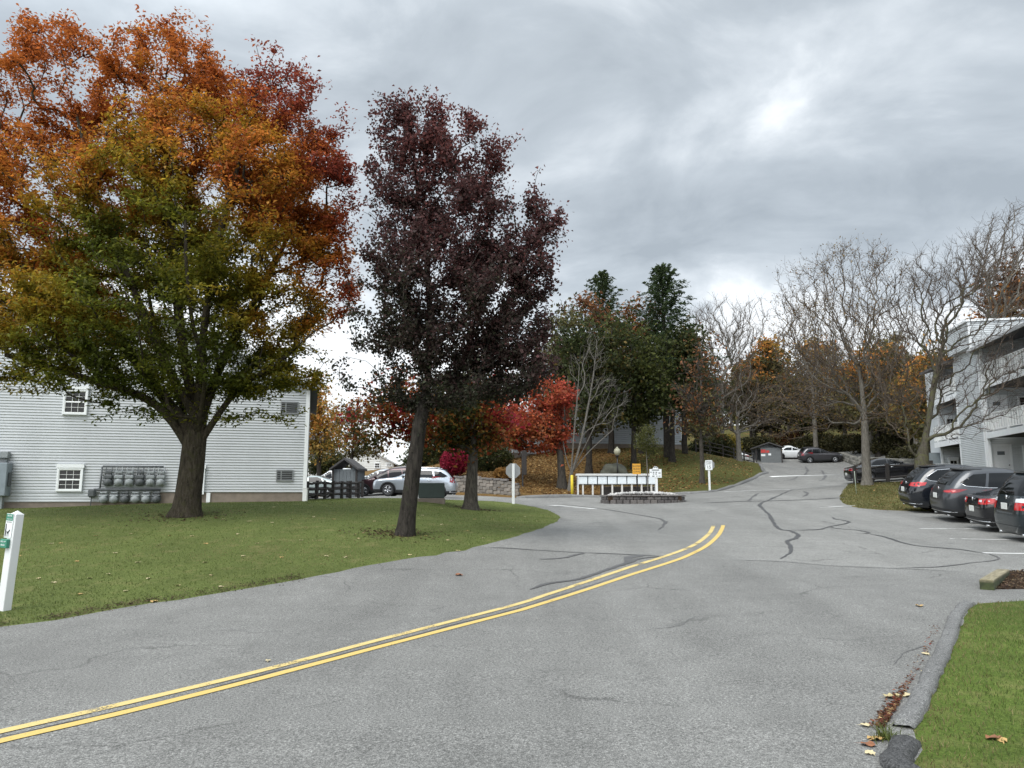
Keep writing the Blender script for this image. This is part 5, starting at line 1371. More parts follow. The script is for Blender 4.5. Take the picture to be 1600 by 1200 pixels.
# amber sign and white arched notice standing in the planter
p = gat(995.5, 772, 36.9); pzb = hi_ + .28
yw = thing('warning_sign', 'amber notice on a thin dark pole in front of the mailboxes', 'sign', (p[0], p[1], pzb), rad(-3))
zt_ = at(994, 724.5, 36.9)[2] - pzb; zb_ = at(994, 741, 36.9)[2] - pzb; hw_ = 6.3 * 36.9 / 1200
m = MB(); m.tube([(.03, .03, -.3), (.03, .03, zt_ - .05)], .025, 8); m.build('pole', M_black, yw)
m = MB(); m.box(-hw_, hw_, -.005, .003, zb_, zt_, .002); pn = m.build('sign_panel', M_orange, yw)
for i, (t, s_) in enumerate((('SLOW', .13), ('BLIND', .11), ('CURVE', .095))): lettering(t, s_, facing(0, -.009, zt_ - .12 - i * (zt_ - zb_ - .16) / 2.6), M_ink, pn)
p = gat(1025, 772, 36.2)
nt_ = thing('notice_sign', 'white arched notice board on a white post in the stone planter', 'sign', (p[0], p[1], pzb), rad(-3))
zt_ = at(1024, 733, 36.2)[2] - pzb; zb_ = at(1024, 746.5, 36.2)[2] - pzb; hw_ = 9.2 * 36.2 / 1200
m = MB(); m.box(-.02, .09, -.045, .045, -.25, zt_, .006); m.build('post', M_whitepost, nt_)
m = MB(); m.box(-hw_, hw_, -.062, -.05, zb_, zt_, .004)
m.prism([(.13 * math.cos(a), zt_ + .13 * math.sin(a)) for a in np.linspace(0, math.pi, 14)], -.061, -.051); pn = m.build('sign_panel', M_signw, nt_)
m = MB()
for k in range(3): 
    a = math.pi * (k + 1) / 4; m.lathe([(.001, .004), (.026, .003), (.026, 0)], 8, Matrix.Translation((.085 * math.cos(a), -.061, zt_ + .03 + .06 * math.sin(a))) @ Matrix.Rotation(math.pi / 2, 4, 'X'))
hh = zt_ - zb_
for k, (x0, x1, f) in enumerate(((-.17, .17, .88), (-.24, -.19, .62), (-.13, -.06, .62), (.0, .07, .62), (-.12, -.07, .42), (-.01, .05, .42), (.13, .23, .54), (-.16, -.06, .18), (.02, .05, .18), (.09, .12, .18), (.17, .21, .18))):
    m.box(x0, x1, -.066, -.0622, zb_ + hh * f - .018, zb_ + hh * f + .022)
m.build('lettering', M_ink, pn)
# eight cluster mailboxes under one roof
y0 = 47.6; pL = at(903.5, 776, y0); pR = at(1026, 774, y0); a_m = math.atan2(.0, 1); nb = 8
M_box = mat('mailbox_silver', (.70, .74, .76), .4, var=.06, scale=8); M_ped = mat('mailbox_pedestal', (.56, .54, .50), .5, var=.08)
W_ = (pR[0] - pL[0]) / nb; zr_ = min(gz(pL[0], y0), gz(pR[0], y0)); ztop_ = at(960, 744.5, y0)[2]; zbot_ = at(960, 756.5, y0)[2]
words = ['first', 'second', 'third', 'fourth', 'fifth', 'sixth', 'seventh', 'last']
for k in range(nb):
    x = pL[0] + W_ * (k + .5); g0 = gz(x, y0 - .1)
    mbx = thing('cluster_mailbox', words[k] + ' silver cluster mailbox from the left under the white roof', 'mailbox', (x, y0, g0), group='cluster mailboxes in one row')
    m = MB(); m.box(-W_ * .45, W_ * .45, -.02, .40, zbot_ - g0, ztop_ - g0, .01); cb_ = m.build('cabinet', M_box, mbx)
    hh = ztop_ - zbot_
    m = MB()
    for c_ in range(2):
        for q in range(7):
            xa = -W_ * .40 + c_ * W_ * .40; za = zbot_ - g0 + .03 + q * (hh - .06) / 7
            m.box(xa + .008, xa + W_ * .39, -.03, -.022, za + .006, za + (hh - .06) / 7 - .004)
    m.build('mailbox_door', mat('mailbox_door', (.72, .765, .785), .4, var=.06, scale=12), cb_)
    m = MB(); m.box(-.05, .05, .02, .18, .04, zbot_ - g0); m.box(-.20, .20, -.05, .28, -.05, .05, .01); m.build('pedestal', M_ped, mbx)
sh = thing('mailbox_shelter', 'flat white roof on thin posts over the row of mailboxes', 'shelter', ((pL[0] + pR[0]) / 2, y0, zr_))
hwid = (pR[0] - pL[0]) / 2; m = MB(); zt_ = at(960, 741, y0)[2] - zr_; m.box(-hwid - .1, hwid + .1, -.10, .75, zt_ - .10, zt_ + .03, .01); m.build('roof', mat('shelter_roof', (.55, .55, .53), .6, var=.08), sh)
m = MB()
for x in (-hwid, hwid): m.box(x - .03, x + .03, -.09, -.04, -.2, zt_ - .10); m.box(x - .03, x + .03, .5, .56, -.2, zt_ - .1)
m.build('post', M_whitepost, sh)
m = MB(); m.box(-hwid, hwid, .45, .50, zbot_ - zr_ - .05, zt_ - .1)
m.build('back_panel', mat('dark_backing', (.05, .065, .07), .7), sh)
m = MB(); m.box(-hwid + 1.5, hwid + .2, 1.0, 1.3, -.2, .62, .03); m.build('retaining_curb', M_blk, sh)
# yellow bollard
p = gp(894, 776.5); yb = thing('bollard', 'yellow steel bollard at the left end of the mailboxes', 'bollard', tuple(p))
zt_ = at(894, 742.5, p[1])[2] - p[2]; m = MB(); m.lathe([(.001, -.2), (.085, -.2), (.085, zt_ - .03), (.06, zt_), (.001, zt_ + .01)], 14); m.build('post', M_yelp, yb)
m = MB(); m.lathe([(.088, .0), (.088, .16), (.084, .17)], 14); m.build('base_collar', mat('rust', (.12, .06, .03), .9, var=.3), yb)
# globe lamp behind the mailboxes
p = gat(965, 742, 56.5); lp = thing('street_lamp', 'black lamp post with a pale globe behind the mailboxes', 'street lamp', tuple(p))
zg = at(965, 705.5, 56.5)[2] - p[2]; m = MB(); m.tube([(0, 0, -.2), (0, 0, zg - .34)], [.06, .045], 10); m.lathe([(.045, zg - .42), (.13, zg - .36), (.15, zg - .28), (.10, zg - .27)], 14); m.build('pole', M_black, lp)
m = MB(); m.lathe([(.10, zg - .28), (.20, zg - .18), (.25, zg), (.21, zg + .16), (.11, zg + .24), (.06, zg + .28), (.05, zg + .34), (.001, zg + .37)], 18); m.build('globe', mat('globe_glass', (.42, .41, .30), .3, var=.1), lp)
# dark meter post behind the stop sign
p = gat(817, 768, 49.5); up_ = thing('utility_post', 'dark post with a tall box behind the stop sign', 'utility post', tuple(p), rad(10))
m = MB(); m.box(-.06, .02, -.06, .06, -.2, 1.8); m.build('post', M_black, up_); m = MB(); z0_ = at(817, 742, 49.5)[2] - p[2]; z1_ = at(817, 704, 49.5)[2] - p[2]; m.box(-.06, .24, -.1, .15, z0_, z1_, .02); m.build('box', M_darkwood, up_)
# green pad transformer
p = gat(674, 783, 29.0); tf = thing('transformer_box', 'dark green transformer box on a concrete pad beside the purple tree', 'transformer', tuple(p), rad(4))
w_ = 19.5 * 29.0 / 1200; zt_ = at(674, 754.5, 29.0)[2] - p[2]; zm_ = at(674, 778.5, 29.0)[2] - p[2]
M_tg = mat('transformer_green', (.028, .047, .040), .5, var=.15, scale=4)
m = MB(); m.box(-w_, w_, 0, .85, zm_ + .0, zt_, .015); bo = m.build('cabinet', M_tg, tf)
m = MB(); m.box(-w_ - .01, w_ + .01, -.012, .0, zm_ + .03, zt_ - .02, .004); m.box(-w_ * .02, w_ * .02, -.02, -.012, zm_ + .04, zt_ - .03); m.build('door', M_tg, bo)
m = MB(); m.box(-w_ - .03, w_ + .03, -.08, .95, -.3, zm_ - .004, .02); m.build('concrete_pad', M_found, tf)
# white post by the building corner
p = gat(476.5, 783, 30.2); wp_ = thing('marker_post', 'short white square post at the corner of the grey building', 'post', tuple(p)); m = MB(); m.box(-.085, .085, -.085, .085, -.2, at(476, 763.5, 30.2)[2] - p[2], .01); m.build('post', M_whitepost, wp_)
m = MB(); m.box(-.095, .095, -.095, .095, at(476, 763.5, 30.2)[2] - p[2], at(476, 762.5, 30.2)[2] - p[2], .005); m.build('cap', M_whitepost, wp_)
# split rail fences
def rail_fence(name, label, pts, hgt, rails=3, step=2.2, mt=None, seed=0, thick=.065):
    mt = mt or M_darkwood; r = np.random.default_rng(seed); P = [np.array(p[:2]) for p in pts]
    g0 = gz(*P[0]); root = thing(name, label, 'fence', (P[0][0], P[0][1], g0)); Q = []
    for a, b in zip(P[:-1], P[1:]):
        n = max(1, round(np.linalg.norm(b - a) / step)); Q += [a + (b - a) * k / n for k in range(n)]
    Q.append(P[-1])
    for q in Q:
        z = gz(*q) - g0; m = MB(); m.box(-thick, thick, -thick, thick, -.3, hgt * r.uniform(.97, 1.08), .012, Matrix.Translation((q[0] - P[0][0], q[1] - P[0][1], z)) @ Matrix.Rotation(r.uniform(-.1, .1), 4, 'Z')); m.build('post', mt, root)
    for a, b in zip(Q[:-1], Q[1:]):
        m = MB()
        for k in range(rails):
            hz_ = hgt * (.28 + .62 * k / max(1, rails - 1)); za = gz(*a) - g0; zb = gz(*b) - g0
            m.tube([(a[0] - P[0][0], a[1] - P[0][1], za + hz_ + r.normal(0, .03)), ((a[0] + b[0]) / 2 - P[0][0], (a[1] + b[1]) / 2 - P[0][1], (za + zb) / 2 + hz_ + r.normal(0, .02)), (b[0] - P[0][0], b[1] - P[0][1], zb + hz_ + r.normal(0, .03))], [.05, .058, .048], 6)
        m.build('rail', mt, root)
    return root
yy = 36.6
rail_fence('rail_fence', 'dark weathered rail fence between the grey building and the parked cars', [at(480, 778, 34.2), at(520, 778, 36.6), at(560, 776, 38.4)], .80, 3, .72, seed=1)
rail_fence('rail_fence', 'second dark rail fence behind the first by the grey shed', [at(470, 776, 39.0), at(520, 776, 39.6), at(566, 776, 40.2)], .85, 3, .9, seed=2)
rail_fence('rail_fence', 'dark rail fence on the crest of the mound before the white car', [at(1088, 716, 71), at(1130, 716, 76), at(1178, 722, 83)], 1.25, 3, 3.0, seed=3)
rail_fence('rail_fence', 'low dark rail fence in front of the black sedan', [(20.35, 45.9), (22.2, 45.7), (24.6, 45.3)], 1.05, 2, 2.1, seed=4, thick=.09)
p = gat(1338.5, 775, 35); ms_ = thing('marker_stake', 'thin pale stake in the grass island', 'stake', tuple(p)); m = MB(); m.tube([(0, 0, -.1), (-.03, 0, at(1337, 736, 35)[2] - p[2])], .014, 6); m.build('stake', mat('stake_grey', (.28, .32, .26), .6), ms_)
# retaining wall of blocks with orange bank above
def block_wall(name, label, pts, hts, course=.20, bl=.45, th=.35, mt=None, cap=True, seed=0, cat='wall'):
    r = np.random.default_rng(seed); P = [np.array(p[:2], float) for p in pts]; g0 = gz(*P[0]); root = thing(name, label, cat, (P[0][0], P[0][1], g0)); m = MB(); mc = MB()
    for (a, b), (h0, h1) in zip(zip(P[:-1], P[1:]), zip(hts[:-1], hts[1:])):
        L = np.linalg.norm(b - a); an = math.atan2(b[1] - a[1], b[0] - a[0]); n = int(L / bl) + 1; nc = int(max(h0, h1) / course + .5)
        for c in range(-1, nc):
            for k in range(n + 1):
                s0 = (k - .5 * (c % 2)) * bl; s1 = min(L, s0 + bl); s0 = max(0, s0)
                if s1 - s0 < .06: continue
                sm = (s0 + s1) / 2; hh = h0 + (h1 - h0) * sm / L
                if (c + .6) * course > hh: continue
                q = a + (b - a) * sm / L; z = gz(a[0], a[1]) * (1 - sm / L) + gz(b[0], b[1]) * sm / L - g0
                top = (c + 1.6) * course > hh; j = r.normal(0, .012)
                tgt = mc if (top and cap) else m
                tgt.box(-(s1 - s0) / 2 + .006, (s1 - s0) / 2 - .006, -th / 2 + j - (.04 if top and cap else 0), th / 2, c * course + .004, (c + 1) * course - .004 - (.06 if top and cap else 0), .018, Matrix.Translation((q[0] - P[0][0], q[1] - P[0][1], z)) @ Matrix.Rotation(an, 4, 'Z'))
    m.build('block_course', mt, root)
    if cap and mc.v: mc.build('cap_stone', M_cap, root)
    return root
M_wallb = mat_stone('wall_block', ((.14, .125, .11), (.20, .18, .155), (.25, .22, .19)), 7)
block_wall('retaining_wall', 'tan block retaining wall below the orange bank', [at(686, 776, 48.8), at(740, 776, 47.8), at(772, 777, 47.3), at(812, 777, 46.8)], [1.0, 1.15, 1.02, .85], mt=M_wallb, seed=2)
M_fs = mat_stone('field_stone', ((.10, .098, .085), (.18, .175, .155), (.27, .255, .225)), 5)
block_wall('stone_wall', 'rough grey stone wall at the edge of the woods above the cars', [at(1308, 724, 88), at(1345, 724, 80), at(1400, 728, 74), at(1450, 732, 68)], [.6, .9, 1.0, 1.0], course=.25, bl=.48, th=.5, mt=M_fs, cap=False, seed=5)
# boulder
p = gat(960, 745, 57.5); bd = thing('boulder', 'rounded grey boulder on the mound behind the mailboxes', 'boulder', tuple(p))
bm = bmesh.new(); bmesh.ops.create_icosphere(bm, subdivisions=4, radius=1)
for v in bm.verts:
    q = v.co.copy(); f = 1 + .10 * math.sin(q.x * 3 + 1) * math.sin(q.y * 4) + .07 * math.sin(q.z * 5 + q.x * 4) + .03 * math.sin(q.x * 11) * math.sin(q.y * 9 + q.z * 13)
    v.co = Vector((q.x * 1.0 * f, q.y * .8 * f, max(-.4, q.z) * .9 * f))
    v.co.x *= (21 * 57.5 / 1200); v.co.z = v.co.z * .86 + .0
me = bpy.data.meshes.new('boulder'); bm.to_mesh(me); bm.free(); me.polygons.foreach_set('use_smooth', [True] * len(me.polygons)); me.materials.append(mat_stone('boulder_rock', ((.075, .077, .058), (.10, .102, .08), (.12, .12, .1)), 2.2))
o = bpy.data.objects.new('rock', me); COL.objects.link(o); o.parent = bd
# sheds
def shed(label, base, W, D, hw, hr, rz, mt, open_gable=False, notices=False):
    r = thing('shed', label, 'shed', tuple(base), rz); m = MB(); n = int(W / .2)
    if notices:
        m.box(-W / 2 + .55, W / 2, 0, .06, -.2, hw); m.box(W / 2 - .06, W / 2, .06, D, -.2, hw); m.box(-W / 2, W / 2, D - .06, D, -.2, hw)
    else:
        for k in range(n): m.box(-W / 2 + k * W / n + .008, -W / 2 + (k + 1) * W / n - .008, 0, .05, -.2, hw)
        m.box(-W / 2, -W / 2 + .06, .055, D, -.2, hw); m.box(W / 2 - .06, W / 2, .055, D, -.2, hw)
    if not open_gable: m.prism([(-W / 2, hw), (W / 2, hw), (0, hr - .02)], .35, .40)
    else: m.prism([(W / 2 - .35, hw), (W / 2, hw), (W / 2 - .35, hw + .35 * (hr - hw) / (W / 2) - .02)], 0, .05)
    m.build('wall', mt, r)
    m = MB()
    for x in (-W / 2 + .05, W / 2 - .05): m.box(x - .06, x + .06, -.07, -.005, -.2, hw); m.box(x - .06, x + .06, D + .005, D + .07, -.2, hw)
    m.build('post', M_darkwood, r)
    m = MB(); e = .12; sl = (hr - hw) / (W / 2)
    for x0 in (-W / 2 - e, W / 2 + e):
        z0 = hw - e * sl; v = [(x0, -.25, z0), (0, -.25, hr), (0, D + .2, hr), (x0, D + .2, z0)]; m.add(v + [(a, b, c + .12) for a, b, c in v], [(0, 1, 2, 3), (4, 7, 6, 5), (0, 4, 5, 1), (2, 6, 7, 3), (0, 3, 7, 4), (1, 5, 6, 2)])
    m.build('roof', mat('shed_roof', (.055, .052, .052), .85, var=.3, scale=8), r)
    if notices:
        M_rn = mat('notice_red', (.45, .04, .035), .6, var=.1)
        for x, z, w, hh, mm in ((-.60, hw - .34, .26, .22, M_rn), (-.12, hw - .40, .16, .16, M_rn), (-.62, hw - .80, .22, .14, M_signw), (.08, hw - .72, .15, .14, M_signw)):
            m = MB(); m.box(x - w, x + w, -.02, -.004, z - hh, z + hh * .6); m.build('notice', mm, r)
    return r
M_shed = mat('shed_grey', (.125, .14, .148), .75, var=.15, scale=5)
b_ = gat(538, 770, 46.5); shed('grey board shed with an open gable behind the rail fence', b_, 40 * 46.5 / 1200, 1.5, at(538, 733, 46.5)[2] - b_[2], at(543, 718.5, 46.5)[2] - b_[2], rad(-5), M_shed, True)
b_ = gat(1202, 722, 86); shed('small grey shed with red and white notices beside the white sedan', b_, 40 * 86 / 1200, 2.6, at(1200, 699.5, 86)[2] - b_[2], at(1200, 692.5, 86)[2] - b_[2], rad(-8), mat('shed_dark_grey', (.12, .128, .13), .75, var=.15, scale=5), False, True)
# timber edging of the mulch bed
pa = gp(1531, 921); pbm = gp(1564, 892.5); dv = pbm - pa; a_t = math.atan2(dv[1], dv[0]); L_ = math.hypot(dv[0], dv[1])
tb = thing('timber_edging', 'weathered square timber edging the mulch bed', 'timber', tuple(pa), a_t)
L_ *= .8; m = MB(); m.box(0, L_, -.19, .0, -.05, .155, .012)
for k in range(5): m.box(.05 + k * L_ / 5, .05 + k * L_ / 5 + L_ / 7, -.16 + .03 * (k % 3), -.155 + .03 * (k % 3), .1555, .157)
def mat_timber():
    m, nt, b = newmat('mossy_timber'); p = objc(nt); mp = nd(nt, 'ShaderNodeMapping'); nt.links.new(p, mp.inputs[0]); mp.inputs['Scale'].default_value = (.25, 2, 2)
    f = noise(nt, mp.outputs[0], 9, 6, .7); g = noise(nt, p, 5, 5, .7); c = rampn(nt, f, [(.3, (.13, .11, .065)), (.6, (.30, .26, .17)), (.75, (.40, .36, .26))])
    sp = nd(nt, 'ShaderNodeSeparateXYZ'); nt.links.new(p, sp.inputs[0]); ms = rampn(nt, sp.outputs[2], [(.10, 1), (.165, 0)])
    c = mixc(nt, ms, c, rampn(nt, g, [(.35, (.018, .020, .012)), (.7, (.06, .075, .025))])); nt.links.new(c, b.inputs['Base Color']); b.inputs['Roughness'].default_value = .95; bump(nt, b, f, .6, .02); return m
m.build('timber', mat_timber(), tb)

# ------------------------------------------------------------------ parked cars
HR = math.atan2(-.194, .981)
G1 = 'cars nosed in along the right hand lot'; G2 = 'cars parked behind the lawn'; G3 = 'cars on the upper drive'
def corner(px, py, Y): return at(px, py, Y)
car('van', 'dark green minivan cut off by the right edge of the picture', paint('green_black', (.014, .021, .025), .1, .2), rear_corner=corner(1544, 800, 20.2), heading=HR + .02, tails='van', group=G1)
car('sedan', 'low black sedan with bright red tail lights between minivan and grey crossover', paint('black', (.006, .006, .008), .0, .16), rear_corner=corner(1501, 800, 22.9), heading=HR, tails='sedan', group=G1, trim=True)
car('suv', 'grey crossover with black arch trim and thin red tail lights', paint('gunmetal', (.050, .054, .060), .6, .32), rear_corner=corner(1447, 780, 25.5), heading=HR, tails='slim', clad=True, trim=True, mrim=M_rimd, group=G1)
car('suv', 'black crossover with curved chrome window line farthest along the row', paint('black_blue', (.008, .010, .014), .0, .16), rear_corner=corner(1399, 770, 28.3), heading=HR + .01, L=4.75, tails='wide', trim='full', clad=False, group=G1, hs=.99)
car('sedan', 'black sedan seen from the side behind the pale tree trunk', paint('black', (.006, .006, .008), .0, .16), rear_corner=None, centre=(23.4, 48.2), heading=rad(-6), tails='wide', trim=True, group=G1)
car('suv', 'dark grey crossover side on at the top of the drive', paint('grey_mica', (.060, .058, .064), .6, .3), centre=at(1281, 722, 85.5)[:2], heading=rad(-4), L=4.6, tails='suv', clad=True, group=G3)
car('sedan', 'white sedan beside the small grey shed', paint('white', (.70, .71, .71), 0, .3), centre=at(1239, 722, 89.3)[:2], heading=rad(-12), tails='slim', clad=False, group=G3, mrim=M_rimd)
car('sedan', 'white car behind the rail fence on the mound', paint('white', (.70, .71, .71), 0, .3), centre=at(1133, 715, 84)[:2], heading=rad(168), tails='slim', group=G3)
car('suv', 'silver crossover side on behind the purple tree', paint('silver', (.42, .46, .50), .75, .3), centre=at(649, 775, 44.8)[:2], heading=math.pi - rad(2), L=4.82, tails='suv', clad=True, trim=True, group=G2, roofrail=True)
car('suv', 'dark maroon crossover nose out beside the silver one', paint('maroon', (.035, .010, .014), .4, .28), centre=at(608, 775, 48.2)[:2], heading=math.pi - rad(4), L=4.6, tails='suv', clad=True, group=G2)
car('sedan', 'pale silver sedan beyond the maroon crossover', paint('pale_silver', (.50, .52, .53), .6, .3), centre=at(594, 775, 51.5)[:2], heading=math.pi - rad(4), tails='sedan', group=G2)
car('sedan', 'pale green sedan half hidden behind the dark rail fence', paint('pale_green', (.42, .48, .47), .5, .3), centre=at(484, 760, 49.6)[:2], heading=math.pi - rad(3), tails='sedan', group=G2)
car('pickup', 'white pickup truck by the corner of the grey building', paint('white', (.70, .71, .71), 0, .3), centre=at(528, 752, 52.3)[:2], heading=math.pi, tails='suv', group=G2, name='pickup_truck', cat='truck')

# ------------------------------------------------------------------ the big orange maple
def v3(*a): return np.array(a, float)
Ym = 19.2; b0 = gp(291, 806); Ym = b0[1]
sx = Ym / FPX
lob = lobes_px([(95, 150, 110, 120), (265, 150, 125, 125), (420, 215, 105, 120), (492, 285, 62, 110), (110, 330, 190, 150), (300, 310, 190, 160, -1.2), (425, 420, 105, 150), (30, 470, 160, 105), (235, 490, 200, 95, -1.0), (395, 540, 90, 80), (-70, 320, 120, 190), (200, 420, 180, 160, 1.5), (330, 250, 170, 170, 1.5), (130, 540, 150, 50, -.8), (405, 585, 90, 45), (300, 590, 150, 48, -.5), (150, 590, 120, 28, -1), (505, 440, 52, 110), (525, 330, 38, 100), (470, 580, 50, 40), (20, 555, 120, 42, -.8), (-50, 510, 100, 80), (70, 480, 120, 60, -1.2), (240, 60, 50, 45), (80, 60, 50, 42), (430, 120, 55, 50)], Ym, b0)
def maple_col(C, r):
    px = C[:, 0] / sx + 291; pz = 806 - C[:, 2] / sx          # roughly where in the crown
    t = .63 - (pz - 350) / 640 + .22 * smoothn(C, 1.5) + .20 * smoothn(C, 3.3, 2) + .12 * smoothn(C, 7.0, 1)
    t = t + np.clip((px - 390) / 260, -.06, .6) * .7 + np.clip((130 - px) / 900, -.1, .1) - .16 * np.exp(-((px - 270) / 130) ** 2 - ((pz - 430) / 170) ** 2) + r.normal(0, .06, len(C)); t = np.where(px < 330, np.minimum(t, .80 + .05 * smoothn(C, 3)), t)
    return pal([(0, (.075, .092, .014)), (.22, (.150, .150, .018)), (.38, (.245, .190, .022)), (.50, (.290, .180, .020)), (.62, (.410, .180, .026)), (.76, (.400, .128, .026)), (.9, (.315, .075, .026)), (1, (.21, .046, .028))], t, r, .24)
ext = [at(x, y, Ym + dy) - b0 for x, y, dy in ((232, 655, -1.5), (250, 648, -1.2), (215, 640, -1.4), (170, 632, -1), (110, 618, -1.2), (60, 612, -1), (10, 605, -1), (150, 655, -1.6), (455, 660, -.5), (470, 640, -.3), (440, 640, -1), (390, 648, -.6), (365, 655, -.8), (500, 610, 0), (495, 585, 0),
    (90, 30, 0), (60, 55, .3), (110, 25, .2), (185, 45, .4), (150, 60, 0), (265, 30, 0), (290, 25, .3), (320, 40, 0), (400, 70, .2), (420, 80, 0), (475, 100, .3), (500, 130, .1), (535, 170, 0), (545, 200, .2), (20, 70, .4), (555, 260, 0), (560, 320, .3))]
tr_m = [v3(0, 0, -.1), v3(.03, 0, .5), v3(.06, .02, 1.2), v3(.10, 0, 1.9), v3(.14, .02, 2.35)]
lm_ = lambda *q: [at(x, y, Ym + dy) - b0 for x, y, dy in q]
limbs_m = [lm_((298, 700, 0), (240, 630, -.3), (130, 590, -.8), (10, 555, -1.2)), lm_((298, 680, 0), (225, 580, .2), (140, 470, .5), (60, 360, .8)), lm_((300, 660, 0), (255, 560, -.4), (200, 430, -.8), (150, 300, -1.0), (120, 180, -.8)), lm_((302, 656, 0), (285, 540, .3), (270, 380, .6), (255, 200, .6)),
    lm_((306, 656, 0), (318, 520, -.3), (345, 360, -.6), (390, 200, -.6)), lm_((310, 690, 0), (350, 560, .4), (420, 430, .8), (490, 290, 1.0)), lm_((314, 712, 0), (370, 610, -.2), (430, 570, -.5), (500, 510, -.6)), lm_((306, 695, 0), (320, 590, -1.2), (300, 500, -2.4), (290, 400, -3.0)), lm_((300, 690, 0), (270, 600, 1.2), (240, 500, 2.2), (220, 380, 2.6))]
tree('maple_tree', 'huge maple turning from green to orange and red at the left', b0, lob, tr_m, 3300, .315,
     leaf=dict(nleaf=355000, size=.105, aspect=.48, spread=.145, color=maple_col, up=.9, along=3, flat=.45, drop=.22), bark=M_barkm, r_tip=.0062, bf=.30, step=.30, up=.12, start=1.75, seed=11, expo=.57, top=.86, flare=1.42, lump=.13, extra=np.array(ext), zmin=1.95, limbs=limbs_m, shell=.42)

# ------------------------------------------------------------------ purple pear
b1 = gp(632, 836); Yp = b1[1]; sp1 = Yp / FPX
lob = lobes_px([(655, 200, 62, 70), (730, 250, 62, 85), (620, 330, 70, 110), (700, 340, 105, 120), (800, 350, 70, 70), (720, 470, 135, 120), (800, 480, 75, 110), (600, 480, 70, 80, 0, .6), (740, 580, 120, 62), (590, 570, 65, 60, 0, .35), (660, 610, 70, 40), (600, 250, 26, 95, 0, .9), (835, 420, 38, 60), (600, 180, 22, 45), (775, 225, 30, 30), (850, 300, 26, 36), (865, 350, 22, 26), (845, 560, 30, 50), (690, 430, 130, 150, 0, .8), (790, 560, 80, 80), (690, 220, 70, 70)], Yp, b1)
def pear_col(C, r):
    pz = 836 - C[:, 2] / sp1; px = C[:, 0] / sp1 + 632
    t = .55 - (pz - 380) / 620 + (px - 680) / 1500 + .2 * smoothn(C, 1.9) + r.normal(0, .16, len(C))
    return pal([(0, (.034, .040, .022)), (.3, (.050, .040, .031)), (.5, (.074, .043, .041)), (.8, (.104, .045, .044)), (1, (.145, .050, .044))], t, r, .32)
tw = lambda *q: [at(x, y, Yp + dy) - b1 for x, y, dy in q]
tr_p = [v3(0, 0, -.1)] + tw((640, 780, 0), (648, 720, 0), (656, 660, 0), (668, 600, 0), (672, 500, .05), (668, 420, .1), (655, 330, .1), (648, 250, 0), (640, 190, 0))
ext = tw((592, 150, 0), (598, 170, .1), (632, 140, .2), (715, 178, 0), (590, 210, -.2), (845, 262, 0), (838, 275, .1), (880, 325, .1), (870, 350, -.2), (880, 345, .2), (775, 205, 0), (760, 195, 0), (540, 560, .2), (548, 600, -.2), (530, 590, 0), (520, 570, .1), (545, 480, 0), (850, 310, 0), (875, 480, .2), (870, 540, -.1))
tree('pear_tree', 'slender tree with dark purple leaves and a leaning trunk', b1, lob, tr_p, 1700, .185,
     leaf=dict(nleaf=138000, size=.076, aspect=.74, spread=.095, color=pear_col, up=.3, along=5, flat=.9, drop=.42), bark=M_barkp, r_tip=.0055, bf=.34, step=.25, up=.35, start=2.6, seed=21, expo=.46, top=.38, flare=1.4, lump=.08, twigs=120, twig_len=.6, extra=np.array(ext), zmin=2.2)

# ------------------------------------------------------------------ small red and green maple by the drive
b2 = gp(735, 796.5); Y2 = b2[1]
lob = lobes_px([(735, 640, 70, 50), (640, 655, 45, 35), (690, 660, 60, 42), (780, 670, 45, 30), (580, 655, 40, 40, -.5, .7), (615, 610, 45, 30, 0, .5), (700, 620, 90, 40)], Y2, b2)
def red2(C, r):
    t = .42 + (C[:, 0] - 0) * .06 + .36 * smoothn(C, 2.3) + .12 * np.abs(C[:, 0]) + r.normal(0, .14, len(C))
    return pal([(0, (.020, .034, .010)), (.35, (.045, .05, .014)), (.5, (.16, .105, .022)), (.65, (.26, .075, .025)), (.85, (.30, .030, .026)), (1, (.22, .014, .03))], t, r, .3)
tr = [v3(0, 0, -.1), v3(.02, 0, .6), v3(.05, 0, 1.3), v3(.08, .02, 2.0), v3(.1, .05, 2.9)]
tree('maple_tree', 'small maple with mixed red, orange and green leaves beside the stop sign', b2, lob, tr, 260, .24,
     leaf=dict(nleaf=15000, size=.15, aspect=.75, spread=.30, color=red2, up=.5, along=3, flat=.5, drop=.35), bark=M_bark, r_tip=.008, bf=.3, step=.35, up=.2, start=1.0, seed=31, expo=.46, top=.6, flare=1.6, lump=.12, twigs=150)

# ------------------------------------------------------------------ scarlet maple with pale bare limbs
b3 = gat(878, 764, 50.8); Y3 = b3[1]
lob = lobes_px([(835, 645, 48, 42), (860, 615, 35, 32), (800, 665, 40, 30), (838, 680, 52, 24), (785, 688, 35, 16), (880, 640, 22, 50, 0, .5)], Y3, b3)
def scar(C, r):
    t = .6 + .25 * smoothn(C, 1.4) + C[:, 0] * .05 + (C[:, 2] - 5) * .06 + r.normal(0, .12, len(C))
    return pal([(0, (.16, .065, .025)), (.3, (.29, .095, .030)), (.6, (.37, .080, .042)), (1, (.43, .072, .056))], t, r, .28)
tr = [v3(0, 0, -.1), v3(0, 0, .8), v3(-.05, 0, 1.6), v3(-.1, 0, 2.4)]
tree('maple_tree', 'scarlet leaved maple at the left foot of the mound', b3, lob, tr, 220, .30,
     leaf=dict(nleaf=15000, size=.21, aspect=.7, spread=.32, color=scar, up=.4, along=3, flat=.5, drop=.35), bark=M_bark, r_tip=.012, bf=.28, step=.5, up=.2, start=1.3, seed=41, top=.7, flare=1.4, lump=.1)
b3b = gat(890, 767, 50.2)
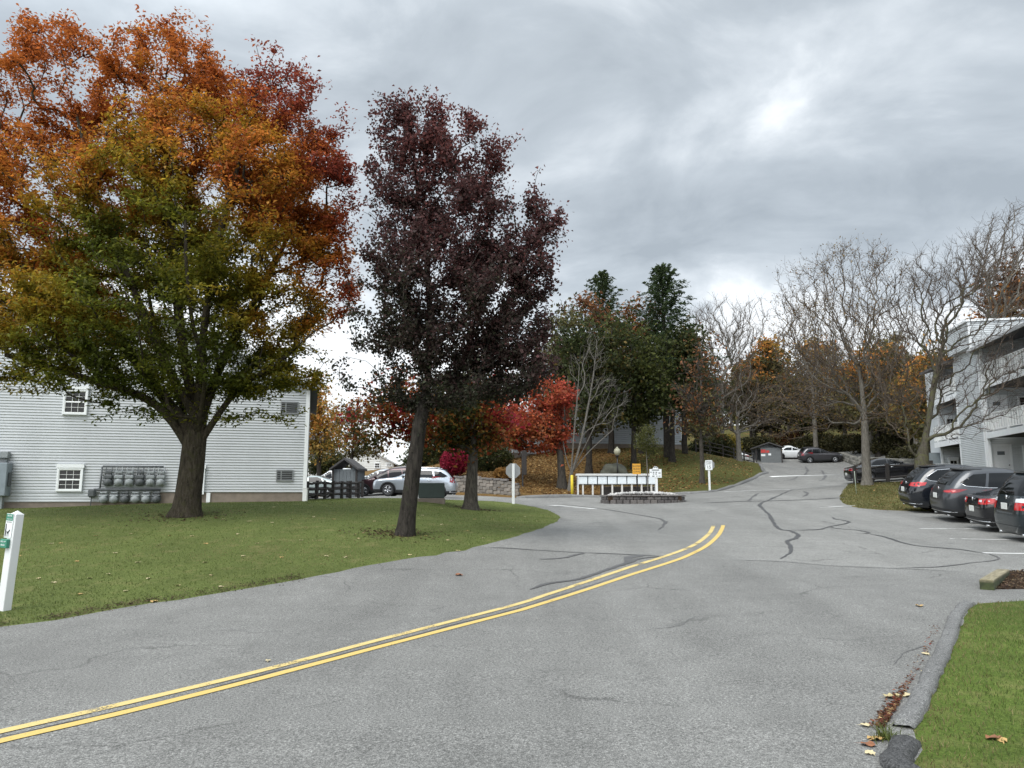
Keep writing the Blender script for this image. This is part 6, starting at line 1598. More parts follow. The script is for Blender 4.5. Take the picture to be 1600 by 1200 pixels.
lob = lobes_px([(925, 570, 22, 50), (903, 590, 20, 50), (955, 620, 28, 40), (945, 655, 36, 18), (932, 540, 16, 40), (890, 640, 20, 30)], 50.2, b3b)
q3 = lambda *q: [at(x, y, 50.2 + d) - b3b for x, y, d in q]
tree('bare_tree', 'pale barked leafless tree with slanting limbs beside the scarlet maple', b3b, lob, [v3(0, 0, -.1), v3(.05, 0, .6), v3(.12, 0, 1.1)], 260, .13,
     bark=M_barkl, r_tip=.0055, expo=.5, bf=.6, step=.4, up=.2, start=.5, seed=43, top=.8, twigs=400, twig_len=.7, wob=.03, limbs=[q3((892, 745, 0), (905, 700, 0), (918, 640, .2), (928, 580, .2), (934, 520, .1)), q3((892, 745, 0), (896, 690, -.3), (902, 620, -.5), (907, 545, -.6)), q3((892, 742, 0), (920, 706, .4), (962, 668, .8)), q3((890, 745, 0), (905, 715, .3), (932, 660, .8), (958, 600, 1.2)), q3((890, 745, 0), (880, 690, .3), (884, 620, .6))])

# ------------------------------------------------------------------ evergreens and mixed trees on the mound
dk = [(0, (.018, .030, .013)), (.5, (.036, .056, .022)), (1, (.062, .080, .032))]
def G(px, py, Y): return gat(px, py, Y)
def hpx(px, py, Y, b): return at(px, py, Y)[2] - b[2]
b = G(946, 702, 74); conifer('spruce_tree', 'tall spruce whose pointed top stands left above the mound', b, hpx(945, 424, 74, b), 5.4, .28, M_barkd, dk, 150, 12500, .30, 51, needle=.34)
b = G(1043, 716, 64); conifer('spruce_tree', 'tallest dark spruce on the mound right of the apartment corner', b, hpx(1041, 416, 64, b), 5.6, .30, M_barkd, [(0, (.018, .032, .015)), (.5, (.036, .058, .025)), (1, (.066, .088, .034))], 170, 15000, .34, 52, needle=.33)
b = G(1070, 708, 67); conifer('spruce_tree', 'broad dark spruce with low branches at the apartment corner', b, hpx(1072, 520, 67, b), 4.2, .26, M_barkd, dk, 150, 10500, .30, 53, needle=.33)
def greeny(C, r):
    t = .5 + .3 * smoothn(C, .9) + r.normal(0, .2, len(C)); return pal([(0, (0.022, 0.032, 0.012)), (.5, (0.044, 0.056, 0.019)), (.8, (0.080, 0.081, 0.027)), (1, (0.147, 0.104, 0.032))], t, r, .3)
def greeny2(C, r):
    t = .5 + .3 * smoothn(C, .9, 1) + r.normal(0, .2, len(C)); return pal([(0, (0.022, 0.035, 0.010)), (.5, (0.051, 0.063, 0.019)), (1, (0.102, 0.107, 0.026))], t, r, .3)
def russet(C, r):
    t = .5 + .3 * smoothn(C, .8, 2) + r.normal(0, .2, len(C)); return pal([(0, (0.051, 0.034, 0.020)), (.4, (0.128, 0.065, 0.031)), (.7, (0.212, 0.085, 0.037)), (1, (0.289, 0.153, 0.051))], t, r, .3)
def gold(C, r):
    t = .5 + .3 * smoothn(C, .9, 3) + .03 * C[:, 2] + r.normal(0, .2, len(C)); return pal([(0, (0.085, 0.085, 0.031)), (.4, (0.204, 0.162, 0.041)), (.7, (0.374, 0.221, 0.051)), (1, (0.510, 0.204, 0.051))], t, r, .28)
def olive(C, r):
    t = .5 + .3 * smoothn(C, .8, 5) + r.normal(0, .2, len(C)); return pal([(0, (0.048, 0.051, 0.024)), (.5, (0.105, 0.099, 0.041)), (1, (0.204, 0.170, 0.065))], t, r, .3)
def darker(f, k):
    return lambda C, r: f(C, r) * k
def tmix(lo, hi, zc, zw):
    def f(C, r):
        a = lo(C, r); b_ = hi(C, r); k = 1 / (1 + np.exp(-(C[:, 2] - zc) / zw + 2.0 * smoothn(C, 1.0, 7))); return np.where((r.random(len(C)) < k)[:, None], b_, a)
    return f
def mtree(name, label, px, py, Y, lobs, rb, nl, size, col, seed, bark=M_barkd, nt=140, spread=.5, twigs=120, start=None, **k):
    b = G(px, py, Y); lob = lobes_px(lobs, Y, b); zt = max(c[2] for c, l, w in lob); xt = np.mean([c[0] for c, l, w in lob]); yt = np.mean([c[1] for c, l, w in lob])
    tr = [v3(0, 0, -.2), v3(.05, 0, zt * .15), v3(xt * .12, yt * .12, zt * .35), v3(xt * .5, yt * .5, zt * .65), v3(xt * .8, yt * .8, zt * .9)]
    return tree(name, label, b, lob, tr, nt, rb, leaf=dict(nleaf=nl, size=size, aspect=.6, spread=spread, color=col, up=.4, along=3, flat=.6, drop=k.pop('drop', .35)), bark=bark, r_tip=.014, bf=.3, step=.6, up=.3,
                start=zt * .22 if start is None else start, seed=seed, top=.3, twigs=twigs, twig_len=.9, **k)
mtree('evergreen_tree', 'dark trunked evergreen left of the lamp globe', 920, 738, 57, [(915, 570, 35, 60), (940, 620, 45, 50), (900, 520, 28, 45), (955, 560, 40, 60), (925, 640, 25, 20)], .26, 9500, .30, greeny, 61, start=2.6)
mtree('evergreen_tree', 'dark evergreen leaning over the young planter tree', 990, 735, 59, [(990, 560, 45, 60), (1010, 620, 45, 45), (975, 620, 30, 40), (1020, 590, 30, 60)], .24, 11000, .29, greeny2, 62, start=2.4)
mtree('russet_tree', 'tree with dull red-brown leaves between the two spruces', 1002, 708, 66, [(1000, 500, 38, 40), (985, 540, 45, 45), (1020, 545, 35, 45), (925, 475, 28, 22), (1005, 590, 40, 40)], .24, 9000, .34, russet, 63, drop=.45)
mtree('evergreen_tree', 'olive tree crowning the left side of the mound', 955, 706, 66, [(940, 510, 45, 40), (960, 560, 50, 50), (920, 580, 45, 50), (890, 540, 32, 60), (900, 620, 35, 40)], .28, 11000, .34, tmix(greeny, russet, 10.5, 1.6), 64, drop=.35)
mtree('evergreen_tree', 'broad dark green tree right of the tallest spruce', 1050, 718, 62, [(1060, 560, 38, 60), (1075, 600, 34, 40), (1045, 590, 36, 45), (1080, 540, 25, 40)], .25, 11000, .31, greeny, 65)
mtree('russet_tree', 'thin dark trunked tree behind the speed limit sign', 1097, 756, 52.5, [(1095, 610, 36, 50), (1110, 650, 32, 35), (1080, 650, 28, 35), (1105, 570, 22, 40)], .17, 2600, .24, tmix(olive, russet, 4, 1.5), 66, bark=M_bark, nt=180, twigs=500, drop=.5)
mtree('evergreen_tree', 'deep green tree filling the gap behind the purple crown', 880, 712, 64, [(880, 520, 25, 50), (870, 580, 32, 50), (885, 640, 30, 40), (850, 600, 30, 60)], .22, 8000, .32, olive, 67)
# young tree standing in the planter
b = np.array((*at(1012, 768, 36.6)[:2], hi_ + .22)); lob = lobes_px([(1010, 688, 17, 20), (1008, 672, 12, 10), (1016, 700, 13, 12)], 36.6, b)
tree('young_tree', 'slim young tree with a small green crown in the stone planter', b, lob, [v3(0, 0, -.1), v3(.02, 0, .9), v3(0, 0, 1.6), v3(-.02, 0, 2.3)], 90, .036, leaf=dict(nleaf=2600, size=.085, aspect=.5, spread=.12, color=lambda C, r: pal([(0, (.05, .06, .02)), (1, (.12, .12, .032))], r.random(len(C)), r, .3), up=.3, along=3, flat=.8), bark=M_barkl, r_tip=.004, step=.2, start=.9, seed=68, up=.6, top=.6, twigs=40, twig_len=.3)

# ------------------------------------------------------------------ bare trees to the right
def bare(name, label, base, lobs, Y, trunk, nt, rb, seed, bark, twigs, twig_len, r_tip=.012, leaf=None, step=.5, up=.2, bf=.55, start=None, **k):
    return tree(name, label, base, lobes_px(lobs, Y, base), trunk, nt, rb, leaf=leaf, bark=bark, twig=M_twig, r_tip=r_tip, bf=bf, step=step, up=up, start=start, seed=seed, top=k.pop('top', .7), twigs=twigs, twig_len=twig_len, wob=.06, **k)
def lastleaf(C, r): return pal([(0, (.10, .08, .03)), (.5, (.20, .13, .035)), (1, (.16, .08, .03))], r.random(len(C)), r, .3)
b = gp(1355, 758); Yb = b[1]
bare('locust_tree', 'tall grey trunked tree with bare twigs rising from the grass island', b, [(1260, 450, 55, 50), (1330, 420, 60, 45), (1390, 440, 45, 45), (1300, 520, 90, 60), (1240, 520, 45, 60), (1370, 530, 70, 70), (1330, 620, 110, 60), (1260, 610, 70, 50), (1400, 620, 60, 60), (1300, 400, 30, 25), (1375, 395, 20, 20), (1225, 640, 60, 50)], Yb,
     [v3(0, 0, -.1), v3(.03, 0, 1.5), v3(.08, 0, 3.0), v3(.10, .05, 4.4), v3(.06, .1, 6)], 2300, .235, 71, M_barkt, 5000, .6, r_tip=.0048, start=3.2, up=.2, expo=.5, leaf=dict(nleaf=6500, size=.10, aspect=.5, spread=.16, color=lastleaf, up=.2, along=1, flat=.8), top=.55)
b = G(1441, 742, 36.0)
tr_i = [v3(0, 0, -.2)] + [at(x, y, 36.0 + d) - b for x, y, d in ((1440, 720, 0), (1445, 690, 0), (1452, 650, 0), (1458, 610, .1), (1466, 570, .2), (1478, 520, .3))]
ext = [at(x, y, 36.0 + d) - b for x, y, d in ((1500, 668, -.5), (1530, 662, -.8), (1560, 672, -.9), (1590, 655, -1), (1600, 640, -1.2), (1380, 670, .2), (1350, 655, .4), (1410, 700, -.2), (1395, 690, -.4), (1600, 520, -.5), (1560, 500, 0), (1540, 690, -.8))]
bare('twisted_tree', 'gnarled mossy tree with spreading bare twigs beside the balcony building', b, [(1440, 470, 65, 70), (1500, 470, 70, 80), (1570, 440, 55, 80), (1420, 570, 70, 60), (1520, 570, 75, 50), (1480, 420, 80, 50), (1580, 560, 50, 50), (1400, 650, 40, 40), (1540, 400, 50, 40), (1545, 610, 60, 50), (1500, 650, 50, 40)], 36.0, tr_i, 2300, .36, 72, M_barkiv, 5000, .5, r_tip=.0046, expo=.5, start=1.2, up=.1, extra=np.array(ext), lump=.15, flare=1.3, top=.35, bf=.45)
b = G(1570, 742, 60)
bare('bare_tree', 'tallest bare tree rising behind the balcony building', b, [(1560, 380, 60, 45), (1600, 360, 60, 50), (1520, 420, 50, 50), (1620, 430, 60, 60), (1570, 450, 70, 50)], 60, [v3(0, 0, -.2), v3(0, 0, 6), v3(.2, 0, 12)], 1100, .30, 73, M_barkt, 2200, .8, r_tip=.007, expo=.5, start=5, up=.3)
b = G(1130, 716, 92)
bare('bare_tree', 'fan of thin leafless branches behind the right flank of the spruces', b, [(1130, 500, 45, 40), (1100, 520, 30, 45), (1160, 530, 35, 45), (1135, 580, 45, 40)], 92, [v3(0, 0, -.2), v3(0, 0, 4), v3(.2, 0, 9)], 700, .28, 74, M_barkt, 2200, 1.1, r_tip=.010, expo=.5, start=4, up=.4, upward=1.6)
b = G(1155, 717, 72)
bare('bare_tree', 'grey trunked leafless tree on the crest of the mound near the shed', b, [(1150, 600, 50, 45), (1190, 630, 45, 35), (1120, 640, 40, 35), (1160, 650, 60, 25)], 72, [v3(0, 0, -.2), v3(-.03, 0, 3), v3(-.05, 0, 5.5)], 700, .25, 75, M_barkl, 1600, .8, r_tip=.007, expo=.5, start=2.6, up=.2)
b = G(1235, 700, 104)
far_bare = bare('bare_tree', 'tangle of bare grey branches above the white sedan', b, [(1240, 540, 40, 50), (1220, 600, 60, 45), (1270, 590, 50, 50), (1250, 480, 30, 40)], 104, [v3(0, 0, -.2), v3(0, 0, 5), v3(0, 0, 9)], 700, .3, 76, M_barkt, 1600, 1.1, r_tip=.010, expo=.5, start=4)

# ------------------------------------------------------------------ coloured trees and woods on the right
mtree('autumn_tree', 'round tree turning orange at its top left of the bare locust', 1205, 700, 98, [(1205, 560, 40, 32), (1180, 600, 45, 40), (1225, 600, 40, 40), (1200, 640, 60, 30), (1200, 535, 22, 14)], .3, 11000, .46, tmix(olive, gold, 11.2, 1.2), 81, nt=150, drop=.3)
mtree('autumn_tree', 'orange and olive tree behind the bare locust trunk', 1372, 702, 84, [(1370, 570, 42, 36), (1345, 610, 45, 40), (1400, 610, 42, 45), (1370, 650, 60, 30)], .3, 11000, .42, tmix(olive, gold, 9.5, 1.5), 82, nt=150, drop=.3)
mtree('autumn_tree', 'rust and gold tree above the roof of the balcony building', 1575, 735, 68, [(1570, 450, 45, 40), (1600, 480, 50, 50), (1550, 500, 40, 40), (1620, 430, 50, 45), (1530, 560, 45, 60)], .3, 11000, .36, tmix(gold, russet, 14, 2.0), 83, nt=150, drop=.25)
mtree('autumn_tree', 'yellow green tree left of the balcony building', 1455, 735, 66, [(1460, 600, 35, 50), (1440, 650, 45, 40), (1475, 560, 28, 40), (1430, 620, 35, 40)], .26, 8500, .34, tmix(olive, gold, 6, 4), 84, nt=140, drop=.3)
woods = [('woods_tree', 'dark evergreen woodland tree', 1120, 692, 108, greeny, 91), ('woods_tree', 'olive woodland tree', 1165, 690, 112, olive, 92), ('woods_tree', 'russet woodland tree', 1240, 690, 106, tmix(greeny, russet, 9, 3), 93)]
wl_lab = ['low olive woodland tree behind the crest fence', 'dark woodland tree behind the small grey shed', 'russet woodland tree above the white sedan', 'dark green woodland tree behind the dark grey crossover', 'olive woodland tree at the left end of the stone wall', 'green woodland tree above the middle of the stone wall', 'olive woodland tree behind the locust trunk', 'dull green woodland tree behind the twisted tree', 'dark woodland tree left of the twisted tree', 'tall olive tree deep in the woods left of the locust', 'tall grey green tree deep in the woods right of the locust', 'tall russet tree deep in the woods behind the shed', 'green tree behind the far end of the mound fence', 'brown tree filling the woods behind the round orange tree', 'olive tree at the far right of the woods', 'dark tree at the top of the upper lot']
arche = []
for i, (col, sd) in enumerate(((tmix(greeny, olive, 5, 2), 91), (tmix(olive, gold, 8.5, 1.5), 92), (tmix(olive, russet, 5, 2), 93), (olive, 94))):
    px, Y = ((1112, 96), (1192, 100), (1245, 108), (1282, 102))[i]
    bb = G(px, 696, Y); s = Y / FPX; lob = [(v3(0, 0, 4.6), v3(3.4, 3.2, 2.4), 1), (v3(1.4, .5, 6.6), v3(2.4, 2.2, 2.0), 1), (v3(-1.5, -.4, 6.2), v3(2.4, 2.2, 2.2), 1), (v3(0, 0, 8.2), v3(1.9, 1.8, 1.7), 1)]
    arche.append(tree('woods_tree', wl_lab[i], bb, lob, [v3(0, 0, -.3), v3(.05, 0, 1.6), v3(0, .1, 3.6), v3(.2, 0, 6.4)], 130, .24, leaf=dict(nleaf=9000, size=.40, aspect=.55, spread=.55, color=col, up=.4, along=3, flat=.6, drop=.35), bark=M_barkd, r_tip=.016, step=.6, start=1.8, seed=sd, top=.3, twigs=160, twig_len=.9, group='trees of the woods'))
for i, (px, Y, k, sc_, rz) in enumerate(((1322, 98, 1, 1.0, 1.0), (1352, 95, 3, .9, 2.2), (1385, 92, 1, 1.0, 3.7), (1425, 84, 3, 1.0, .6), (1408, 92, 0, 1.05, 5.0), (1285, 122, 1, 1.45, 2.0), (1400, 118, 3, 1.4, 4.0), (1200, 124, 2, 1.35, 1.2), (1090, 92, 1, .85, 2.9), (1175, 112, 2, 1.2, 4.2), (1462, 80, 1, 1.0, .4), (1255, 98, 0, .95, 3.3))):
    c = copy_tree(arche[k]); q = G(px, 700, Y); c.location = tuple(q); c.rotation_euler = (0, 0, rz); c.scale = (sc_, sc_, sc_ * 1.05); c['label'] = wl_lab[4 + i]
haze_lab = ['thin grey bare tree deep in the woods behind the small shed', 'thin grey bare tree behind the stone wall left end', 'leafless tree among the olive trees right of the locust trunk', 'leafless tree left of the balcony building behind the twisted tree', 'leafless tree behind the crest fence', 'leafless tree between the round orange tree and the locust', 'tall bare tree crossing the orange tree behind the locust']
for i, (px, Y, sc_, rz) in enumerate(((1180, 102, .95, 1.0), (1322, 96, .9, 2.2), (1398, 90, .95, 3.7), (1432, 80, .85, 5.2), (1105, 92, .8, 4.1), (1275, 92, 1.0, .7), (1362, 86, .95, 2.9))):
    c = copy_tree(far_bare); q = G(px, 700, Y); c.location = tuple(q); c.rotation_euler = (0, 0, rz); c.scale = (sc_, sc_, sc_); c['label'] = haze_lab[i]; c['group'] = 'bare trees of the woods'
# understorey and shrubs
b = G(1136, 712, 82); bush('shrub', 'bright yellow shrub behind the crest fence', b, [(v3(0, 0, 1.4), v3(1.7, 1.2, 1.5), 1)], 2600, .26, lambda C, r: pal([(0, (.12, .10, .02)), (1, (.30, .23, .04))], r.random(len(C)), r, .3), 101)
b = G(711, 748, 52.5); bush('shrub', 'round crimson burning bush above the retaining wall', b, [(v3(0, 0, 1.05), v3(1.05, .9, .95), 1)], 5200, .15, lambda C, r: pal([(0, (.17, .012, .028)), (1, (.36, .028, .060))], r.random(len(C)) * .6 + .3 * C[:, 2] / 2, r, .3), 102)
b = G(768, 738, 54.5); bush('shrub', 'dark green bush at the top of the orange bank', b, [(v3(0, 0, .9), v3(1.6, 1.1, 1.2), 1)], 3600, .18, greeny, 103)
b = G(738, 735, 58); bush('shrub', 'tall shadowy evergreen bush behind the crimson bush', b, [(v3(0, 0, 1.6), v3(1.8, 1.3, 2.0), 1)], 4200, .22, greeny, 104)
b = G(785, 746, 50.5); bush('ornamental_grass', 'tuft of tawny ornamental grass on the orange bank', b, [(v3(0, 0, .35), v3(.55, .45, .45), 1)], 1500, .34, lambda C, r: pal([(0, (.20, .10, .03)), (1, (.36, .21, .07))], r.random(len(C)), r, .25), 105, cat='grass tuft')
b = G(757, 752, 49.3); bush('ornamental_grass', 'low mat of dry orange plants on the edge of the bank', b, [(v3(0, 0, .15), v3(1.0, .5, .3), 1)], 1500, .26, lambda C, r: pal([(0, (.17, .09, .03)), (1, (.33, .18, .06))], r.random(len(C)), r, .25), 106, cat='grass tuft')
b = G(690, 742, 60); mtree('autumn_tree', 'yellow green tree behind the crimson bush', 690, 742, 60, [(680, 660, 35, 30), (700, 690, 30, 25), (665, 690, 25, 25)], .2, 6000, .28, tmix(greeny, gold, 3.5, 1.2), 107)
mtree('evergreen_tree', 'dark trees closing the view behind the small maple', 735, 735, 62, [(735, 640, 45, 45), (770, 670, 40, 30), (710, 620, 35, 40), (790, 620, 40, 40)], .24, 9000, .32, greeny, 108)
und = ['olive undergrowth behind the small grey shed', 'tangled brown undergrowth behind the white sedan', 'green undergrowth behind the dark grey crossover', 'yellowish undergrowth above the left of the stone wall', 'dark undergrowth above the middle of the stone wall', 'green undergrowth right of the locust trunk', 'brown undergrowth beside the twisted tree', 'dark shrub left of the crest fence']
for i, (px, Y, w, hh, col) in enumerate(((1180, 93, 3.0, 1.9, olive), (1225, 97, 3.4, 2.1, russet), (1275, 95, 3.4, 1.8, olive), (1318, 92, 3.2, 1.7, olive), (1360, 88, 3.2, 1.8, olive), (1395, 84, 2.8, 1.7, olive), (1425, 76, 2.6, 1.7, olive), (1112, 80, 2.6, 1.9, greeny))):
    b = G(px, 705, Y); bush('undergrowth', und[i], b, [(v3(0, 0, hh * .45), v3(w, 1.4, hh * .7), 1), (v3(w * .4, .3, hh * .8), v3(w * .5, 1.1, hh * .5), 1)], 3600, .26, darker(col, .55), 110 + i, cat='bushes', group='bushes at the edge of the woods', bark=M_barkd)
# left background trees
mtree('autumn_tree', 'golden tree beside the corner of the grey building', 498, 748, 68, [(500, 660, 28, 50), (488, 620, 25, 40), (515, 690, 25, 30), (475, 650, 20, 60)], .25, 7500, .30, gold, 121, drop=.3)
mtree('autumn_tree', 'loose olive tree above the grey shed', 548, 748, 76, [(550, 690, 32, 24), (575, 700, 24, 16), (535, 660, 26, 30), (560, 650, 25, 25)], .26, 4600, .30, tmix(olive, gold, 9, 2), 122, drop=.5, twigs=350)
mtree('evergreen_tree', 'dark low tree left of the grey shed', 510, 745, 82, [(505, 725, 22, 14), (525, 722, 20, 14)], .22, 3500, .34, greeny, 123)
mtree('evergreen_tree', 'dark hedge tree right of the white house', 655, 748, 84, [(655, 715, 22, 18), (675, 720, 20, 16), (640, 735, 16, 10)], .22, 3500, .34, greeny, 124)

# ------------------------------------------------------------------ grass blades, fallen leaves
def edge_dist(pts, edge):
    E_ = np.array([e[:2] for e in edge]); o = np.empty(len(pts))
    for i in range(0, len(pts), 4000): o[i:i + 4000] = np.sqrt(((pts[i:i + 4000, None] - E_[None]) ** 2).sum(-1)).min(1)
    return o
def blades(name, label, pts, hgt, wid, cols, seed, lean=.5, dry=None):
    r = np.random.default_rng(seed); n = len(pts); z = np.array([gz(x, y) for x, y in pts]); a = r.uniform(0, 6.28, n); hh = hgt * r.uniform(.4, 1.3, n); w = wid * r.uniform(.6, 1.3, n)
    ln = r.normal(0, lean, (n, 2)) * hh[:, None]; B = np.c_[pts, z - .005]; S_ = np.c_[np.cos(a), np.sin(a), np.zeros(n)] * w[:, None] / 2
    T = B + np.c_[ln, hh]; Mi = B + np.c_[ln * .35, hh * .6]
    V = np.stack([B - S_, B + S_, Mi + S_ * .7, Mi - S_ * .7, T], 1).reshape(-1, 3)
    i = np.arange(n)[:, None] * 5; F = np.concatenate([i + np.array([[0, 1, 2]]), i + np.array([[0, 2, 3]]), i + np.array([[3, 2, 4]])])
    c = pal(cols, r.random(n) * .5 + .5 * (.5 + .5 * smoothn(np.c_[pts, z], 2.1)), r, .25)
    if dry is not None:
        k = (r.random(n) < dry)[:, None]; c = np.where(k, pal([(0, (.13, .10, .045)), (1, (.30, .25, .12))], r.random(n), r, .2), c)
    o = mesh_np(name, V, F, M_leaf, cols=np.repeat(c, 5, axis=0)); o['kind'] = 'stuff'; o['label'] = label; return o
def scatter(poly, n, r, dens=None):
    P = np.array([p[:2] for p in poly]); lo, hi = P.min(0), P.max(0); o = []
    while len(o) < n:
        q = lo + (hi - lo) * r.random((n * 2, 2)); k = inpoly(poly, q[:, 0], q[:, 1])
        if dens is not None: k &= r.random(len(q)) < dens(q)
        o += list(q[k])
    return np.array(o[:n])
r = np.random.default_rng(5)
near = [np.array(p) for p in ((2.3, 3.2), (9, 3.2), (9.5, 11.5), (2.3, 11.5))]
rl = [p for p in right_lawn]
P = scatter(near, 150000, r); P = P[inpoly(rl, P[:, 0], P[:, 1])][:62000]
blades('grass', 'short green grass blades on the right verge', P, .036, .0055, [(0, (.056, .086, .020)), (.5, (.110, .148, .040)), (.8, (.170, .19, .070)), (1, (.25, .23, .11))], 1, dry=np.clip(.8 * np.exp(-edge_dist(P, rl_edge) / .30) + .02 + .20 * smoothn(np.c_[P, P[:, 0]], 2.6), 0, 1))
lw = [np.array(p) for p in ((-14, 7), (2, 7), (2, 36), (-20, 36))]
P = scatter(lw, 330000, r, lambda q: np.clip(13 / q[:, 1], .12, 1) ** 1.4); P = P[inpoly(lawn_poly, P[:, 0], P[:, 1])][:130000]
blades('grass', 'short green grass blades on the left lawn', P, .030, .010, [(0, (.052, .072, .016)), (.5, (.106, .138, .036)), (.8, (.160, .184, .058)), (1, (.22, .20, .085))], 2, dry=np.clip(.0 + .50 * smoothn(np.c_[P, P[:, 1]], 1.1) + .30 * smoothn(np.c_[P, P[:, 0]], 3.7, 2), 0, .8))
P = scatter([np.array(p) for p in ((10, 26), (24, 26), (24, 46), (10, 46))], 60000, r); P = P[inpoly(green_isl, P[:, 0], P[:, 1])][:22000]
blades('grass', 'thin grass blades on the grass island', P, .06, .018, [(0, (.05, .06, .018)), (.5, (.10, .10, .03)), (1, (.20, .15, .06))], 3)
# leaves lying about: the ones that can be told apart, then litter
LC = [(.42, .27, .10), (.34, .20, .07), (.40, .33, .17), (.22, .09, .04), (.28, .05, .04), (.52, .44, .26)]
def leaf_mesh(s, seed, col):
    r = np.random.default_rng(seed); n = 15; V = [(0, 0, .012)]
    for k in range(n):
        a = k * 2 * math.pi / n; q = s * (.62 + .38 * (abs(math.cos(a * 2.5)) ** .7)) * (1 - .1 * r.random()); V.append((math.cos(a) * q, math.sin(a) * q * .8, .004 + .022 * r.random() * s / .07))
    F = [(0, 1 + k, 1 + (k + 1) % n) for k in range(n)]; V.append((-s * 1.6, .01, .004)); V.append((-s * .6, .006, .01)); V.append((-s * .6, -.006, .01)); F.append((n + 1, n + 2, n + 3)); return V, F
lm = [mat('fallen_leaf_%s' % nme, c, .8, var=.25, scale=20) for nme, c in zip(('tan', 'brown', 'straw', 'russet', 'red', 'cream'), LC)]
def fleaf(px, py, s, k, label, group=None, xy=None):
    q = gp(px, py) if xy is None else np.array((xy[0], xy[1], 0)); V, F = leaf_mesh(s, int(px * 7 + py) if xy is None else int(abs(xy[0] * 100)), None)
    o = mesh_np('fallen_leaf', V, F, lm[k]); o.location = (q[0], q[1], gz(q[0], q[1]) + .003); o.rotation_euler = (random.uniform(-.1, .1), random.uniform(-.1, .1), random.uniform(0, 6.28))
    tag(o, label, 'leaf', group); return o
fleaf(1437, 948, .07, 0, 'large tan leaf lying alone on the asphalt left of the kerb end')
fleaf(717, 900, .085, 3, 'dark curled leaf alone in the left lane')
fleaf(1394, 1092, .075, 2, 'long straw coloured leaf where the kerb litter begins')
fleaf(1417, 1090, .05, 5, 'cream leaf touching the kerb above the litter')
fleaf(1368, 1156, .07, 0, 'broad tan leaf beside the grass tuft in the gutter')
fleaf(1357, 1166, .055, 3, 'russet leaf below the broad tan leaf')
fleaf(1353, 1138, .04, 5, 'pale pinkish leaf on the asphalt left of the tuft')
fleaf(1360, 1181, .04, 5, 'small white leaf at the bottom near the broken kerb')
fleaf(1446, 1023, .045, 5, 'pale leaf against the middle of the kerb')
fleaf(1444, 1051, .035, 2, 'small pale leaf below it against the kerb')
fleaf(1552, 1158, .06, 3, 'dark red leaf on the right verge')
fleaf(1566, 1160, .045, 0, 'pinkish brown leaf beside the dark red one on the verge')
fleaf(418, 1035, .04, 5, 'small pale leaf on the yellow line')
fleaf(240, 941, .07, 0, 'tan leaf at the edge of the lawn')
for i, (x, y) in enumerate(((180, 865), (168, 1), (125, 930), (84, 912), (170, 898), (205, 835), (150, 838), (250, 852), (345, 918), (278, 916), (265, 838), (428, 793), (425, 817), (410, 796), (530, 830), (510, 870), (600, 800), (585, 815), (615, 822), (660, 806), (690, 820), (560, 842), (730, 830), (470, 845), (380, 870), (320, 880), (120, 878), (80, 850), (390, 815), (700, 845), (770, 812), (800, 825), (820, 808), (60, 905), (30, 870), (215, 880), (232, 905), (300, 838), (322, 850), (350, 812), (372, 835), (402, 850), (440, 872), (455, 812), (490, 808), (500, 845), (522, 812), (540, 872), (575, 835), (640, 868), (665, 838), (690, 795), (705, 815), (716, 862), (742, 812), (755, 842), (785, 800), (840, 815), (95, 850), (140, 905), (196, 925), (330, 900))):
    if y < 100: continue
    fleaf(x, y, .05, (5, 2, 0, 5)[i % 4], 'small pale leaf fallen on the left lawn', 'leaves fallen on the lawn')
def litter(name, label, P, s0, seed, cols):
    r = np.random.default_rng(seed); n = len(P); z = np.array([gz(x, y) for x, y in P]) + r.uniform(.006, .03, n); N = r.normal(0, .25, (n, 3)); N[:, 2] = 1; L = s0 * r.uniform(.5, 1.3, n)
    V, F = leaves(np.c_[P, z], N, r.normal(0, 1, (n, 3)), L, L * .7); o = mesh_np(name, V, F, M_leaf, cols=np.repeat(pal(cols, r.random(n), r, .3), 4, axis=0)); o['kind'] = 'stuff'; o['label'] = label
rb_ = [(0, (.08, .04, .02)), (.4, (.17, .09, .035)), (.75, (.30, .18, .07)), (1, (.42, .31, .15))]
kl = gpl([(1405, 1140), (1424, 1106), (1440, 1074), (1458, 1041), (1472, 1010), (1484, 979)]); P = []
for i in range(700):
    t = min(4.99, abs(r.normal(0, 1.0)) if i < 560 else r.uniform(0, 5)); k = int(t); q = kl[k] + (kl[k + 1] - kl[k]) * (t - k); P.append(q[:2] + np.array((-abs(r.normal(0, .05)) - .10, 0)))
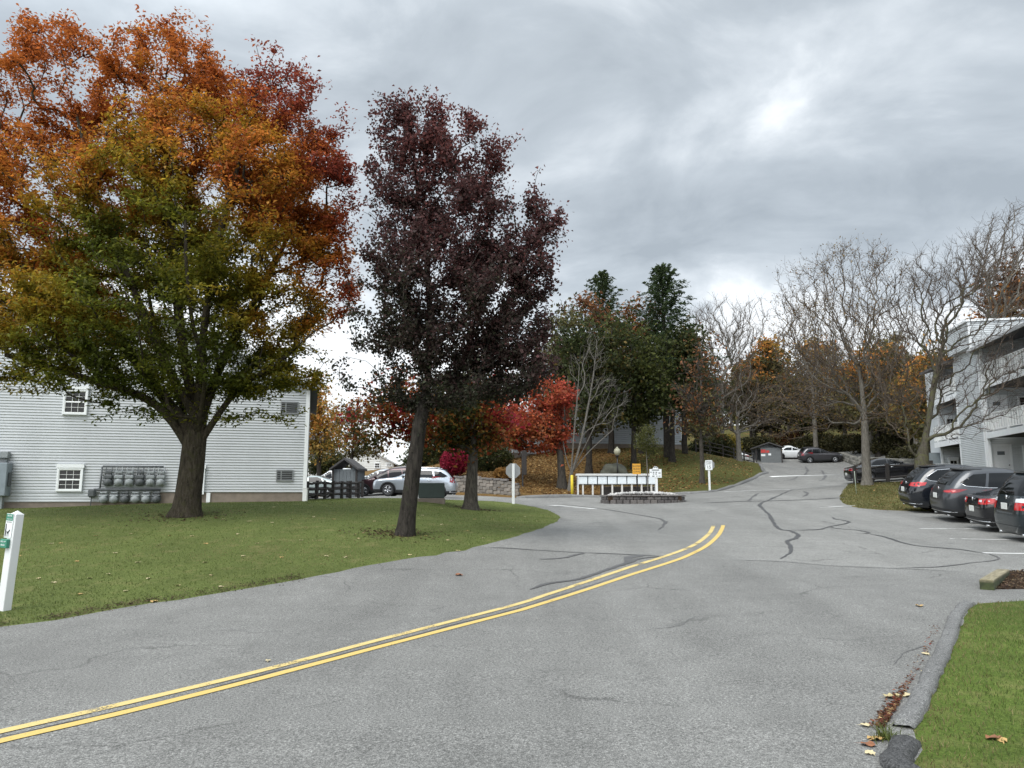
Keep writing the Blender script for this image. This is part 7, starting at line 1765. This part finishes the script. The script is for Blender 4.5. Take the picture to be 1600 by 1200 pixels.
litter('leaf_litter', 'brown leaf crumbs gathered in the gutter beside the kerb', np.array(P), .028, 8, [(0, (.05, .03, .02)), (.5, (.16, .07, .035)), (.8, (.22, .05, .04)), (1, (.42, .31, .15))])
mp_ = [np.array(p) for p in ((-3, 47.8), (3.4, 47.8), (13, 50), (18, 58), (22, 70), (20, 72), (-4, 66))]
litter('leaf_litter', 'brown and gold leaves covering the mound', scatter(mp_, 15000, r, lambda q: np.clip(1.15 - (q[:, 0] - 1) / 13, .12, 1)), .17, 9, rb_)
litter('leaf_litter', 'scattered leaves on the grass island', scatter([np.array(p) for p in ((13, 27.5), (18, 27.5), (22, 44), (19, 44))], 420, r), .10, 10, rb_)
litter('leaf_litter', 'bark chips and needles in the mulch bed', scatter(mulch_poly, 2600, r), .05, 11, [(0, (.03, .02, .014)), (.6, (.10, .06, .04)), (1, (.24, .18, .11))])
for nm_, x, y, dx_, lab_ in (('bare_soil', -8.0, 19.0, 1.3, 'maple'), ('bare_soil', -2.55, 17.1, .9, 'pear'), ('bare_soil', -1.4, 28.2, .8, 'small maple')):
    q = r.normal(0, .5, (380, 2)) * np.array((dx_, dx_ * .8)) + np.array((x, y)); litter('leaf_litter', 'crumbled bark and leaves round the foot of the %s' % lab_, q, .06, 12, [(0, (.04, .028, .018)), (.6, (.10, .065, .04)), (1, (.20, .14, .08))])
le = [q for q in lawn_edge if -9 < q[0] < -3.2 and q[1] < 13]; P = np.array([le[i] + r.normal(0, .12, 2) + np.array((-.12, .12)) for i in r.integers(0, len(le), 2600)])
litter('leaf_litter', 'bare soil and crumbs along the near edge of the lawn', P, .03, 13, [(0, (.035, .026, .018)), (.6, (.085, .06, .04)), (1, (.17, .13, .08))])
# weed tuft growing in the gutter
q = gp(1383, 1157); a = r.uniform(0, 6.28, 130); P = q[:2] + np.c_[np.cos(a), np.sin(a)] * np.abs(r.normal(0, .05, (130, 1)))
wt_ = blades('weed_tuft', None, P - q[:2] * 0, .10, .006, [(0, (.06, .09, .02)), (1, (.20, .22, .07))], 6, .8); del wt_['kind']; tag(wt_, 'tuft of grass growing at the broken end of the kerb', 'weed')
